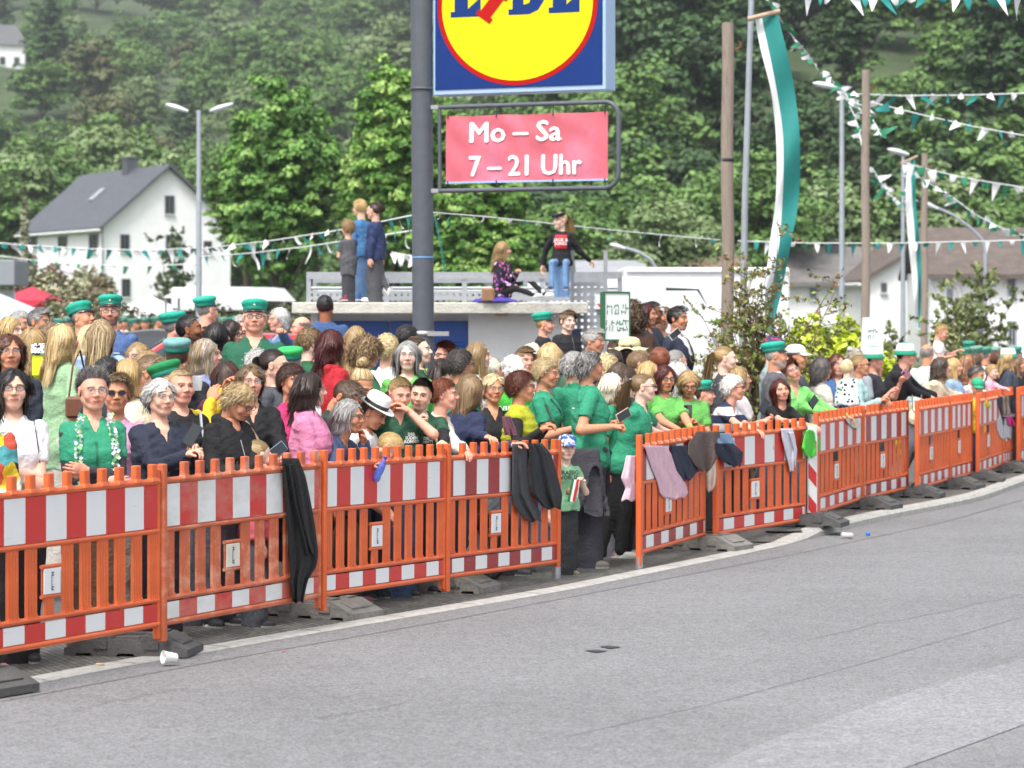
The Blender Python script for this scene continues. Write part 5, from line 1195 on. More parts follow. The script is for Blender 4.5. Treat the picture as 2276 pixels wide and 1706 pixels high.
# ---- the two boys on the low wall and the children on the hut roof
WALLZ = .80
q('boycap', 1212, 691, 31.8, 'boy in a teal peaked cap and black jacket standing on the low wall', face=82, hair='short', hc='blond', sex='m', top='jkt', tc='#1d1f24', hat='cap', skin='pink', base=WALLZ)
q('puffer', 1262, 688, 31.2, 'boy with short brown hair in a black quilted jacket on the low wall', face=35, hair='short', hc='brown', hc2='dblond', sex='m', top='puffer', tc='#1b1b21', skin='pale', base=WALLZ, fat=1.1)
ROOFZ = 2.233
kg = 'children on the roof slab of the white hut'
q('r1', 773, 485, 37.95, 'small girl in a grey coat and leggings standing on the hut roof', face=-150, hair='curly', hc='dblond', top='dress', tc='#55565c', bot='#3b3b42', shoe='#7a2f45', base=ROOFZ, group=kg, legs='leggings', scl=1.1, hem=-.20, L='clasp', R='clasp', lod=0)
q('r2', 800, 440, 38.7, 'boy with blond hair in a blue jumper standing behind the two girls on the roof', face=-140, hair='crop', hc='blond', sex='m', top='shirt', tc='#3e6f9e', bot='#4c6a8f', shoe='#35508a', base=ROOFZ, group=kg, legs='leggings', scl=1.07, lod=0)
q('r3', 831, 446, 38.0, 'girl in a navy jacket and white trainers stepping along the hut roof', face=-118, hair='bun', hc='dark', hc2='brown', top='jkt', tc='#26355e', bot='#4b4c52', shoe='#e6e6e6', base=ROOFZ, group=kg, legs='walk', scl=1.07, hem=-.10, lod=0)
q('r4', 1118, 533, 38.0, 'long-haired girl in a pink and black flowered jumper sitting on the hut roof', face=62, hy=20, hair='long', hl=.26, hc='dblond', hc2='blond', top='knit', tmat=print_cloth('flower_print', ['#1c1a22','#c05a9a','#8d4fb0','#1c1a22','#d9a9cf'], 22, .45), bot='#17171a', shoe='#cfd6d4', base=ROOFZ, group=kg, legs='sitlow', st=1.32, L=('px',1148,606,-.15), R='front', lod=0)
q('r5', 1248, 469, 38.6, 'girl with a headband and ponytail sitting on the railing in a black jumper', face=-8, hy=-42, hair='pony', hc='blond', hc2='lblond', hl=.22, top='knit', tc='#15151a', bot='#6f93bd', shoe='#39456a', base=ROOFZ, group=kg, legs='sit', st=1.28, L=('px',1322,592,.15), R=('px',1206,592,.15), glasses='green', skin='pale', lod=0)
# ================================================================ hills, woods, houses, hut, sign
def ray(px, py): return Vector(((px-CX)/FP, 1, -(py-HZ)/FP))
def onwall(A_, u, px, py=HZ):        # photo pixel -> (distance along the wall, world z); A_ corner, u horizontal unit direction
    k = (px-CX)/FP; t = (k*A_.y-A_.x)/(u.x-k*u.y); Y = A_.y+u.y*t
    return t, H0-(py-HZ)*Y/FP
def hill_z(X, Y):
    px = CX+FP*X/np.maximum(Y, 1); t = sstep(950, 1450, px)
    l_ = np.maximum(0, Y-255)*.150; r_ = np.maximum(0, Y-165)*.235
    n_ = 3*np.sin(X*.045+1)+2.5*np.sin(Y*.03+X*.02)
    return (l_*(1-t)+r_*t)+n_*np.clip((l_*(1-t)+r_*t)/12, 0, 1)
xs = np.arange(-330, 340, 10.); ys = np.concatenate([np.arange(120, 500, 8.), np.arange(500, 1300, 20.)])
X, Yg = np.meshgrid(xs, ys); Z = hill_z(X, Yg)-.05
idx = np.arange(X.size).reshape(X.shape); F = np.stack([idx[:-1,:-1], idx[:-1,1:], idx[1:,1:], idx[1:,:-1]], -1).reshape(-1, 4)
hm_ = mat('hillside', (.040,.064,.022), .95, noise=.4, nscale=.09, col2=(.060,.090,.032), nlo=.45, nhi=.65)
tag(link('hill', npmesh('hill', np.stack([X.ravel(), Yg.ravel(), Z.ravel()], 1), F), hm_), kind='structure')
# grass strip between the car park and the hill
mb = MB(); mb.poly([(-400,75,.02),(400,75,.02),(400,320,.02),(-400,320,.02)]); tag(mb.build('meadow', mat('meadow', (.06,.10,.03), .95, noise=.3, nscale=2)), kind='structure')
# ---- foliage
def leafmat(key, sat=1): return mat(key, (.06,.1,.03), .55, attr='Col', noise=.18, nscale=3, spec=.35)
def crown_mesh(seed, R, Hc, nclump, nleaf, size, cols, flat=.35, shape='round', clr=.25, lk=1.):
    """leaf-sized faces in clumps through the crown volume; colours vary from clump to clump and leaf to leaf"""
    g = np.random.default_rng(seed); V = []; C = []
    d = g.normal(size=(nclump, 3)); d /= np.linalg.norm(d, axis=1)[:, None]; d[:,2] = d[:,2]*.9
    rr = g.random(nclump)**.45
    lump = 1+lk*.22*np.sin(d[:,0]*4+seed)*np.cos(d[:,1]*3.3)+lk*.15*np.sin(d[:,2]*7+d[:,0]*5)
    t = (d[:,2]*rr+1)/2
    wz = {'round': np.ones(nclump), 'cone': 1.25-.85*t, 'egg': 1.12-.45*t}[shape]
    c = np.stack([d[:,0]*R*rr*lump*wz, d[:,1]*R*rr*lump*wz, d[:,2]*Hc/2*rr*lump+Hc/2], 1)
    cr = R*clr*(.7+.6*g.random(nclump))
    cols = np.array([lin(x) for x in cols]); cc = cols[g.integers(0, len(cols), nclump)]
    n_ = nclump*nleaf; ci = np.repeat(np.arange(nclump), nleaf)
    dd = g.normal(size=(n_, 3)); dd /= np.linalg.norm(dd, axis=1)[:, None]; dd[:,2] = np.abs(dd[:,2])*.9-.25*(g.random(n_) < .4)
    p = c[ci]+dd*(cr[ci]*(.55+.5*g.random(n_)))[:, None]*np.array([1,1,.75])
    nrm = dd*1.0+g.normal(size=(n_,3))*.30+[0,0,.5]+(c/np.maximum(np.linalg.norm(c, axis=1), .1)[:, None])[ci]*.3; nrm /= np.linalg.norm(nrm, axis=1)[:, None]
    a = np.cross(nrm, g.normal(size=(n_,3))); a /= np.linalg.norm(a, axis=1)[:, None]; b = np.cross(nrm, a)
    s = (size*(.6+.8*g.random(n_)))[:, None]
    q = np.stack([p-a*s*.9-b*s*.3, p+b*s*.75-a*s*.1, p+a*s*.95+b*s*.1-nrm*s*.3, p-b*s*.75+a*s*.1], 1).reshape(-1, 3)
    col = cc[ci]*(.85+.3*g.random((n_,1)))
    return npmesh('crown', q, np.arange(n_*4).reshape(-1, 4), False, np.repeat(col, 4, axis=0))
BARK = mat('bark', (.09,.07,.05), .9, noise=.3, nscale=12, bump=.6, bscale=20)
def trunk_mesh(R, h, r, seed, nl=7):
    g = random.Random(seed); mb = MB(); mb.tube([(0,0,-.5),(r*.2,0,h*.5),(0,r*.3,h),(r*.3,0,h*1.5)], [r,r*.8,r*.62,r*.25], 8)
    for i in range(nl):
        a = 2*pi*i/nl+g.random(); z0 = h*(.55+.5*g.random()); L = R*(.55+.35*g.random())
        mb.tube([(0,0,z0),(cos(a)*L*.4,sin(a)*L*.4,z0+L*.35),(cos(a)*L,sin(a)*L,z0+L*.9)], [r*.38,r*.24,r*.07], 6)
    return mb.mesh('trunk')
LM = leafmat('leaves')
LV = [['#4b6a2e','#567638','#648342','#416027','#70904c'],['#5a7a3c','#668546','#749150','#506f34','#608040'],['#334d27','#3c582d','#466434','#2e4523'],['#6c8250','#7a8e5c','#87996c','#647a4a'],['#5a5f38','#6b6c45','#4d5a31','#727a50']]
TV = []
for i in range(9):
    R = [4.6,5.2,4.4,5.0,4.2,5.4,4.0,4.8,3.4][i]; Hc = R*[1.7,1.5,1.9,1.6,2.0,1.45,2.1,1.6,3.0][i]
    TV.append((crown_mesh(50+i, R, Hc, 190, 46, .19, LV[[0,1,2,3,0,1,4,2,2][i]], shape=['round','egg','round','egg','round','round','egg','round','cone'][i], clr=.19), trunk_mesh(R, Hc*.45, .28, i), R, Hc))
def tree(i, x, y, z, s, rz, lab, grp='trees on the wooded slopes', name='tree', sz=1.):
    cm, tm, R, Hc = TV[i]; r = empty(name, (x, y, z), rz, lab, 'tree', grp); r.scale = (s, s, s*sz)
    c = link('crown', cm, LM, r); c.location = (0,0,Hc*.28); link('trunk', tm, BARK, r); return r
g = np.random.default_rng(3)
TL = 'leafy tree of the dense wood on the far left hillside'
TR = 'leafy tree of the dark wood on the right-hand slope'
nt_ = 0
for k, Yr in enumerate([262,285,312,345,385,430,480,535,595,660,730,800]):
    sp = 5.6+k*.5; x0, x1 = PX(-60, Yr), PX(1330-25*k, Yr); n_ = int((x1-x0)/sp)
    for i in range(n_+1):
        x = x0+(i+.5*(k % 2)+g.uniform(-.3,.3))*sp; y = Yr+g.uniform(-9, 9)
        if 470 < y < 562 and CX+FP*x/y < 55: continue
        tree(int(g.choice([0,1,3,4,5,6,1,3,8] if k > 2 else [1,3,5,0,4])), x, y, float(hill_z(x, y))-2.6, g.uniform(.8,1.25)*(1+k*.035), g.uniform(0,6), TL, 'trees of the far left hillside wood'); nt_ += 1
for k, Yr in enumerate([150,166,184,203,224,247,272,300,330]):
    sp = 5.7+k*.2; x0, x1 = PX(1090 if k > 1 else 1130, Yr), PX(2330, Yr); n_ = int((x1-x0)/sp)
    for i in range(n_+1):
        x = x0+(i+.5*(k % 2)+g.uniform(-.3,.3))*sp; y = Yr+g.uniform(-4, 4)
        tree(int(g.choice([0,2,2,4,7,7,1,8])), x, y, float(hill_z(x, y))-2.4, g.uniform(.85,1.25), g.uniform(0,6), TR, 'trees of the dark wood on the right-hand slope'); nt_ += 1
# two big chestnuts, and rounder trees round the house
TV.append((crown_mesh(5, 2.35, 7.6, 440, 85, .095, ['#4f7832','#5c8839','#6c9644','#80a455','#446a2b'], shape='round', clr=.17, lk=.45), trunk_mesh(2.3, 3.0, .22, 21), 2.35, 7.6))
TV.append((crown_mesh(9, 2.6, 9.2, 480, 80, .095, ['#55802f','#68933c','#7ca34a','#93b25f','#48702a'], shape='egg', clr=.16, lk=.5), trunk_mesh(2.3, 3.2, .24, 22), 2.6, 9.2))
def tr(i, px, ytop, Y, lab, s=1., sz=1., z=None, grp=None):
    cm, tm, R, Hc = TV[i]; zt = PZ(ytop, Y); h = Hc*1.28*s*sz; return tree(i, PX(px, Y), Y, zt-h, s, px*.37, lab, grp or 'broad-leaved trees behind the car park', sz=sz)
tr(-2, 622, 150, 100, 'big dense green chestnut tree right of the white house', .80, 1.28); tr(-2, 548, 300, 102, 'lower left crown beneath the big dense chestnut', .56); tr(-2, 700, 265, 103, 'lower right crown beneath the big dense chestnut', .52)
tr(-1, 868, 105, 96, 'tall light green chestnut tree behind the sign pole', .66, 1.3); tr(-1, 965, 190, 97, 'wide light green chestnut behind the opening-hours banner', .85, .95); tr(-1, 1085, 325, 94, 'low light green tree right of the opening-hours banner', .68); tr(-1, 812, 300, 99, 'bright green tree between the two chestnut groups', .42)
for px, yt, Y, i, s in ((30,330,216,3,1.),(110,300,222,1,1.05),(-60,350,214,5,1.),(330,330,214,3,1.),(440,330,212,1,.9),(215,270,235,3,1.15),(265,250,240,1,1.)):
    tr(i, px, yt, Y, 'pale green tree behind the white house, its crown top %s' % {30:'left of the roof end',110:'above the left eaves',-60:'cut off by the left edge',330:'just right of the chimney',440:'behind the lamp post',215:'high above the ridge end',265:'the highest, over the chimney'}[px], s, grp='trees close behind the white house')
for kk, (px, yt, Y, i, s) in enumerate(((1230,430,120,0,.6),(1330,400,125,4,.6),(1440,420,130,0,.65),(1540,470,128,3,.5),(1660,330,135,1,.75),(1830,400,140,3,.7),(2080,370,140,3,.8),(2230,420,140,0,.7),(1470,440,118,3,.5))):
    tr(i, px, yt, Y, 'green tree behind the low roofs, %s in the row' % ['leftmost','second','third','fifth','sixth','seventh','eighth','last','fourth'][kk], s, grp='row of green trees behind the low roofs')

# ---- houses
WH = mat('white_render', (.82,.82,.83), .85, noise=.05, nscale=1.5, bump=.1, bscale=30)
SLATE = mat('slate_roof', (.085,.09,.105), .55, noise=.25, nscale=3, bump=.4, bscale=8)
TILE = mat('brown_tiles', (.12,.095,.082), .8, noise=.3, nscale=2.5, bump=.4, bscale=9)
WINF = mat('dark_frame', (.10,.10,.11), .5); GLS = mat('window_glass', (.035,.045,.05), .08, spec=.8); TRIM = mat('white_trim', (.75,.75,.76), .5)
def frame3(A_, u):          # matrix mapping local (x along u, y into the house, z up) to world
    n_ = Vector((-u.y, u.x, 0)); return Matrix(((u.x, n_.x, 0, A_.x), (u.y, n_.y, 0, A_.y), (0,0,1,0), (0,0,0,1)))
def window(h, M, x0, x1, z0, z1, fr=WINF, grid_=1, name='window', gm=None):
    t = .07; mb = MB(); y = -.03
    for c, d in (((x0+x1)/2, z0+t/2), ((x0+x1)/2, z1-t/2)): mb.box((c, y, d), (x1-x0, .10, t))
    for c in (x0+t/2, x1-t/2): mb.box((c, y, (z0+z1)/2), (t, .10, z1-z0-2*t))
    if grid_: mb.box(((x0+x1)/2, y, (z0+z1)/2), (.05, .08, z1-z0-2*t))
    me = mb.mesh(name); me.transform(M); w = link(name, me, fr, h)
    mb = MB(); mb.box(((x0+x1)/2, -.008, (z0+z1)/2), (x1-x0-2*t, .03, z1-z0-2*t)); me = mb.mesh('pane'); me.transform(M); link('pane', me, gm or GLS, w)
    mb = MB(); mb.box(((x0+x1)/2, -.07, z0-.03), (x1-x0+.1, .16, .05)); me = mb.mesh('sill'); me.transform(M); link('sill', me, TRIM, w)
    return w
def gable_house(A_, u, wid, length, ze, zp, lab, roof=SLATE, wins=(), swins=(), name='house', over=.35, walls=WH, chim=()):
    """A_ near corner, u along the gable wall, the long wall runs away to the left of it"""
    h = empty(name, (0,0,0), 0, lab, 'house'); M = frame3(A_, u)
    mb = MB(); mb.prism([(0,-1),(wid,-1),(wid,ze),(wid/2,zp),(0,ze)], 0, length); me = mb.mesh('wall'); me.transform(M); link('wall', me, walls, h)
    th = .16; sl = sqrt((wid/2)**2+(zp-ze)**2); ex = over*(wid/2)/sl; ez = over*(zp-ze)/sl
    mb = MB()
    for s in (0, 1):
        a = (-ex, ze-ez+.02) if s == 0 else (wid+ex, ze-ez+.02); b = (wid/2, zp+.02)
        mb.prism([a, b, (b[0], b[1]+th), (a[0], a[1]+th)] if s == 0 else [b, a, (a[0], a[1]+th), (b[0], b[1]+th)], -over, length+over)
    me = mb.mesh('roof'); me.transform(M); r = link('roof', me, roof, h)
    mb = MB(); mb.tube([(-ex-.05,-over,ze-ez),(-ex-.05,length+over,ze-ez)], .07, 8); me = mb.mesh('gutter'); me.transform(M); link('gutter', me, TRIM, r)
    for (x, y, z, w_, hh_) in chim: mb = MB(); mb.box((x, y, z), (w_, w_*1.3, hh_)); mb.box((x, y, z+hh_/2+.05), (w_+.12, w_*1.3+.12, .1)); me = mb.mesh('chimney'); me.transform(M); link('chimney', me, SLATE, r)
    for w in wins: window(h, M, *w)
    S_ = M @ Matrix(((0,1,0,0),(-1,0,0,0),(0,0,1,0),(0,0,0,1)))  # side wall frame: local x runs along -? (towards the back)
    Ms = M @ Matrix(((0,1,0,0),(1,0,0,0),(0,0,1,0),(0,0,0,1)))
    for w in swins: window(h, Ms, *w)
    return h, M, r
a27 = radians(27); u = Vector((cos(a27), sin(a27), 0)); v = Vector((-sin(a27), cos(a27), 0)); Ac = W(230, 700, 180); Ac.z = 0
def wv(px0, px1, y0, y1, A_=Ac, u_=u):
    s0, z1 = onwall(A_, u_, px0, y0); s1, z0 = onwall(A_, u_, px1, y1); return (min(s0,s1), max(s0,s1), z0, z1)
wins = [wv(366,387,434,476), wv(267,287,520,560), wv(368,389,521,562), wv(270,289,619,660), wv(452,470,535,562)]
swins = [wv(x0, x1, y0, y1, Ac, v) for x0, x1, y0, y1 in ((131,150,525,557),(200,219,521,560),(65,83,520,552),(134,152,622,637),(202,220,619,660),(66,84,575,630))]
Wd = 8.0; zp = PZ(372, 182); ze = PZ(499, 180)
house, HM, roof = gable_house(Ac, u, Wd, 15.0, ze, zp, 'white house with a steep dark slate roof and open-framed windows', wins=wins, swins=swins, over=.5, chim=[(3.9,6.2,zp+.05,.72,1.5),(5.4,3.4,zp-.35,.62,1.0)])
# skylight and downpipe
mb = MB(); sl = atan2(zp-ze, Wd/2); mb.box((0,0,0),(1.1,.8,.08)); me = mb.mesh('skylight'); me.transform(HM @ Matrix.Translation((2.1,7.2,ze+(zp-ze)*2.1/(Wd/2)+.26)) @ Matrix.Rotation(-sl, 4, 'Y')); link('skylight', me, mat('skylight', (.32,.34,.37), .2), roof)
mb = MB(); mb.tube([(-.08,-.05,ze-.2),(-.05,-.08,-1)], .06, 6); me = mb.mesh('downpipe'); me.transform(HM); link('downpipe', me, mat('zinc', (.4,.42,.44), .4, metal=.5), house)
# far house on the hill
Ah = W(-20, 100, 560); u0 = Vector((1,0,0)); hz_ = float(Ah.z)
h2 = empty('house', (Ah.x, Ah.y, PZ(140, 560)-.5), .3, 'small white house with a grey roof high on the far left hill', 'house')
mb = MB(); mb.prism([(-3,-3),(6.2,-3),(6.2,4),(-3,4)], 0, 8); mb.build('wall', WH, h2)
mb = MB(); mb.prism([(-3.5,3.9),(6.7,3.9),(4.6,7.6),(-1.4,7.6)], -.5, 8.5); r2 = mb.build('roof', mat('grey_roof', (.25,.25,.27), .7), h2)
for x in (-1.2, 1.6, 4.2):
    window(h2, Matrix.Identity(4), x, x+1.0, .3, 1.7)
# low houses at the right
hB, MBm, rB = gable_house(Vector((PX(1925,128),128,0)), Vector((1,.12,0)).normalized(), 4.6, 9, PZ(622,128), PZ(548,128), 'white house with a brown tiled roof behind the second wooden pole', roof=TILE, wins=[wv(1958,1970,628,650,Vector((PX(1925,128),128,0)),Vector((1,.12,0)).normalized())])
def long_house(px0, px1, ytop, yeave, Y, lab, roofm, wins, depth=7, chim=(), ridge=None, wm=WH):
    A_ = Vector((PX(px0, Y), Y, 0)); L = PX(px1, Y)-A_.x; h = empty('house', (A_.x, Y, 0), 0, lab, 'house')
    ze, zt = PZ(yeave, Y), PZ(ytop, Y+depth/2)
    mb = MB(); mb.box((L/2, depth/2, (ze-1)/2), (L, depth, ze+1)); mb.build('wall', wm, h)
    mb = MB(); R_ = Matrix.Rotation(pi/2, 3, 'Z'); e = .5
    vs = [(-.3,-e,ze-.1),(L+.3,-e,ze-.1),(L+.3,depth/2,zt),(-.3,depth/2,zt),(L+.3,depth+e,ze-.1),(-.3,depth+e,ze-.1)]
    vs += [(a, b, c-.18) for a, b, c in vs]
    mb.add(vs, [(0,1,2,3),(3,2,4,5),(6,9,8,7),(9,11,10,8),(0,6,7,1),(5,4,10,11),(0,3,9,6),(3,5,11,9),(1,7,8,2),(2,8,10,4)])
    r = mb.build('roof', roofm, h)
    for (x0, x1, y0, y1) in chim: mb = MB(); a, b = PX(x0, Y+depth/2)-A_.x, PX(x1, Y+depth/2)-A_.x; mb.box(((a+b)/2, depth/2-.3, (PZ(y0, Y+depth/2)+PZ(y1, Y+depth/2))/2), (b-a, 1, PZ(y0, Y)-PZ(y1, Y))); mb.box(((a+b)/2, depth/2-.3, PZ(y0, Y+depth/2)+.05), (b-a+.15, 1.15, .1)); mb.build('chimney', mat('chimney_slate', (.06,.06,.07), .7), r)
    for (x0, x1, y0, y1) in wins: window(h, Matrix.Identity(4), PX(x0, Y)-A_.x, PX(x1, Y)-A_.x, PZ(y1, Y), PZ(y0, Y), mat('grey_surround', (.3,.31,.34), .6))
    return h
long_house(1715, 1945, 548, 622, 132, 'low house with a weathered grey-brown roof and dark chimney behind the lamp posts', mat('grey_brown_tiles', (.16,.15,.145), .8, noise=.3, nscale=2), [(1800,1815,640,665),(1880,1893,640,665)], chim=[(1836,1867,540,600)])
long_house(1372, 1640, 570, 624, 122, 'low house with a reddish brown roof showing above the white van', mat('red_brown_tiles', (.20,.12,.085), .8, noise=.3, nscale=2), [], chim=[(1419,1455,566,612)])
long_house(1300, 1425, 578, 622, 112, 'corrugated grey roof left of the van, behind the railing', mat('fibre_roof', (.30,.31,.33), .8, noise=.15, nscale=2), [])
long_house(2068, 2420, 505, 603, 118, 'two-storey white house with grey window surrounds at the right edge', TILE, [(2169,2187,609,660),(2239,2257,609,660),(2169,2188,712,768),(2239,2259,712,770),(2104,2118,640,665)], chim=[(2046,2078,545,600)])

# ---- the white hut with blue doors
hutY = 38.0; hx0, hx1 = PX(690, hutY), PX(1270, hutY); gz = .34
hut = empty('hut', (hx0, hutY, gz), 0, 'white utility hut with blue louvred doors and a thick concrete roof slab', 'hut')
Lh = hx1-hx0; zt = PZ(697, hutY)-gz
HUTW = mat('hut_render', (.82,.83,.84), .9, noise=.05, nscale=3, bump=.2, bscale=40)
mb = MB(); dx0, dx1 = PX(706, hutY)-hx0, PX(1041, hutY)-hx0
mb.box((dx0/2, 1.2, zt/2), (dx0, 2.4, zt)); mb.box(((dx1+Lh)/2, 1.2, zt/2), (Lh-dx1, 2.4, zt)); mb.box(((dx0+dx1)/2, 1.35, zt/2), (dx1-dx0, 2.1, zt))
mb.build('wall', HUTW, hut)
SLAB = mat('weathered_concrete', (.58,.56,.50), .9, noise=.22, nscale=6, bump=.6, bscale=30, col2=(.16,.15,.13), nlo=.60, nhi=.74)
mb = MB(); sx0, sx1 = PX(650, hutY-.4)-hx0, PX(1307, hutY-.4)-hx0; mb.bbox(((sx0+sx1)/2, 1.1, (zt+ROOFZ-gz)/2), (sx1-sx0, 3.2, ROOFZ-gz-zt), .012); mb.build('roof_slab', SLAB, hut)
BLUE = mat('blue_door', (.022,.10,.42), .35, noise=.08, nscale=2); LOUV = mat('blue_louvre', (.035,.15,.50), .4); 
seams = [706, 863, 955, 1041]
for a, b in zip(seams, seams[1:]):
    x0, x1 = PX(a, hutY)-hx0, PX(b, hutY)-hx0; z1 = zt-.07
    mb = MB(); mb.bbox(((x0+x1)/2, .27, z1/2), (x1-x0-.02, .05, z1-.04), .006); d = mb.build('door', BLUE, hut)
    mb = MB(); lx0, lx1 = x0+(x1-x0)*.30, x1-(x1-x0)*.14
    for k in range(14): mb.box(((lx0+lx1)/2, .235, z1-.30-k*.055), (lx1-lx0, .03, .030), Matrix.Rotation(.5, 3, 'X'))
    mb.build('louvre', LOUV, d)
    mb = MB(); mb.bbox((x0+.08, .225, 1.0), (.03, .04, .12)); mb.build('handle', FOOT, d)
mb = MB(); mb.box((Lh+.07, 1.1, (zt-.2)/2), (.12, 1.2, zt-.2)); mb.build('dark_gap', mat('gap_navy', (.05,.07,.14), .5), hut)  # dark bluish gap at the wall end, its shade given by a navy box
# low wall the boys stand on
wl = MB(); wl.bbox((0,0,.0),(1.5,.7,WALLZ*2-.0),.015); w = wl.build('low_wall', SLAB, None, (PX(1237, 31.5), 31.5, 0)); tag(w, 'low concrete wall under the two boys, behind the crowd', 'wall')
# galvanised railing with perforated plates on and beside the hut
ZN = mat('galvanised_rail', (.40,.42,.45), .45, metal=.6, noise=.12, nscale=9)
def perforated(key):
    m = bpy.data.materials.new(key); m.use_nodes = True; n = m.node_tree.nodes; l = m.node_tree.links; b = n['Principled BSDF']
    tc = n.new('ShaderNodeTexCoord'); sp = n.new('ShaderNodeSeparateXYZ'); l.new(tc.outputs['Object'], sp.inputs[0]); out = []
    for axn in ('X', 'Z'):
        a = n.new('ShaderNodeMath'); a.operation = 'MULTIPLY'; a.inputs[1].default_value = 12; l.new(sp.outputs[axn], a.inputs[0])
        f = n.new('ShaderNodeMath'); f.operation = 'FRACT'; l.new(a.outputs[0], f.inputs[0])
        s = n.new('ShaderNodeMath'); s.operation = 'COMPARE'; s.inputs[1].default_value = .5; s.inputs[2].default_value = .21; l.new(f.outputs[0], s.inputs[0]); out.append(s.outputs[0])
    q_ = n.new('ShaderNodeMath'); q_.operation = 'MULTIPLY'; l.new(out[0], q_.inputs[0]); l.new(out[1], q_.inputs[1])
    iv = n.new('ShaderNodeMath'); iv.operation = 'SUBTRACT'; iv.inputs[0].default_value = 1; l.new(q_.outputs[0], iv.inputs[1]); l.new(iv.outputs[0], b.inputs['Alpha'])
    b.inputs['Base Color'].default_value = (.36,.38,.41,1); b.inputs['Roughness'].default_value = .5; b.inputs['Metallic'].default_value = .4
    return m
PERF = perforated('perforated_plate')
def railing(px0, px1, Y, ytop, ymid, ybot, yfoot, lab, step=3, angle=0, plate=(0,1)):
    x0, x1 = PX(px0, Y), PX(px1, Y); zf, zt_, zm, zb = PZ(yfoot, Y), PZ(ytop, Y), PZ(ymid, Y), PZ(ybot, Y)
    r = empty('railing', (x0, Y, zf), angle, lab, 'railing'); L = x1-x0
    mb = MB(); mb.box((L/2, 0, zt_-zf-.045), (L, .035, .09)); mb.build('top_rail', ZN, r); mb = MB(); mb.tube([(0,.03,zm-zf+.02),(L,.03,zm-zf+.02)], .02, 8); mb.build('mid_rail', ZN, r)
    mb = MB(); mb.box((L/2, .01, (zm+zb)/2-zf), (L, .006, zm-zb-.03)); mb.build('plate', PERF, r)
    for i in range(step+1): mb = MB(); mb.box((L*i/step, .03, (zt_-zf)/2), (.06, .05, zt_-zf)); mb.build('post', ZN, r)
    return r
railing(686, 1378, 39.6, 604, 643, 668, 676, 'galvanised railing with perforated plates behind the hut roof', 4)
railing(700, 1345, 42.6, 614, 650, 672, 690, 'second galvanised railing further behind the hut roof', 5)
r = empty('screen', (PX(1272, 38.9), 38.9, .3), 0, 'tall perforated metal screen at the right end of the hut', 'screen'); L = PX(1346, 38.9)-PX(1272, 38.9)
mb = MB(); mb.box((L/2, 0, 1.1), (L, .008, 2.2)); mb.build('plate', PERF, r)
for x in (0, L): mb = MB(); mb.box((x, .03, 1.3), (.05, .05, 2.6)); mb.build('post', ZN, r)
mb = MB(); mb.box((PX(1333,38.8), 38.85, PZ(670,38.8)), (.12, .01, .19)); w = mb.build('notice', TRIM); tag(w, 'small white notice with a red triangle on the perforated screen', 'notice')
mb = MB(); mb.add([(PX(1326,38.8),38.842,PZ(675,38.8)),(PX(1341,38.8),38.842,PZ(675,38.8)),(PX(1333.5,38.8),38.842,PZ(682,38.8))], [(0,2,1)]); mb.build('triangle', mat('red_paint', (.6,.03,.04), .5), w)

# ---- the tall sign: pole, blue box with the round emblem, banner frame
u = Vector((cos(radians(25)), -sin(radians(25)), 0)); Ps = Vector((PX(941, 34.5), 34.5, 0)); SM = frame3(Ps, u); SM = Matrix.Translation((0,0,0)) @ SM
def sp_(px, py): return onwall(Ps, u, px, py)
sg = empty('sign', (0,0,0), 0, 'tall dark grey pole carrying a blue square sign with a yellow disc', 'sign')
POLE = mat('pole_paint', (.085,.098,.118), .45, noise=.12, nscale=8)
mb = MB(); mb.tube([(Ps.x-.035,34.5,PZ(-420,34.5)),(Ps.x+.0,34.5,1.6),(Ps.x+.012,34.5,.1)], .122, 28); pl = mb.build('pole', POLE, sg)
mb = MB(); mb.lathe([(.123,-.012),(.139,-.012),(.139,.012),(.123,.012)], (Ps.x-.02,34.5,PZ(197,34.5)), 28); mb.build('flange', POLE, pl)
mb = MB(); mb.lathe([(.1235,-.03),(.126,-.03),(.126,.03),(.1235,.03)], (Ps.x+.005,34.5,PZ(741,34.5)), 28); mb.box((Ps.x+.17,34.38,PZ(741,34.5)),(.24,.012,.05)); mb.build('clamp', FOOT, pl)
mb = MB(); mb.lathe([(.1232,-.010),(.1245,-.010),(.1245,.010),(.1232,.010)], (Ps.x-.005,34.5,PZ(572,34.5)), 28); mb.build('paint_mark', mat('blue_paint', (.12,.30,.62), .6), pl)
x0, zb0 = sp_(962, 214); x1, zb1 = sp_(1346, 197); cx_, cz_ = sp_(1152, 11); W2 = x1-x0; zb = (zb0+zb1)/2
def sl_(me, y=0): me.transform(SM); return me
mb = MB(); mb.bbox(((x0+x1)/2, .14, zb+W2/2), (W2, .28, W2), .01); bx = link('box', sl_(mb.mesh('box')), mat('light_blue_casing', (.35,.50,.72), .35), sg)
mb = MB(); mb.bbox(((x0+x1)/2, -.006, zb+W2/2+.015), (W2-.07, .016, W2-.09), .004); link('blue_face', sl_(mb.mesh('blue_face')), mat('sign_blue', (.004,.030,.17), .35, spec=.25, noise=.05, nscale=3), bx)
def disc(r, y, name, m, par):
    mb = MB(); n_ = 72; mb.poly([(cx_+r*cos(2*pi*k/n_), y, cz_+r*Rz/Rr*sin(2*pi*k/n_)) for k in range(n_)]); return link(name, sl_(mb.mesh(name)), m, par)
Rr = (sp_(1330,11)[0]-sp_(974,11)[0])/2
cx_ = (sp_(1330,11)[0]+sp_(974,11)[0])/2; Rz = cz_-sp_(1152,189)[1]
disc(Rr, -.017, 'red_ring', mat('sign_red', (.42,.003,.003), .4, spec=.2), bx); disc(Rr*.942, -.020, 'yellow_disc', mat('sign_yellow', (.74,.62,.004), .4, spec=.2, noise=.04, nscale=5), bx)
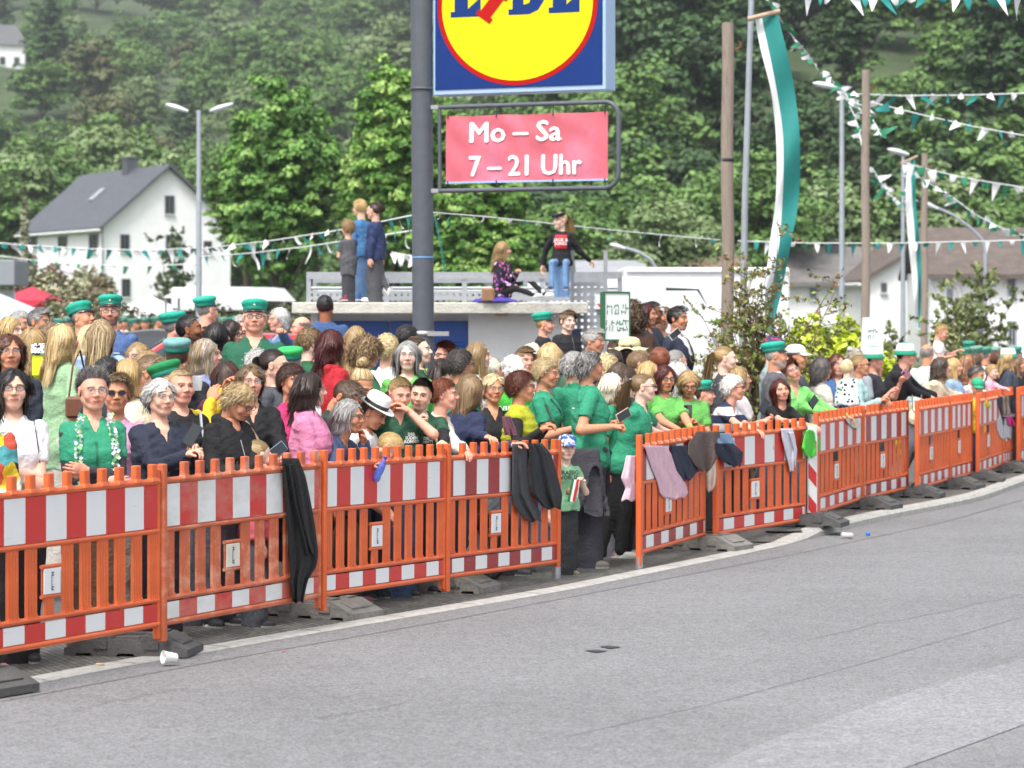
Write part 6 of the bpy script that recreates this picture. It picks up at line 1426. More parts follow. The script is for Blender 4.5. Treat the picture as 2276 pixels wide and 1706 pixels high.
SBL = mat('letter_blue', (.006,.034,.17), .4, spec=.2); SRD = mat('letter_red', (.42,.004,.003), .4, spec=.2)
def let(polys, name, m):
    mb = MB()
    for P_ in polys: mb.poly([(cx_+x*Rr, -.023, cz_+z*Rz) for x, z in P_])
    link(name, sl_(mb.mesh(name)), m, bx)
b_, t_ = -.12, .42
def Lp(x): return [[(x,b_),(x+.38,b_),(x+.38,b_+.24),(x+.22,b_+.10),(x+.22,t_-.07),(x+.27,t_-.07),(x+.27,t_),(x,t_),(x,t_-.07),(x+.05,t_-.07),(x+.05,b_+.07),(x,b_+.07)]]
let(Lp(-.83), 'letter', SBL); let(Lp(.40), 'letter', SBL)
let([[(-.10,b_),(.16,b_),(.27,b_+.05),(.34,b_+.16),(.36,.15),(.34,.29),(.26,.38),(.16,t_),(-.10,t_),(-.10,t_-.07),(-.05,t_-.07),(-.05,b_+.07),(-.10,b_+.07)]], 'letter', SBL)
mb = MB(); mb.poly([(cx_+x*Rr, -.0255, cz_+z*Rz) for x, z in ((.09,.0),(.16,.02),(.19,.15),(.16,.29),(.09,.31))]); link('letter_hole', sl_(mb.mesh('letter_hole')), mat('sign_yellow', 0), bx)
ri = lambda pts, a=radians(-38), ox=-.29, oz=.02: [(ox+x*cos(a)-z*sin(a), oz+x*sin(a)+z*cos(a)) for x, z in pts]
mb = MB()
for P_ in (ri([(-.11,-.22),(.11,-.22),(.11,-.15),(.07,-.15),(.07,.12),(.11,.12),(.11,.18),(-.11,.18),(-.11,.12),(-.08,.12),(-.08,-.15),(-.11,-.15)]), ri([(-.08,.24),(.08,.24),(.08,.40),(-.08,.40)])): mb.poly([(cx_+x*Rr, -.027, cz_+z*Rz) for x, z in P_])
link('letter', sl_(mb.mesh('letter')), SRD, bx)
# banner frame and banner
fx0, fz1 = sp_(972, 238); fx1, _ = sp_(1375, 300); fz0 = sp_(972, 424)[1]; rr_ = .16
pts = [(.10,0,fz1),(fx1-rr_,0,fz1)]+[(fx1-rr_+rr_*sin(t), 0, fz1-rr_+rr_*cos(t)) for t in np.linspace(.2, pi/2, 6)]+[(fx1-rr_+rr_*cos(t), 0, fz0+rr_-rr_*sin(t)) for t in np.linspace(0, pi/2, 6)]+[(.10,0,fz0)]
mb = MB(); mb.tube(pts, .026, 12); mb.tube([(fx0+.03,0,fz1),(fx0+.03,0,fz0)], .022, 10); fr_ = link('banner_frame', sl_(mb.mesh('banner_frame')), POLE, sg)
for z in (fz0, fz1): mb = MB(); mb.bbox((.13,0,z),(.14,.06,.05)); link('bracket', sl_(mb.mesh('bracket')), FOOT, fr_)
bx0, bz1 = sp_(991, 258); bx1, _ = sp_(1351, 300); bz0 = sp_(991, 408)[1]
gx = np.linspace(bx0, bx1, 60); gzv = np.linspace(bz0, bz1, 26); GX, GZ = np.meshgrid(gx, gzv)
uu = (GX-bx0)/(bx1-bx0); vv = (GZ-bz0)/(bz1-bz0)
def by_(uu, vv): return .010*np.sin((uu*1.0+vv*.8)*16)*(uu*(1-uu)*4)**.5*vv+.012*np.sin((uu-vv)*9)*(1-vv)*.6+.006*np.sin(uu*40+vv*9)*(1-uu)
GY = by_(uu, vv)
GZ = GZ+.012*np.sin(uu*pi*3)**2*(vv-.5)*-1.2
V = np.stack([GX.ravel(), GY.ravel(), GZ.ravel()], 1); idx = np.arange(V.shape[0]).reshape(GX.shape); F = np.stack([idx[:-1,:-1], idx[:-1,1:], idx[1:,1:], idx[1:,:-1]], -1).reshape(-1, 4)
me = npmesh('banner', V, F); me.transform(SM); ban = link('banner', me, mat('faded_red_vinyl', (.58,.13,.17), .55, spec=.3, noise=.05, nscale=1.5, col2=(.56,.21,.32), nlo=.5, nhi=.8)); tag(ban, 'faded pink-red opening-hours banner laced into the frame on the tall pole', 'banner')
mb = MB(); mb.box(((bx0+bx1)/2, -.004, bz0+.010), (bx1-bx0, .010, .020)); link('blue_edge', sl_(mb.mesh('blue_edge')), mat('pale_blue_edge', (.30,.48,.75), .5), ban)
WHT = mat('white_letters', (.84,.84,.84), .5)
for tx, (px_, py_), w_ in (('Mo – Sa', (1044, 316), 205), ('7 – 21 Uhr', (1043, 391), 252)):
    xx, zz = sp_(px_, py_); wd = sp_(px_+w_, py_)[0]-xx
    me = text_mesh(tx, .32, 0, 0, 'LEFT'); bm = __import__('bmesh').new()
    for dx_, dy_, dz_ in ((-.009,0,0),(.009,0,.0004),(0,.006,.0008),(0,-.006,.0012),(0,0,.0016)):
        m2 = me.copy(); m2.transform(Matrix.Translation((dx_, dy_, dz_))); bm.from_mesh(m2)
    bm.to_mesh(me); bm.free(); mxx = max(v_.co.x for v_ in me.vertices); mnx = min(v_.co.x for v_ in me.vertices)
    for v_ in me.vertices: v_.co.x = (v_.co.x-mnx)*wd/(mxx-mnx)
    me.transform(Matrix.Translation((xx, 0, zz)) @ Matrix.Rotation(pi/2, 4, 'X'))
    for v_ in me.vertices: v_.co.y += float(by_((v_.co.x-bx0)/(bx1-bx0), (v_.co.z-bz0)/(bz1-bz0)))-.011
    me.transform(SM); link('lettering', me, WHT, ban)
mb = MB()
for (x, z, dz) in [(bx0+.03,bz1-.03,.07),(bx0+(bx1-bx0)*.32,bz1-.03,.11),(bx0+(bx1-bx0)*.67,bz1-.03,.12),(bx1-.03,bz1-.03,.10)]: mb.tube([(x,-.02,z),(x,0,z+dz)], .006, 5)
for (x, z, dz) in [(bx0+.03,bz0+.03,-.08),(bx0+(bx1-bx0)*.32,bz0+.03,-.10),(bx0+(bx1-bx0)*.67,bz0+.03,-.12),(bx1-.03,bz0+.03,-.10)]: mb.tube([(x,-.02,z),(x,0,z+dz)], .006, 5)
link('cord', sl_(mb.mesh('cord')), mat('black_cord', (.02,.02,.02), .7), ban)
# ================================================================ poles, lamps, flags, bunting, vehicles, shrubs, stalls
WOOD = mat('weathered_wood', (.30,.245,.20), .9, noise=.35, nscale=5, bump=.7, bscale=14, stretch=(6,6,.6), col2=(.15,.115,.095), nlo=.5, nhi=.7)
LAMP = mat('lamp_metal', (.38,.41,.45), .45, metal=.4, noise=.1, nscale=6); LAMPW = mat('lamp_head', (.66,.68,.70), .4)
for px, yt, Y, r, lab in ((1617,50,40,.082,'nearest tall weathered wooden pole, left of the white and teal flag'),(1924,155,52,.072,'weathered wooden pole with a tangle of bunting, second of three'),(2055,340,72,.08,'furthest weathered wooden pole, right of the small flag')):
    zt = PZ(yt, Y); mb = MB(); n_ = 9; mb.tube([(0.012*sin(k*1.7)*.8, .0, (zt+.3)*k/n_-.3) for k in range(n_+1)], [r*(1.06-.10*k/n_) for k in range(n_+1)], 14)
    p = mb.build('pole', WOOD, None, (PX(px, Y), Y, 0)); tag(p, lab, 'pole', 'wooden poles along the road'); mb = MB(); mb.tube([(r*.8,0,zt-.35),(r+.07,0,zt-.33),(r+.10,0,zt-.28),(r+.06,0,zt-.24)], .012, 6); mb.build('hook', mat('rust', (.25,.09,.04), .8), p)
    if Y == 40: mb = MB(); mb.lathe([(r*1.0,-.02),(r*1.06,-.02),(r*1.06,.02),(r*1.0,.02)], (0,0,PZ(355,40)), 14); mb.build('band', mat('black_cord', 0), p)
def lamp(px, yt, Y, heads, lab, r=.055, arc=None):
    zt = PZ(yt, Y); o = empty('street_lamp', (PX(px, Y), Y, 0), 0, lab, 'street lamp', 'street lamps'); mb = MB()
    if arc: mb.tube([(PX(a, Y)-PX(px, Y), 0, PZ(b, Y)) for a, b in arc], r*.8, 8); mb.tube([(0,0,-.2),(0,0,PZ(arc[-1][1], Y))], r, 10)
    else: mb.tube([(0,0,-.2),(0,0,zt*.5),(0,0,zt)], [r*1.3, r, r*.8], 12)
    mb.build('post', LAMP, o)
    for (x0, y0, x1, y1, w) in heads:
        a = Vector((PX(x0, Y)-PX(px, Y), 0, PZ(y0, Y))); b = Vector((PX(x1, Y)-PX(px, Y), 0, PZ(y1, Y))); mb = MB()
        pts = [a.lerp(b, t) for t in (0,.15,.4,.7,1)]; mb.tube(pts, [w*.25,w*.75,w,w*.85,w*.45], 12, flat=.5); mb.build('lamp_head', LAMPW, o)
    return o
lamp(442, 245, 60, [(368,231,418,247,.115),(466,247,518,230,.115)], 'double-headed street lamp in front of the big chestnut tree')
lamp(1871, 190, 60, [(1806,184,1872,196,.13)], 'single-headed lamp post between flag and second wooden pole')
lamp(2007, 345, 75, [(1972,331,2020,343,.14)], 'short-headed lamp post beside the small white and teal flag')
lamp(2190, 560, 85, [(2050,448,2085,464,.13)], 'curved-arm street lamp before the right-hand white house', .05, [(2080,460),(2120,478),(2160,508),(2182,530),(2190,560)])
lamp(1460, 590, 70, [(1355,542,1390,552,.12)], 'curved-arm street lamp above the white van', .05, [(1388,550),(1420,560),(1445,575),(1458,595),(1460,640)])
lamp(220, 640, 120, [(140,602,165,606,.12)], 'slim curved-arm lamp in front of the white house', .05, [(165,604),(190,610),(210,622),(219,640),(220,700)])
mast = MB(); mast.tube([W(1650,800,38),W(1656,430,38),W(1670,0,38),W(1678,-200,38)], [.045,.04,.036,.034], 12); m_ = mast.build('mast', LAMP); tag(m_, 'thin grey mast carrying the long white and teal flag', 'mast')
TEALF = mat('teal_cloth', (.012,.22,.20), .7, noise=.06, nscale=3); WHF = mat('white_cloth', (.74,.75,.76), .75)
def flag(rows, Y, lab, amp=.10):
    """rows: (y, left, middle, right) in photo pixels; hanging cloth with waves in depth"""
    ys_ = [r[0] for r in rows]; yy = np.linspace(ys_[0], ys_[-1], 60); L = np.interp(yy, ys_, [r[1] for r in rows]); Mi = np.interp(yy, ys_, [r[2] for r in rows]); R = np.interp(yy, ys_, [r[3] for r in rows])
    k = np.ones(7)/7
    sm = lambda a: np.convolve(np.pad(a, 3, 'edge'), k, 'valid'); L, Mi, R = sm(L), sm(Mi), sm(R)
    o = empty('flag', tuple(W(rows[0][2], rows[0][0], Y)), 0, lab, 'flag', 'long flags with a white and a teal band'); base = o.location
    for nm, a, b, m, o0 in (('white_band', L, Mi, WHF, 0), ('teal_band', Mi, R, TEALF, 5)):
        V = []
        for i, y in enumerate(yy):
            for j in range(6):
                px = a[i]+(b[i]-a[i])*j/5; w = (j+o0)/10
                V.append(tuple(W(px, y, Y+amp*sin(w*4+i*.09)+.05*sin(i*.35+w*3))-base))
        idx = np.arange(len(V)).reshape(60, 6); F = np.stack([idx[:-1,:-1], idx[1:,:-1], idx[1:,1:], idx[:-1,1:]], -1).reshape(-1, 4)
        link(nm, npmesh(nm, V, F), m, o)
    mb = MB(); a = W(rows[0][1]-14, rows[0][0]+8, Y)-base; b = W(rows[0][3]+6, rows[0][0]-10, Y)-base; mb.tube([a, b], .03, 8); mb.build('crossbar', mat('crossbar_wood', (.45,.33,.24), .8), o)
    return o
flag([(34,1676,1691,1728),(110,1690,1709,1749),(195,1714,1726,1766),(293,1725,1741,1778),(391,1727,1742,1779),(470,1722,1738,1773),(540,1710,1733,1758),(627,1702,1718,1742),(690,1698,1709,1727),(738,1698,1704,1716)], 37.6, 'long curved white and teal flag blown sideways from the mast', .045)
flag([(356,2016,2022,2034),(456,2012,2028,2036),(560,2021,2036,2047),(640,2030,2040,2049),(728,2037,2041,2045)], 72.5, 'small white and teal flag beside the furthest wooden pole', .05)
mb = MB(); _p = [(966,480),(975,520),(985,575),(990,620)]; mb.tube([W(x, y, 60) for x, y in _p], .05, 6, flat=.3); tag(mb.build('flag', TEALF), 'narrow green flag hanging behind the sign pole', 'flag')
# bunting: cord with separate pennants
def pen_mesh(k):
    V = []; n_ = 7
    for i in range(n_):
        t = i/(n_-1); w = .5*(1-t)+.02
        for s in (-1, 1): V.append((s*w*.62, .22*sin(t*3+k*1.3)*(.4+.6*t)+.08*s*sin(t*2+k), -t*(1-.12*(k % 3))*cos(.3*k*t)))
    idx = np.arange(2*n_).reshape(n_, 2); return npmesh('pennant', V, np.stack([idx[:-1,0], idx[1:,0], idx[1:,1], idx[:-1,1]], -1), True)
PEN = [pen_mesh(k) for k in range(6)]; GRF = mat('green_cloth', (.02,.20,.10), .7)
def bunting(pts, Y, n_, size, lab, Y1=None, wild=.3, seed=0, both=(WHF, TEALF)):
    g_ = random.Random(seed+int(pts[0][0])); Y1 = Y1 or Y; K = len(pts)
    P3 = [W(x, y, Y+(Y1-Y)*i/(K-1)) for i, (x, y) in enumerate(pts)]; base = P3[0].copy()
    # resample
    L = [0]
    for a, b in zip(P3, P3[1:]): L.append(L[-1]+(b-a).length)
    def at(s):
        for i in range(K-1):
            if s <= L[i+1]+1e-6: return P3[i].lerp(P3[i+1], (s-L[i])/max(1e-6, L[i+1]-L[i]))
        return P3[-1]
    o = empty('bunting', tuple(base), 0, lab, 'bunting', 'strings of white and green pennants'); fine = [at(L[-1]*i/60)-base for i in range(61)]
    for i in range(1, 60): fine[i] = fine[i]*.5+(fine[i-1]+fine[i+1])*.25
    mb = MB(); mb.tube(fine, .008*max(1, Y/45), 5); mb.build('cord', WHF, o)
    for i in range(n_):
        p = at(L[-1]*(i+.5)/n_)-base; d = at(min(L[-1], L[-1]*(i+.7)/n_))-at(L[-1]*(i+.3)/n_)
        c = bpy.data.objects.new('pennant', PEN[g_.randrange(6)]); COL.objects.link(c); c.parent = o
        if not c.data.materials: c.data.materials.append(WHF)
        c.material_slots[0].link = 'OBJECT'; c.material_slots[0].material = both[i % 2]
        s = size*g_.uniform(.8,1.15); c.location = p; c.rotation_euler = (g_.uniform(-wild,wild), g_.uniform(-wild*1.4,wild*1.4)-atan2(d.z, Vector((d.x, d.y)).length)*0, atan2(d.y, d.x)+g_.uniform(-wild,wild)); c.scale = (s*.62, s*.62, s)
    return o
bunting([(-20,538),(60,545),(200,553),(330,556),(445,550)], 80, 24, .42, 'bunting strung across the front of the white house, upper line', wild=.5)
bunting([(-20,566),(120,584),(300,592),(450,585)], 90, 18, .35, 'thin lower bunting line across the white house', wild=.4, both=(WHF, GRF))
bunting([(448,552),(600,535),(750,512),(918,478)], 58, 26, .30, 'bunting rising from the double lamp post to the sign pole, upper line', 36, wild=.7)
bunting([(448,570),(560,562),(680,548),(800,530),(918,512)], 60, 22, .34, 'second bunting line below the one rising to the sign pole', 38, wild=.35, both=(TEALF, WHF))
bunting([(870,560),(900,566),(925,572)], 50, 7, .30, 'short scrap of white bunting left of the sign pole', wild=.5, both=(WHF, WHF))
bunting([(963,472),(1080,481),(1230,497),(1400,515),(1600,533)], 36, 20, .17, 'bunting running from the sign pole behind the girl on the railing', 48, wild=.35)
bunting([(1640,535),(1800,540),(2000,540),(2290,533)], 60, 24, .30, 'level bunting line low across the wooden poles', wild=.2)
bunting([(1698,-10),(1722,18),(1745,60),(1775,95),(1800,125),(1820,158),(1850,180),(1872,194)], 37, 22, .26, 'tangled garland of pennants falling from the mast to the lamp head', 59, wild=1.5, both=(WHF, GRF))
bunting([(1872,196),(1890,225),(1920,235),(1940,265),(1958,300)], 58, 26, .34, 'knot of white and green pennants wrapped round the second wooden pole', 51, wild=1.6, both=(WHF, GRF))
bunting([(1876,210),(1896,250),(1910,290),(1915,322)], 58, 16, .28, 'loose tail of pennants hanging left of the second wooden pole', 52, wild=1.4, both=(WHF, GRF))
bunting([(1888,208),(2000,212),(2150,211),(2300,206)], 58, 14, .36, 'level bunting line going off to the right from the second pole', wild=.9)
bunting([(1930,225),(2050,255),(2170,282),(2300,305)], 54, 12, .40, 'sagging bunting line just below the level one at the right', wild=1.1)
bunting([(1790,-22),(1900,-14),(2000,-12),(2100,-16),(2300,-20)], 30, 22, .27, 'near bunting line cut off by the top of the picture', wild=.45)
bunting([(2012,362),(2080,380),(2160,398),(2300,420)], 68, 12, .46, 'bunting with hanging pennants from the small lamp post to the right', wild=.25, both=(WHF, GRF))
bunting([(2030,385),(2070,410),(2120,440),(2170,478),(2230,508),(2300,530)], 70, 24, .42, 'dense twisted bunting falling to the right behind the third pole', wild=1.0, both=(WHF, GRF))
bunting([(1938,372),(1955,400),(1975,430),(2005,455)], 72, 16, .38, 'crumpled bunting hanging between the second and third poles', wild=1.5, both=(WHF, GRF))
bunting([(2012,365),(2022,390),(2018,430),(2010,455)], 73, 16, .38, 'bunch of pennants knotted round the small lamp post', wild=1.5, both=(WHF, GRF))

# ---- vehicles
def car(px, Y, rz, col, lab, kind='car', sc_=1., z=None, name='car'):
    """side profile lofted across the width, with windows, wheels and lamps; nose points to -x"""
    o = empty(name, (PX(px, Y), Y, Gz(PX(px, Y), Y)), rz, lab, 'car' if kind == 'car' else 'van'); o.scale = (sc_,)*3
    pm = mat('paint_%s' % lab[:12].replace(' ', '_'), col, .25, coat=.6)
    if kind == 'car': prof = [(-2.1,.35),(-2.15,.62),(-2.0,.78),(-1.1,.95),(-.35,1.42),(.1,1.47),(1.0,1.45),(1.75,1.05),(2.05,.98),(2.12,.6),(2.05,.35)]; W_ = .86; glass = [(-1.0,.97),(-.33,1.37),(.95,1.39),(1.55,1.05),(1.5,.98)]
    else: prof = [(-2.9,.35),(-2.95,.8),(-2.75,1.1),(-2.1,1.28),(-1.35,2.08),(-1.0,2.15),(2.8,2.17),(2.92,2.05),(2.95,.35)]; W_ = .98; glass = [(-2.0,1.28),(-1.38,1.98),(-.55,2.0),(-.55,1.25)]
    n_ = len(prof); vs = []; fs = []
    rings = [(-W_, .80), (-W_*.98, .97), (-W_*.86, 1.0), (W_*.86, 1.0), (W_*.98, .97), (W_, .80)]
    zc = .35
    for (y, f_) in rings: vs += [(x*(1 if f_ > .9 else .985), y*(1-.12*max(0, (z_-.95))/.5 if kind == 'car' else 1-.03*max(0,(z_-1))), zc+(z_-zc)*(1 if f_ == 1 else .985 if f_ > .9 else .93)) for x, z_ in prof]
    for r_ in range(len(rings)-1):
        for i in range(n_): j = (i+1) % n_; fs.append((r_*n_+i, r_*n_+n_+i, r_*n_+n_+j, r_*n_+j))
    fs += [tuple(range(n_)), tuple(range(len(vs)-1, len(vs)-n_-1, -1))]
    mb = MB(); mb.add(vs, fs); body = mb.build('body', pm, o)
    dg = mat('car_glass', (.03,.04,.05), .06, spec=.8)
    for s in (-1, 1):
        mb = MB(); mb.poly([(x, s*(W_*.97*(1-.12*max(0, z_-.95)/.5 if kind == 'car' else .985)+.012), z_) for x, z_ in glass][::s]); mb.build('side_window', dg, o)
    a, b = (prof[3], prof[4]) if kind == 'car' else (prof[3], prof[4]); mb = MB()
    nrm_ = Vector((-(b[1]-a[1]), 0, (b[0]-a[0]))).normalized()*.015
    lp = lambda t: (a[0]+(b[0]-a[0])*t+nrm_.x, a[1]+(b[1]-a[1])*t+nrm_.z)
    p0, p1 = lp(.06), lp(.93); mb.poly([(p0[0],-W_*.80,p0[1]),(p0[0],W_*.80,p0[1]),(p1[0],W_*.72,p1[1]),(p1[0],-W_*.72,p1[1])][::-1]); mb.build('windscreen', dg, o)
    for x in ((-1.35, 1.35) if kind == 'car' else (-2.05, 1.9)):
        for s in (-1, 1):
            w = MB(); w.tube([(x, s*(W_-.18), .32),(x, s*(W_+.01), .32)], .32, 20); wo = w.build('wheel', mat('tyre', (.02,.02,.02), .8), o); w = MB(); w.tube([(x, s*(W_-.02), .32),(x, s*(W_+.02), .32)], .19, 14); w.build('rim', FOOT, wo)
    for s in (-1, 1):
        w = MB(); w.bbox((prof[1][0]+.10, s*W_*.72, prof[1][1]+.05), (.14, .32, .12), .02); w.build('headlight', mat('lamp_glass', (.7,.72,.75), .1), o)
        w = MB(); w.bbox((prof[-3][0]+(.03 if kind == 'car' else .02), s*W_*.82, prof[-3][1]-(.12 if kind == 'car' else .9)), (.06, .22, .16 if kind == 'car' else .4), .02); w.build('tail_light', mat('tail_light', (.5,.01,.02), .2), o)
        w = MB(); w.bbox((prof[3][0]+.35, s*(W_+.10), prof[3][1]+.05), (.10, .18, .13), .03); w.build('mirror', pm, o)
    return o
car(452, 32.5, .12, (.50,.012,.022), 'red car parked behind the crowd, its bonnet showing left of the bearded man')
car(318, 39, .1, (.02,.022,.026), 'dark car standing behind the bearded man in the teal cap')
vn = car(1420, 47, pi+.04, (.72,.73,.75), 'white van with a slanting windscreen parked behind the crowd', 'van', 1.0, name='van'); vn.scale = (.60, 1, 1.03)
tk = empty('box_truck', (PX(1560, 52), 52, .2), .02, 'long white box truck body behind the white van', 'truck')
mb = MB(); mb.bbox((0,0,1.62), (2.75, 2.2, 2.1), .03); mb.build('body', mat('truck_white', (.78,.79,.80), .5, noise=.03, nscale=1), tk)
mb = MB(); mb.box((0,-1.13,2.62), (2.7,.04,.05)); mb.build('roof_edge', TRIM, tk)
for x in (-.9, .9): w = MB(); w.tube([(x,-1.0,.42),(x,-.7,.42)], .42, 18); w.build('wheel', mat('tyre', 0), tk)

# ---- stalls and tents at the left
MQ = mat('marquee_white', (.80,.80,.81), .7)
def tent(px0, px1, yt, ye, Y, col, lab, yb=760, flat=False):
    x0, x1 = PX(px0, Y), PX(px1, Y); cx = (x0+x1)/2; zt, ze = PZ(yt, Y), PZ(ye, Y); o = empty('tent', (cx, Y, 0), 0, lab, 'tent', None); h = (x1-x0)/2
    m = mat('tent_'+lab[:9].replace(' ', '_'), col, .7); mb = MB()
    if flat: mb.prism([(-h,ze),(h,ze-.1),(h*.8,zt-.05),(-h*.6,zt)], -1.8, 1.8)
    else: mb.add([(-h,-2,ze),(h,-2,ze),(h,2,ze),(-h,2,ze),(0,0,zt)], [(0,1,4),(1,2,4),(2,3,4),(3,0,4)]); mb.box((0,-2.0,ze-.12),(2*h,.03,.24)); mb.box((0,2.0,ze-.12),(2*h,.03,.24))
    mb.build('canopy', m, o)
    for sx in (-1, 1):
        for sy in (-1, 1): mb = MB(); mb.tube([(sx*h*.94, sy*1.7, -.3),(sx*h*.94, sy*1.7, ze)], .04, 6); mb.build('leg', FOOT, o)
    return o
tent(20, 125, 636, 667, 85, (.55,.03,.06), 'red tent roof at the left edge behind the crowd')
tent(-70, 70, 652, 695, 60, (.55,.68,.85), 'blue and white tent roof at the left edge, nearest of the tents')
tent(265, 400, 655, 692, 95, (.8,.8,.8), 'white pointed tent in front of the white house')
tent(375, 650, 636, 662, 88, (.8,.8,.8), 'white food stall with a long flat awning right of the lamp post', flat=True)
tr_ = empty('food_trailer', (PX(470, 91), 91, 0), 0, 'white food trailer with an open serving hatch under the awning', 'trailer')
mb = MB(); w_ = PX(560,91)-PX(385,91); mb.bbox((0,.8,2.55),(w_,2,.7),.03); mb.bbox((-w_/2+.1,.8,1.2),(.2,2,2.2),.02); mb.bbox((w_/2-.1,.8,1.2),(.2,2,2.2),.02); mb.bbox((0,1.75,1.2),(w_,.1,2.2)); mb.bbox((0,.8,.6),(w_,2,.9),.02); mb.build('body', MQ, tr_)
mb = MB(); mb.box((0,1.68,1.65),(w_-.4,.04,1.1)); mb.build('shade_sheet', mat('hatch_shade', (.02,.02,.022), .8), tr_)  # near-black sheet over the back wall paints the shade inside the open hatch
gb = empty('kiosk', (PX(0, 70), 70, 0), 0, 'grey flat-roofed kiosk cut off by the left edge', 'kiosk'); mb = MB(); mb.bbox((-1.2,0,PZ(607,70)),(3.4,2,.58),.02); mb.build('fascia', mat('grey_panel', (.25,.27,.30), .6), gb)
mb = MB(); mb.box((.12,.2,1.2),(.35,.3,2.9)); mb.build('column', TRIM, gb)
# ---- shrubs
def branchy(px, Y, n_, h, spread, leaf, nl, cols, lab, seed, cat='shrub', bias=0, r=.018):
    """arching stems that fork, with small leaves along them"""
    g_ = np.random.default_rng(seed); rr = random.Random(seed); o = empty('shrub', (PX(px, Y), Y, Gz(PX(px, Y), Y)), 0, lab, cat); mb = MB(); lp = []
    for i in range(n_):
        a = rr.uniform(0, 2*pi); s = rr.uniform(.15, 1)*spread; hh = h*rr.uniform(.55, 1)*(1-.25*s/spread)
        pts = [Vector((cos(a)*s*t**1.3+bias*t*t+.05*sin(t*9+i), sin(a)*s*.7*t**1.3, hh*t)) for t in np.linspace(0, 1, 9)]
        mb.tube(pts, [r*(1-.85*k/8) for k in range(9)], 5)
        for k in range(3, 9):
            for _ in range(2):
                d = Vector((rr.gauss(0,1), rr.gauss(0,.8), rr.gauss(.35,.5))).normalized()*rr.uniform(.15,.42)*h/3.4; q_ = pts[k-1].lerp(pts[k], rr.random()); mb.tube([q_, q_+d*.6, q_+d], [r*.28, r*.2, r*.1], 4)
                for _ in range(nl): lp.append(q_+d*rr.uniform(.15,1.1)+Vector((rr.gauss(0,.02), rr.gauss(0,.02), rr.gauss(0,.02))))
    mb.build('stem', mat('twig', (.16,.11,.07), .85), o)
    p = np.array([tuple(x) for x in lp]); N = len(p); a = g_.normal(size=(N,3)); a /= np.linalg.norm(a, axis=1)[:, None]; b = np.cross(a, g_.normal(size=(N,3))); b /= np.linalg.norm(b, axis=1)[:, None]
    s = (leaf*(.6+.8*g_.random(N)))[:, None]; V = np.stack([p-a*s, p+b*s*.55, p+a*s, p-b*s*.55], 1).reshape(-1, 3); cc = np.array([lin(c) for c in cols])[g_.integers(0, len(cols), N)]*(.75+.5*g_.random((N,1)))
    link('foliage', npmesh('foliage', V, np.arange(4*N).reshape(-1, 4), False, np.repeat(cc, 4, axis=0)), LM, o); return o
branchy(1672, 33, 34, 3.35, .85, .030, 15, ['#7f8a48','#8a7548','#6b7e3c','#9a9c58','#7c6440','#64783a'], 'tall loose shrub with brownish green leaves before the flag', 4, bias=.12)
branchy(2085, 43, 15, 2.3, 1.1, .05, 12, ['#6d7a45','#7e8a55','#5a6a3a','#8a8c5e'], 'grey-green shrub behind the raised child', 12)
branchy(2150, 60, 22, 3.2, 1.3, .07, 10, ['#6d7a45','#7e8a55','#5a6a3a'], 'thin green shrub before the right-hand white house', 15)
branchy(1600, 31.5, 16, 1.75, .5, .032, 10, ['#5d7030','#6f8236','#4d6028'], 'green bush at the foot of the nearest wooden pole', 22)
branchy(388, 130, 14, 6.3, 1.0, .14, 8, ['#4a5a3a','#5c6a48','#3d4a30'], 'thin dark tree in front of the white gable', 31, 'tree')
branchy(945, 31, 10, 1.55, .35, .03, 10, ['#7ba02c','#93b53a','#5f8a24'], 'small yellow-green plant at the foot of the sign pole', 35)
def mound(px, Y, wx, h, cols, lab, seed, leaf=.055, n_=15000, name='bush'):
    g_ = np.random.default_rng(seed); o = empty(name, (PX(px, Y), Y, Gz(PX(px, Y), Y)-.1), 0, lab, 'bush'); d = g_.normal(size=(n_,3)); d /= np.linalg.norm(d, axis=1)[:, None]; d[:,2] = np.abs(d[:,2])
    k = (1+.14*np.sin(d[:,0]*7+seed)+.10*np.sin(d[:,1]*9)+.08*np.sin(d[:,2]*14))[:, None]*(.72+.28*g_.random((n_,1))**.5); p = d*k*np.array([wx, wx*.7, h])
    nrm = d+g_.normal(size=(n_,3))*.5; nrm /= np.linalg.norm(nrm, axis=1)[:, None]; a = np.cross(nrm, g_.normal(size=(n_,3))); a /= np.linalg.norm(a, axis=1)[:, None]; b = np.cross(nrm, a); s = (leaf*(.6+.8*g_.random(n_)))[:, None]
    V = np.stack([p-a*s, p-b*s*.6, p+a*s, p+b*s*.6], 1).reshape(-1, 3); cl = np.array([lin(c) for c in cols]); ci = (np.floor((np.sin(p[:,0]*5/wx+p[:,2]*3)+1)*.5*len(cols)*.999+g_.normal(size=n_)*.6)).astype(int) % len(cols)
    link('foliage', npmesh('foliage', V, np.arange(4*n_).reshape(-1, 4), False, np.repeat(cl[ci]*(.75+.5*g_.random((n_,1))), 4, axis=0)), LM, o)
    mb = MB(); rr = random.Random(seed)
    for i in range(9): mb.tube([(0,0,0),(rr.uniform(-.3,.3)*wx, rr.uniform(-.3,.3)*wx, h*.4),(rr.uniform(-.7,.7)*wx, rr.uniform(-.4,.4)*wx, h*.75)], [.03,.02,.008], 5)
    mb.build('stem', mat('twig', 0), o); return o
LIME = ['#a9b82a','#bcc93a','#93a822','#c8d352']
mound(1790, 42, 1.05, 1.55, LIME, 'bright lime green bush right of the tall shrub', 1); mound(1890, 43.5, 1.05, 1.55, LIME, 'bright lime green bush behind the white poster', 2); mound(1985, 44, .7, 1.35, LIME, 'small lime green bush right of the white poster', 3, n_=5000)
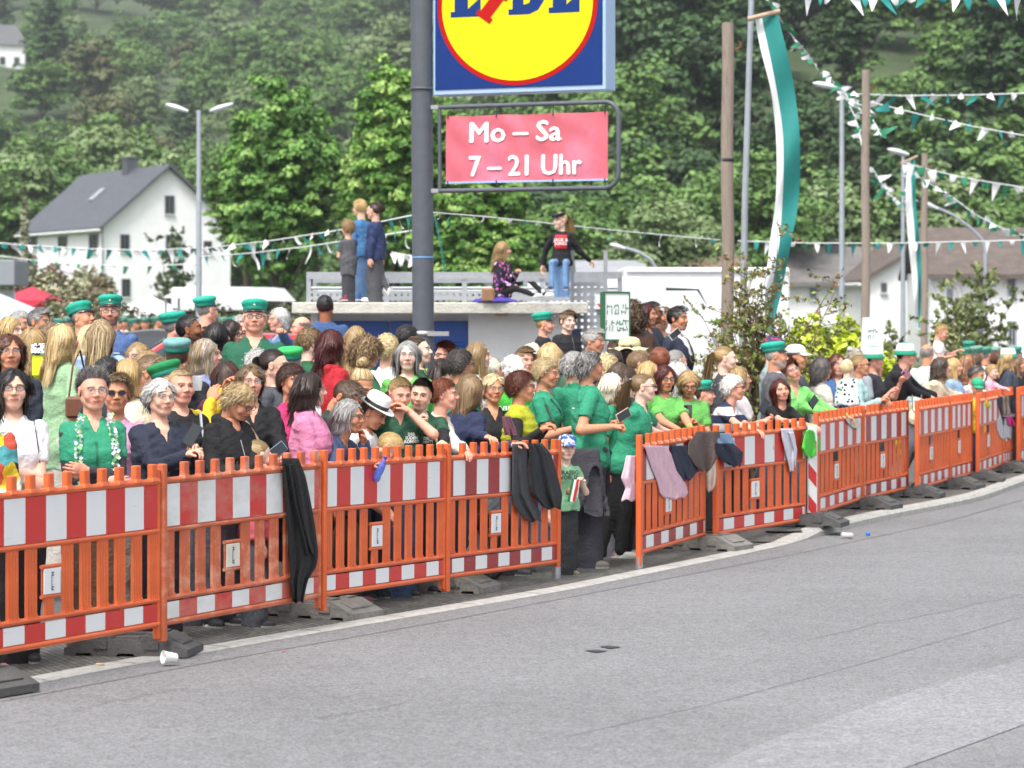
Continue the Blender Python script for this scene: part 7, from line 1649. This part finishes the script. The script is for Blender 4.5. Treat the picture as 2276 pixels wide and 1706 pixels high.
mound(150, 110, 2.0, 3.1, ['#8d8f6a','#a9a686','#6a7048','#c4bfa6'], 'pale flowering bush below the white house', 5, .10); mound(95, 112, 1.6, 3.0, ['#7d5a4a','#8a6a58','#5f6040','#a08a78'], 'reddish brown bush behind the red tent', 6, .10); mound(215, 108, 1.8, 2.5, ['#7a7c5a','#989272','#6b5a48'], 'brownish flowering bush right of the pale one', 7, .10)
mound(55, 118, .45, 5.4, ['#9a9c80','#b5b29a','#6d7452'], 'white-flowered creeper on the left corner of the house', 8, .10, 5000)
mound(310, 70, 2.6, 1.75, ['#4a5230','#6b5a48','#8a8468','#5c6a3c'], 'flower bed hedge left of the red car', 10, .06); mound(560, 72, 2.6, 1.8, ['#3a4a2a','#5a5a3a','#6b7048'], 'dark hedge under the food stall awning', 11, .06); mound(120, 68, 2.2, 1.9, ['#4a5230','#6b6a4c','#8a8468'], 'flower bed hedge at the left behind the far club members', 13, .06)
# ---- posters
def scribble(o, x0, x1, zs, m, seed, hgt=.05):
    rr = random.Random(seed); mb = MB()
    for z in zs:
        x = x0
        while x < x1:
            h_ = hgt*rr.uniform(.6,1.1); mb.box((x,-.012,z+h_/2), (.008, .004, h_), Matrix.Rotation(rr.uniform(-.4,.4), 3, 'Y'))
            if rr.random() < .5: mb.box((x+.018,-.012,z+h_*rr.random()), (.03, .004, .010))
            x += rr.uniform(.025,.06)
    mb.build('lettering', m, o)
GRN = mat('green_ink', (.10,.26,.18), .6)
o = empty('placard', tuple(W(1339, 757, 31.0)), radians(24), 'white placard with green hand lettering in a green frame, right of the hut', 'placard'); w_, h_ = .30, .49
mb = MB(); mb.bbox((w_/2,0,h_/2),(w_,.02,h_),.003); mb.build('board', mat('paper', (.78,.79,.78), .7), o)
for c, d in (((w_/2,-.004,.006),(w_,.03,.018)),((w_/2,-.004,h_),(w_,.03,.018)),((0,-.004,h_/2),(.035,.05,h_)),((w_,-.004,h_/2),(.012,.03,h_))): mb = MB(); mb.box(c, d); mb.build('frame_bar', mat('green_frame', (.03,.13,.06), .6), o)
mb = MB(); mb.tube([(w_*.5,.03,-1.6),(w_*.5,.03,.1)], .02, 6); mb.build('stake', WOOD, o)
scribble(o, .05, .26, (.33,.27), GRN, 3, .05); scribble(o, .04, .27, (.16,.10), GRN, 5, .055)
o = empty('placard', tuple(W(1938, 792, 39)), 0, 'narrow white poster with faint green writing among the lime bushes', 'placard'); 
mb = MB(); mb.prism([(-.15,0),(.15,0),(.125,.50),(-.12,.50)], -.01, .01); mb.build('board', mat('paper', 0), o); scribble(o, -.05, .06, (.30,.22), GRN, 8, .06)
mb = MB(); mb.tube([(0,.03,-1.5),(0,.03,.1)], .02, 6); mb.build('stake', WOOD, o)
# ================================================================ clothes over the barriers, phones, bottles, litter
def drape(rows, col, lab, folds=5, amp=.035, dY=-.07, name='jacket', cat='jacket', extra=(), m=None, top=True, Yf=None, group='clothes hung over the barriers'):
    """cloth hanging over the rail; rows = (photo row, left column, right column) from the rail down"""
    m = m or cloth(col, 'drape', bump=.5); pc = (rows[0][1]+rows[0][2])/2; yb = Yf or fence_Y(pc); base = W(pc, rows[0][0], yb); root = None
    for k, rw in enumerate([rows]+[e for e in extra]):
        ys_ = [r[0] for r in rw]; n_, c_ = 26, 22; yy = np.linspace(ys_[0], ys_[-1], n_); L = np.interp(yy, ys_, [r[1] for r in rw]); R = np.interp(yy, ys_, [r[2] for r in rw])
        V = []; sd = int(rw[0][1]); rs = np.random.RandomState(sd); ph = rs.rand(4)*6
        def pt(px, py, u, v, side):
            Y = (Yf or fence_Y(min(max(px, -80), 2320)))+dY-.045-.03*k; w = (Y*.0+1)
            edge = (1-abs(2*u-1)**4); fo = amp*(.35+.8*v)*(sin(folds*pi*u+ph[0]+1.2*v)+.5*sin(folds*1.9*pi*u+ph[1]-2*v+ph[2]))
            return tuple(W(px, py, Y-(.035*edge*side if side > 0 else -.012)-fo*edge)-base)
        for side in (1, -1):
            if side < 0 and not top: pass
            for i in range(n_):
                for j in range(c_):
                    u = j/(c_-1); v = i/(n_-1); px = L[i]+(R[i]-L[i])*u; V.append(pt(px, yy[i]+(2.5*sin(u*9+ph[3]) if i == n_-1 else 0), u, v, side))
        idx = np.arange(n_*c_).reshape(n_, c_); F = np.stack([idx[:-1,:-1], idx[1:,:-1], idx[1:,1:], idx[:-1,1:]], -1).reshape(-1, 4); o = n_*c_; F2 = F[:, ::-1]+o
        br = []
        ring = list(idx[0,:])+list(idx[1:,-1])+list(idx[-1,-2::-1])+list(idx[-2:0:-1,0])
        for a, b in zip(ring, ring[1:]+ring[:1]): br.append((a, b, b+o, a+o))
        me = npmesh(name, np.array(V), np.concatenate([F, F2, np.array(br)]))
        if k == 0: root = link(name, me, m, None, tuple(base)); tag(root, lab, cat, group)
        else: link('sleeve', me, m, root)
    return root
drape([(1018,626,664),(1060,630,680),(1120,635,692),(1180,639,702),(1228,641,708),(1258,644,704),(1290,645,684),(1338,650,674)], '#121214', 'black sweatshirt jacket hanging over the worn orange barrier', 4, .03, extra=[[(1030,636,652),(1120,650,668),(1200,668,690),(1232,676,700)]])
drape([(986,1138,1180),(1040,1138,1172),(1100,1137,1180),(1125,1142,1196),(1158,1172,1204)], '#3b3b40', 'grey jacket draped over the end of the dark red striped barrier', 3, .03, dY=-.10, group=None)
drape([(985,1172,1205),(1010,1176,1226),(1060,1180,1240),(1100,1184,1250),(1130,1210,1247)], '#232429', 'black sports jacket with grey lining over the barrier end beside the gap', 4, .035, dY=-.17, group=None)
drape([(990,1432,1478),(1010,1438,1494),(1040,1448,1508),(1075,1462,1524),(1095,1466,1530),(1108,1476,1520)], '#dcb3c2', 'pale pink jacket with its sleeve hanging over the right-of-gap barrier', 3, .03, group=None)
drape([(1012,1392,1414),(1040,1386,1414),(1062,1380,1412),(1085,1390,1414),(1112,1380,1414)], '#d9b4c1', 'pale pink sleeve hanging on the near side of the gap barrier post', 2, .02, dY=.10, group=None)
drape([(990,1490,1530),(1015,1494,1544),(1045,1502,1552),(1066,1520,1535)], '#20273d', 'navy jacket hanging between the pink jacket and the grey-brown bag', 3, .03, dY=-.09, group=None)
drape([(958,1548,1600),(985,1530,1602),(1010,1528,1598),(1035,1545,1585),(1048,1562,1576)], '#5e504c', 'grey-brown leather bag hanging under folded hands', 2, .04, dY=-.16, name='bag', cat='bag', group=None)
drape([(962,1590,1622),(980,1588,1632),(998,1600,1640)], '#86a4c4', 'pale denim jacket bundled on the barrier left of the striped polo', 2, .04, dY=-.12, group=None)
drape([(985,1588,1630),(1005,1590,1652),(1025,1606,1650),(1036,1625,1645)], '#1c2338', 'dark navy bundle hanging by the left post of the striped polo barrier', 2, .04, dY=-.18, group=None)
drape([(1020,1572,1604),(1050,1570,1602),(1080,1570,1592),(1092,1572,1580)], '#d9d5cc', 'cream cloth bag hanging between the two barriers right of the gap', 2, .02, dY=.05, name='bag', cat='bag', group=None)
drape([(952,1735,1762),(975,1738,1768),(1000,1744,1770),(1030,1752,1766),(1048,1756,1764)], '#d3d3dd', 'white and navy jacket hanging beside the red-haired woman', 2, .03, group=None, extra=[[(960,1752,1764),(1000,1764,1772),(1040,1766,1768)]])
drape([(955,1792,1806),(975,1786,1822),(995,1782,1824),(1010,1788,1816),(1017,1796,1806)], '#4fc23e', 'light green gym bag hanging under joined hands', 3, .04, dY=-.16, name='bag', cat='bag', group=None)
drape([(1006,1898,1912),(1040,1897,1914),(1060,1897,1913)], '#8fa39c', 'grey-green cloth bag seen through the slats below the teal jacket', 2, .01, dY=.10, name='bag', cat='bag', group=None)
drape([(878,2216,2248),(900,2218,2256),(925,2226,2258),(945,2228,2246)], '#1f2937', 'dark jacket hung on the barrier near the right edge', 3, .04, dY=-.10, group=None)
drape([(890,2228,2240),(925,2234,2250),(945,2240,2256)], '#c21f7c', 'magenta cloth hanging below the dark jacket near the right edge', 2, .02, dY=-.16, name='cloth', cat='cloth', group=None)
drape([(930,2214,2246),(955,2216,2250),(974,2224,2248)], '#b9bcc2', 'pale grey cloth hanging under the magenta one', 2, .03, dY=-.08, name='cloth', cat='cloth', group=None)
drape([(930,1878,1905),(940,1884,1914),(952,1898,1910)], '#c9cbbd', 'cream sun hat lying on the rail under the laughing woman', 2, .03, dY=-.12, name='hat', cat='hat', group=None)
drape([(925,1116,1135),(950,1118,1146),(968,1122,1150)], '#8b5a68', 'dusty rose jacket held by the blond woman in black', 3, .03, dY=.35, group=None)
# red and white warning board leaning between two barriers
r = empty('warning_board', (PX(1803, 29.2), 29.15, .05), .35, 'narrow red and white warning board standing between two right-hand barriers', 'warning board')
mb = MB(); mb.bbox((0,0,.50),(.085,.03,.95),.008); mb.build('board', stripe_mat(0.0001, .1, .1), r)
mb = MB()
for z in (.18,.48,.78): mb.add([(-.043,-.018,z),(.043,-.018,z-.10),(.043,-.018,z+.04),(-.043,-.018,z+.14)], [(0,1,2,3)])
mb.build('red_band', mat('board_red', (.60,.03,.03), .4), r); mb = MB(); mb.bbox((.045,0,.50),(.012,.035,.96),.004); mb.build('edge', TRIM, r)
# phones and what the hands hold (rest in the hand, top-level)
def phone(px, py, Y, lab, rz=0, tilt=-.5, roll=0, col='#151517', back=None, s=1.):
    o = empty('phone', tuple(W(px, py, Y)), 0, lab, 'phone'); o.rotation_euler = (tilt, roll, rz); o.scale = (s,)*3
    mb = MB(); mb.bbox((0,0,0),(.075,.010,.155),.003); mb.build('case', mat('case_'+(back or col).replace('#',''), back or col, .35), o)
    mb = MB(); mb.box((0,-.0062,0),(.066,.002,.142)); mb.build('screen', mat('phone_glass', (.02,.025,.03), .08), o)
    mb = MB(); mb.bbox((.018,.0065,.052),(.026,.004,.032),.001); mb.build('camera', mat('black_cord', 0), o)
def hand(k, s): p = Pr[k]; a = p['arms'][s]; w = Vector([float(v) for v in p['rz']@(a[2]+(a[2]-a[1])/np.linalg.norm(a[2]-a[1])*.075)]); return w+Vector([float(v) for v in p['base']])
def phone_at(k, s, lab, off=(0,0,.05), **kw):
    w = hand(k, s)+Vector(off); phone(CX+FP*w.x/w.y, HZ-(w.z-H0)*FP/w.y, w.y, lab, **kw)
phone_at('phone43', 1, 'phone in a rose case held flat by the tall grey-haired woman', (.05,-.03,.05), rz=.4, tilt=-.3, roll=1.15, back='#c9a796')
phone_at('phone52', 1, 'grey phone held upright by the woman with the blond bob', (-.03,-.02,.06), tilt=-.35, back='#6a6a70', rz=pi)
phone_at('phone76', 1, 'pink phone held out sideways above the barrier', (.03,-.05,.03), roll=.95, rz=pi+.3, back='#c98a9c')
phone_at('phone', -1, 'black phone with a yellow edge at the ear of the boy in bottle green', (-.01,-.02,.05), tilt=.1, roll=-.45, rz=1.1)
phone_at('navy', 1, 'black phone in the joined hands of the woman in the navy jacket', (.0,-.02,.06), roll=.5, tilt=-.4)
phone_at('strap', 1, 'blue-grey phone in the hands of the woman with the braided strap', (0,-.02,.03), roll=.9, tilt=-.5, back='#6f8aa8')
phone_at('lime', 1, 'dark phone held by the woman in the lime vest', (.0,-.02,.07), roll=.3, rz=1.2)
phone_at('blk91', 1, 'silver phone held by the woman at the right edge', (0,-.05,.03), back='#9a9a9a', roll=1.2)
phone(1698, 902, 28.2, 'black phone held above the rail beside the striped polo', roll=.7, rz=.3, tilt=-.4); phone(1808, 893, 29.0, 'black phone held out above the red-haired woman', roll=.9, rz=.4)
phone(1500, 742, 33.0, 'white phone held by the woman in the navy sailor collar', roll=.9, back='#d9d9dc')
def bottle(loc, lab, col, rot=(0,0,0), clear=False, cap='#1b2f9a', s=1.):
    o = empty('bottle', tuple(loc), 0, lab, 'bottle'); o.rotation_euler = rot; o.scale = (s,)*3; mb = MB()
    mb.lathe([(.020,0),(.031,.004),(.033,.03),(.029,.055),(.033,.08),(.033,.12),(.028,.150),(.014,.178),(.013,.195)], n=18); mb.build('body', mat('bottle_'+('clear' if clear else 'blue'), col, .12, alpha=.45 if clear else .62), o)
    mb = MB(); mb.lathe([(.0155,.193),(.0155,.212),(.012,.214)], n=12); mb.build('cap', mat('cap_'+cap.replace('#',''), cap, .4), o)
bottle(Vector((PX(712,20.85), 20.80, .135)), 'small blue water bottle standing on the dusty base block', (.05,.14,.66))
bottle(Vector((PX(990,22.6), 22.62, .135)), 'clear plastic bottle standing on the base block below the third joint', (.75,.78,.80), clear=True, cap='#dddddd')
bottle(hand('rail', -1)+Vector((-.04,-.03,-.12)), 'blue water bottle dangling over the rail from the hand of the grey-bobbed woman', (.05,.14,.66), rot=(0,.42,0), s=.85)
def litter(name, lab, cat, m, prof, px, py, rot, z=.012):
    Y = FP*(H0-z)/(py-HZ); mb = MB(); mb.lathe(prof, n=16); o = mb.build(name, m, None, (PX(px, Y), Y, z)); o.rotation_euler = rot; tag(o, lab, cat)
litter('paper_cup', 'white paper cup lying on its side on the kerb by the first block', 'cup', mat('paper_cup', (.8,.8,.78), .6), [(.026,0),(.0275,.003),(.038,.085),(.040,.088),(.0365,.088),(.026,.006)], 392, 1462, (1.45,0,-1.0), .045)
litter('can', 'crushed white drink can lying in the gutter by the raised kerb', 'can', mat('can', (.7,.66,.66), .3, metal=.4), [(.020,0),(.026,.006),(.026,.105),(.020,.112)], 1895, 1190, (1.5,0,-1.3), .03)
litter('blue_lid', 'small blue bottle lid lying on the road by the can', 'cap', mat('cap_blue', (.03,.16,.6), .4), [(.022,0),(.022,.02),(.018,.022)], 1929, 1188, (.3,0,0))
litter('cigarette_end', 'cigarette end lying on the paving before the first block', 'cigarette', mat('cig', (.65,.45,.25), .8), [(.006,0),(.006,.05)], 232, 1476, (1.5,0,-1.2), .02)
litter('leaf_scrap', 'red scrap of paper on the road edge below the pink trainers', 'litter', mat('red_scrap', (.55,.10,.12), .8), [(.012,0),(.012,.003)], 630, 1447, (.1,0,0), .008)
# garland, straps, bands, prints
def around(p, pts, r, name, m, parent=None, n=6):
    mb = MB(); mb.tube([Vector([float(v) for v in p['up'](A(*q_)*p['S']+A(0,0,0))]) for q_ in pts], r, n); return mb.build(name, m, parent or p['gar'])
def on_front(p, x, t, off_=.012, back=False):
    from mathutils.bvhtree import BVHTree
    if 'bv' not in p: p['bv'] = BVHTree.FromPolygons([v.co for v in p['gar'].data.vertices], [tuple(f.vertices) for f in p['gar'].data.polygons])
    c = Vector([float(v) for v in p['up']((x*p['S'],0,p['NB'][2]*t))]); d = -1 if not back else 1; h = p['bv'].ray_cast(c+Vector((0,d*.6,0)), Vector((0,-d,0)), 1.2)[0]
    return (h+Vector((0,d*off_,0))) if h else c+Vector((0,d*.12,0))
def strap(k, pts, w, col, name='strap', m=None):
    p = Pr[k]; P_ = [on_front(p, x, t, .010) for x, t in pts]; mb = MB(); mb.tube(P_, w, 6, flat=.3); mb.build(name, m or mat('strap_'+col.replace('#',''), col, .6), p['gar'])
p = Pr['green']; mb = MB(); rr = random.Random(2); mg = [MB(), MB()]
for sd in (-1, 1):
    for i in range(22):
        t = i/21; c = on_front(p, sd*(.052-.012*t+.02*sin(t*3)), 1.02-.98*t, .012)
        for k in range(5):
            a = rr.uniform(0,6.28); q_ = c+Vector((cos(a)*.018, -.01-.012*rr.random(), sin(a)*.018)); R_ = Matrix.Rotation(rr.uniform(-1,1), 3, 'X') @ Matrix.Rotation(rr.uniform(-1,1), 3, 'Z')
            mg[(k+i) % 4 == 0].add([q_+R_ @ Vector(v) for v in ((-.012,0,0),(0,-.004,.013),(.012,0,0),(0,-.004,-.013))], [(0,1,2,3)])
g0 = mg[0].build('garland', mat('garland_white', (.75,.80,.82), .7), p['gar']); mg[1].build('green_petals', mat('garland_green', (.35,.75,.25), .7), g0)
strap('tee', [(.065,.98),(.072,.85),(.078,.7),(.085,.5)], .012, '#16161a'); strap('blk8', [(.055,1.0),(.06,.8),(.065,.6),(.06,.35)], .022, '#c9ccd4'); strap('strap', [(-.05,.95),(-.02,.75),(.01,.5),(.045,.2)], .013, '#9a8064')
strap('curl34', [(-.05,.9),(-.01,.7),(.03,.45)], .012, '#4a4f80'); strap('look', [(-.02,.75),(-.02,.55)], .003, '#bdbdc2', 'drawstring')
for k, tx, sz, dx, dz, bk, c in (('phone','DER\nSÜDEN\nKOMMT!',.031,.045,.06,False,'#d9dfda'),('chin','DER\nSÜDEN\nKOMMT!',.031,.02,.05,False,'#d9dfda'),('cap44','JURASSIC\nWORLD',.045,0,.12,False,'#2c3f33'),('wir32','WIR HABEN',.075,0,.02,True,'#e9efe9'),('r5','JACK &\nJONES',.055,0,.04,False,'#efe6e6'),('blacktee','kroc',.07,.03,-.12,False,'#c9d62c')):
    try:
        if k == 'r5':
            p = Pr[k]; mb = MB(); vs = [on_front(p, x, t, .004) for t in np.linspace(.88,.42,8) for x in np.linspace(-.060,.060,7)]; mb.add(vs, [(i*7+j, i*7+7+j, i*7+8+j, i*7+1+j) for i in range(7) for j in range(6)], True); mb.build('print', mat('print_red', (.55,.01,.015), .6), p['gar'])
        q_ = print_on(Pr[k], tx, sz, c, dx, dz, bk, bold=.0012, space=.85)
        if k == 'r5':
            for v in q_.data.vertices: v.co.y -= .006
    except Exception as e: print('print', k, e)
mb = MB(); p = Pr['cap44']; c = on_front(p, .01, .30, .004); mb.lathe([(.03,0),(.001,.001)], (0,0,0), 14, 1, 1); me = mb.mesh('print'); me.transform(Matrix.Translation(c) @ Matrix.Rotation(pi/2, 4, 'X')); link('print', me, mat('print_orange', (.62,.25,.10), .7), p['gar'])
for k, tx, c in (('pony49','Schützen','#dfe9e2'),('phone43','Offiziere','#dfe9e2'),('cap109','Süden','#c9d0dc')): 
    try: print_on(Pr[k], '- - -' if 0 else ('━━━' if 0 else '—'), .09, c, .02 if k != 'phone43' else 0, .02, k == 'phone43', bold=.002)
    except Exception as e: print(e)
# wristbands
for k, s, c in (('lime',1,'#7ddb3a'),('pony49',1,'#22242a'),('stripe',1,'#22242a'),('blacktee',1,'#8fe04a'),('red51',1,'#8fe04a'),('sage',1,'#b4e04a'),('tee',-1,'#c9b98a')):
    p = Pr[k]; a = p['arms'][s]; d = (a[2]-a[1])/np.linalg.norm(a[2]-a[1]); q0 = a[2]-d*.035; mb = MB(); mb.tube([Vector([float(v) for v in q0]), Vector([float(v) for v in q0+d*.016])], .0165*p['S']+.004, 14); mb.build('wristband', mat('band_'+c.replace('#',''), c, .5), [ch for ch in p['root'].children if ch.name.startswith('body')][0])
# headband and hair ties
def hring(k, r, z, dy, w, col, name, sy=1.18, R=None):
    p = Pr[k]; mb = MB(); mb.lathe([(r,z-w),(r+.003,z-w),(r+.003,z+w),(r,z+w)], (0,dy,0), 26, 1, sy, R); me = mb.mesh(name); me.transform(p['hm']); link(name, me, mat('tie_'+col.replace('#',''), col, .7), p['root'])
hring('r5', .083, .200, .012, .018, '#141417', 'headband', R=Matrix.Rotation(.25, 3, 'X'))
for k, c in (('pony49','#8a93b5'),('pony55','#9aa6c4'),('pony25','#1f6b52')):
    p = Pr[k]; mb = MB(); mb.lathe([(.012,-.012),(.022,-.008),(.022,.008),(.012,.012)], (0,0,0), 12); me = mb.mesh('hair_tie'); me.transform(Matrix.Translation((0,.108,.165)) @ Matrix.Rotation(pi/2, 4, 'X')); me.transform(p['hm']); link('hair_tie', me, mat('tie_'+c.replace('#',''), c, .7), p['root'])
# sunglasses pushed up, earring, clip
p = Pr['phone43']; mb = MB(); mb.tube([(-.080,-.04,.185),(-.05,-.075,.205),(.0,-.085,.212),(.05,-.075,.205),(.080,-.04,.185),(.084,.02,.150)], .006, 6); me = mb.mesh('sunglasses'); me.transform(p['hm']); link('sunglasses', me, mat('black_plastic', (.02,.02,.02), .2), p['root'])
p = Pr['fluff79']; mb = MB(); mb.lathe([(.001,0),(.03,.002),(.03,.006),(.001,.008)], (0,0,0), 16); me = mb.mesh('hair_clip'); me.transform(Matrix.Translation((.03,.10,.22)) @ Matrix.Rotation(-pi/2, 4, 'X')); me.transform(p['hm']); link('hair_clip', me, TRIM, p['root'])
# jacket tied round the waist of the tall woman in the gap
p = Pr['phone43']; S = p['S']; P_, n_ = grid(A(-.30,-.26,.48*S-.62), A(.30,.30,.56*S+.06), .016); z0 = .545*S
t = (z0-P_[:,2])/.55; w = (.150+.03*t)*S*.98; d_ = (.120+.02*t)*S; th_ = np.arctan2(P_[:,1]*1.15, P_[:,0]); rr_ = np.sqrt((P_[:,0]/w)**2+((P_[:,1]-.01)/d_)**2); f = np.abs(rr_-1)*.12-.011+.010*np.sin(th_*9+t*2)*np.clip(t, 0, 1)
f = np.maximum(f, np.maximum(-t*.55-.02, (t-(.86+.12*np.sin(th_*2+1)))*.5)); f = np.maximum(f, -(P_[:,1]+.05+.10*np.clip(t,0,1)))
knot = smin(rcone(P_, A(-.05,-.16,z0-.02)*1, A(.05,-.17,z0-.03), .035, .035), rcone(P_, A(.03,-.17,z0-.04), A(.09,-.16,z0-.34), .030, .040), .02); knot = smin(knot, rcone(P_, A(-.16,-.10,z0), A(.0,-.165,z0-.02), .035, .03), .02); knot = smin(knot, rcone(P_, A(.16,-.10,z0), A(.0,-.165,z0-.02), .035, .03), .02)
f = smin(f, knot, .02)+fold(P_, .003, 5, .6); V, F = nets(f, n_, A(-.30,-.26,.48*S-.62), .016); link('tied_jacket', npmesh('tied_jacket', V, F), cloth('#3c3a42'), p['root'])
# small striped flag in the hand of the boy in the gap, shoulder bag of the woman in sage, drinking cup, pushchair
w = hand('cap44', 1); o = empty('hand_flag', tuple(w+Vector((0,-.03,0))), 0, 'little red, white and green flag in the hand of the boy in the gap', 'flag'); mb = MB(); mb.tube([(0,0,0),(-.02,0,-.16)], .003, 5); mb.build('stick', TRIM, o)
for i, c in enumerate(('#c21f2c','#e8e8e8','#1f7a4a')): mb = MB(); mb.add([(-.005-.02*i,.004*i,-.02),(-.025-.02*i,.004*i,-.02),(-.06-.02*i,.01,-.19),(-.04-.02*i,.01,-.20)], [(0,1,2,3)]); mb.build('band', mat('flag_'+c.replace('#',''), c, .7), o)
Yb = 22.4; o = empty('shoulder_bag', tuple(W(177, 905, Yb)), 0, 'brown leather shoulder bag hanging beside the sage green t-shirt', 'bag'); mb = MB(); mb.bbox((0,0,0),(.20,.10,.16),.02); mb.build('body', mat('brown_leather', (.16,.06,.03), .5, noise=.2, nscale=20), o); mb = MB(); mb.tube([(-.08,0,.07),(-.05,0,.30),(.0,.02,.42),(.08,0,.07)], .008, 6); mb.build('strap', mat('brown_leather', 0), o)
o = empty('backpack', tuple(W(88, 812, 24.2)), 0, 'neon yellow bag beside the olive parka', 'bag'); mb = MB(); mb.bbox((0,0,0),(.11,.10,.20),.03); mb.build('body', mat('neon_yellow', (.65,.80,.02), .5), o); mb = MB(); mb.bbox((.0,-.04,.13),(.12,.06,.09),.02); mb.build('pocket', print_cloth('zebra', ['#e8e8ea','#1b1b1f','#e8e8ea'], 60, .6), o)
o = empty('cup', tuple(W(439, 868, 20.3)), 0, 'clear plastic cup held behind the woman with cropped pale hair', 'cup'); mb = MB(); mb.lathe([(.028,0),(.036,.10),(.038,.10),(.035,.098),(.027,.004)], n=16); mb.build('body', mat('clear_plastic', (.8,.82,.84), .1, alpha=.4), o)
w = hand('cup61', -1); o = empty('cup', tuple(w), 0, 'white cup at the lips of the fair-haired person by the van', 'cup'); mb = MB(); mb.lathe([(.030,0),(.040,.10),(.036,.10),(.028,.005)], n=16); mb.build('body', TRIM, o)
o = empty('pushchair', (PX(1092, 23.9), 23.9, .01), -.4, 'black pushchair whose wheel shows under the dark red striped barrier', 'pushchair')
for x, r_ in ((-.30,.09),(.0,.09)):
    mb = MB(); mb.tube([(x+r_*cos(t),0,r_+.015+r_*sin(t)) for t in np.linspace(0, 2*pi, 17)], .018, 6, cap=False); w_ = mb.build('wheel', mat('tyre', 0), o); mb = MB(); mb.lathe([(.045,-.01),(.045,.01)], (0,0,0), 12, R=Matrix.Rotation(pi/2,3,'X')); me = mb.mesh('hub'); me.transform(Matrix.Translation((x,0,r_+.015))); link('hub', me, FOOT, w_)
mb = MB(); mb.tube([(0,0,.1),(-.15,.05,.45),(-.35,.08,.85)], .014, 6); mb.tube([(-.30,0,.1),(-.12,.05,.45)], .014, 6); mb.build('frame', mat('black_plastic', 0), o); mb = MB(); mb.bbox((-.12,.16,.45),(.34,.34,.10),.03); mb.bbox((-.28,.16,.66),(.08,.34,.42),.03); mb.build('seat', cloth('#1d1d22'), o)
# steel hooks joining the right-hand barriers
for px, py, Y in ((2038,905,34.2),(2173,908,37.4)):
    mb = MB(); w = .05; mb.tube([(-w,0,.14),(-w,0,-.02),(-w*.6,0,-.055),(w*.6,0,-.055),(w,0,-.02),(w,0,.14)], .007, 6); o = mb.build('hook', FOOT, None, tuple(W(px, py, Y-.06))); tag(o, 'bent steel hook round the barrier posts %s' % ('left of the bowed pair' if px < 2100 else 'below the child in the green cap'), 'hook')
# things lying on the hut roof
mb = MB(); mb.bbox((0,0,.09),(.16,.11,.17),.02); o = mb.build('bag', mat('tan_bag', (.32,.17,.09), .7), None, (PX(1085,37.5),37.5,ROOFZ)); tag(o, 'small tan paper bag beside the seated flowered girl', 'bag')
P_, n_ = grid((-.36,-.22,-.02), (.36,.22,.14), .016); f = ell(P_, (0,0,0), (.30,.16,.07))+fold(P_, .02, 3); f = np.maximum(f, -P_[:,2]-.002); V, F = nets(f, n_, A(-.36,-.22,-.02), .016); o = link('jacket', npmesh('jacket', V, F), cloth('#4b3fa0'), None, (PX(1080,37.6)+.1,37.6,ROOFZ)); tag(o, 'purple jacket laid under the seated flowered girl', 'jacket')
# ---- haze: pale air round the whole scene
mb = MB(); mb.box((0, 640, 110), (1600, 1360, 222)); o = mb.build('haze', None); tag(o, kind='stuff')
m = bpy.data.materials.new('haze'); m.use_nodes = True; m.node_tree.nodes.clear(); ou = m.node_tree.nodes.new('ShaderNodeOutputMaterial'); vo = m.node_tree.nodes.new('ShaderNodeVolumePrincipled')
vo.inputs['Color'].default_value = (.88,.93,1,1); vo.inputs['Density'].default_value = .00022; vo.inputs['Anisotropy'].default_value = .2; m.node_tree.links.new(vo.outputs[0], ou.inputs['Volume']); o.data.materials.append(m)
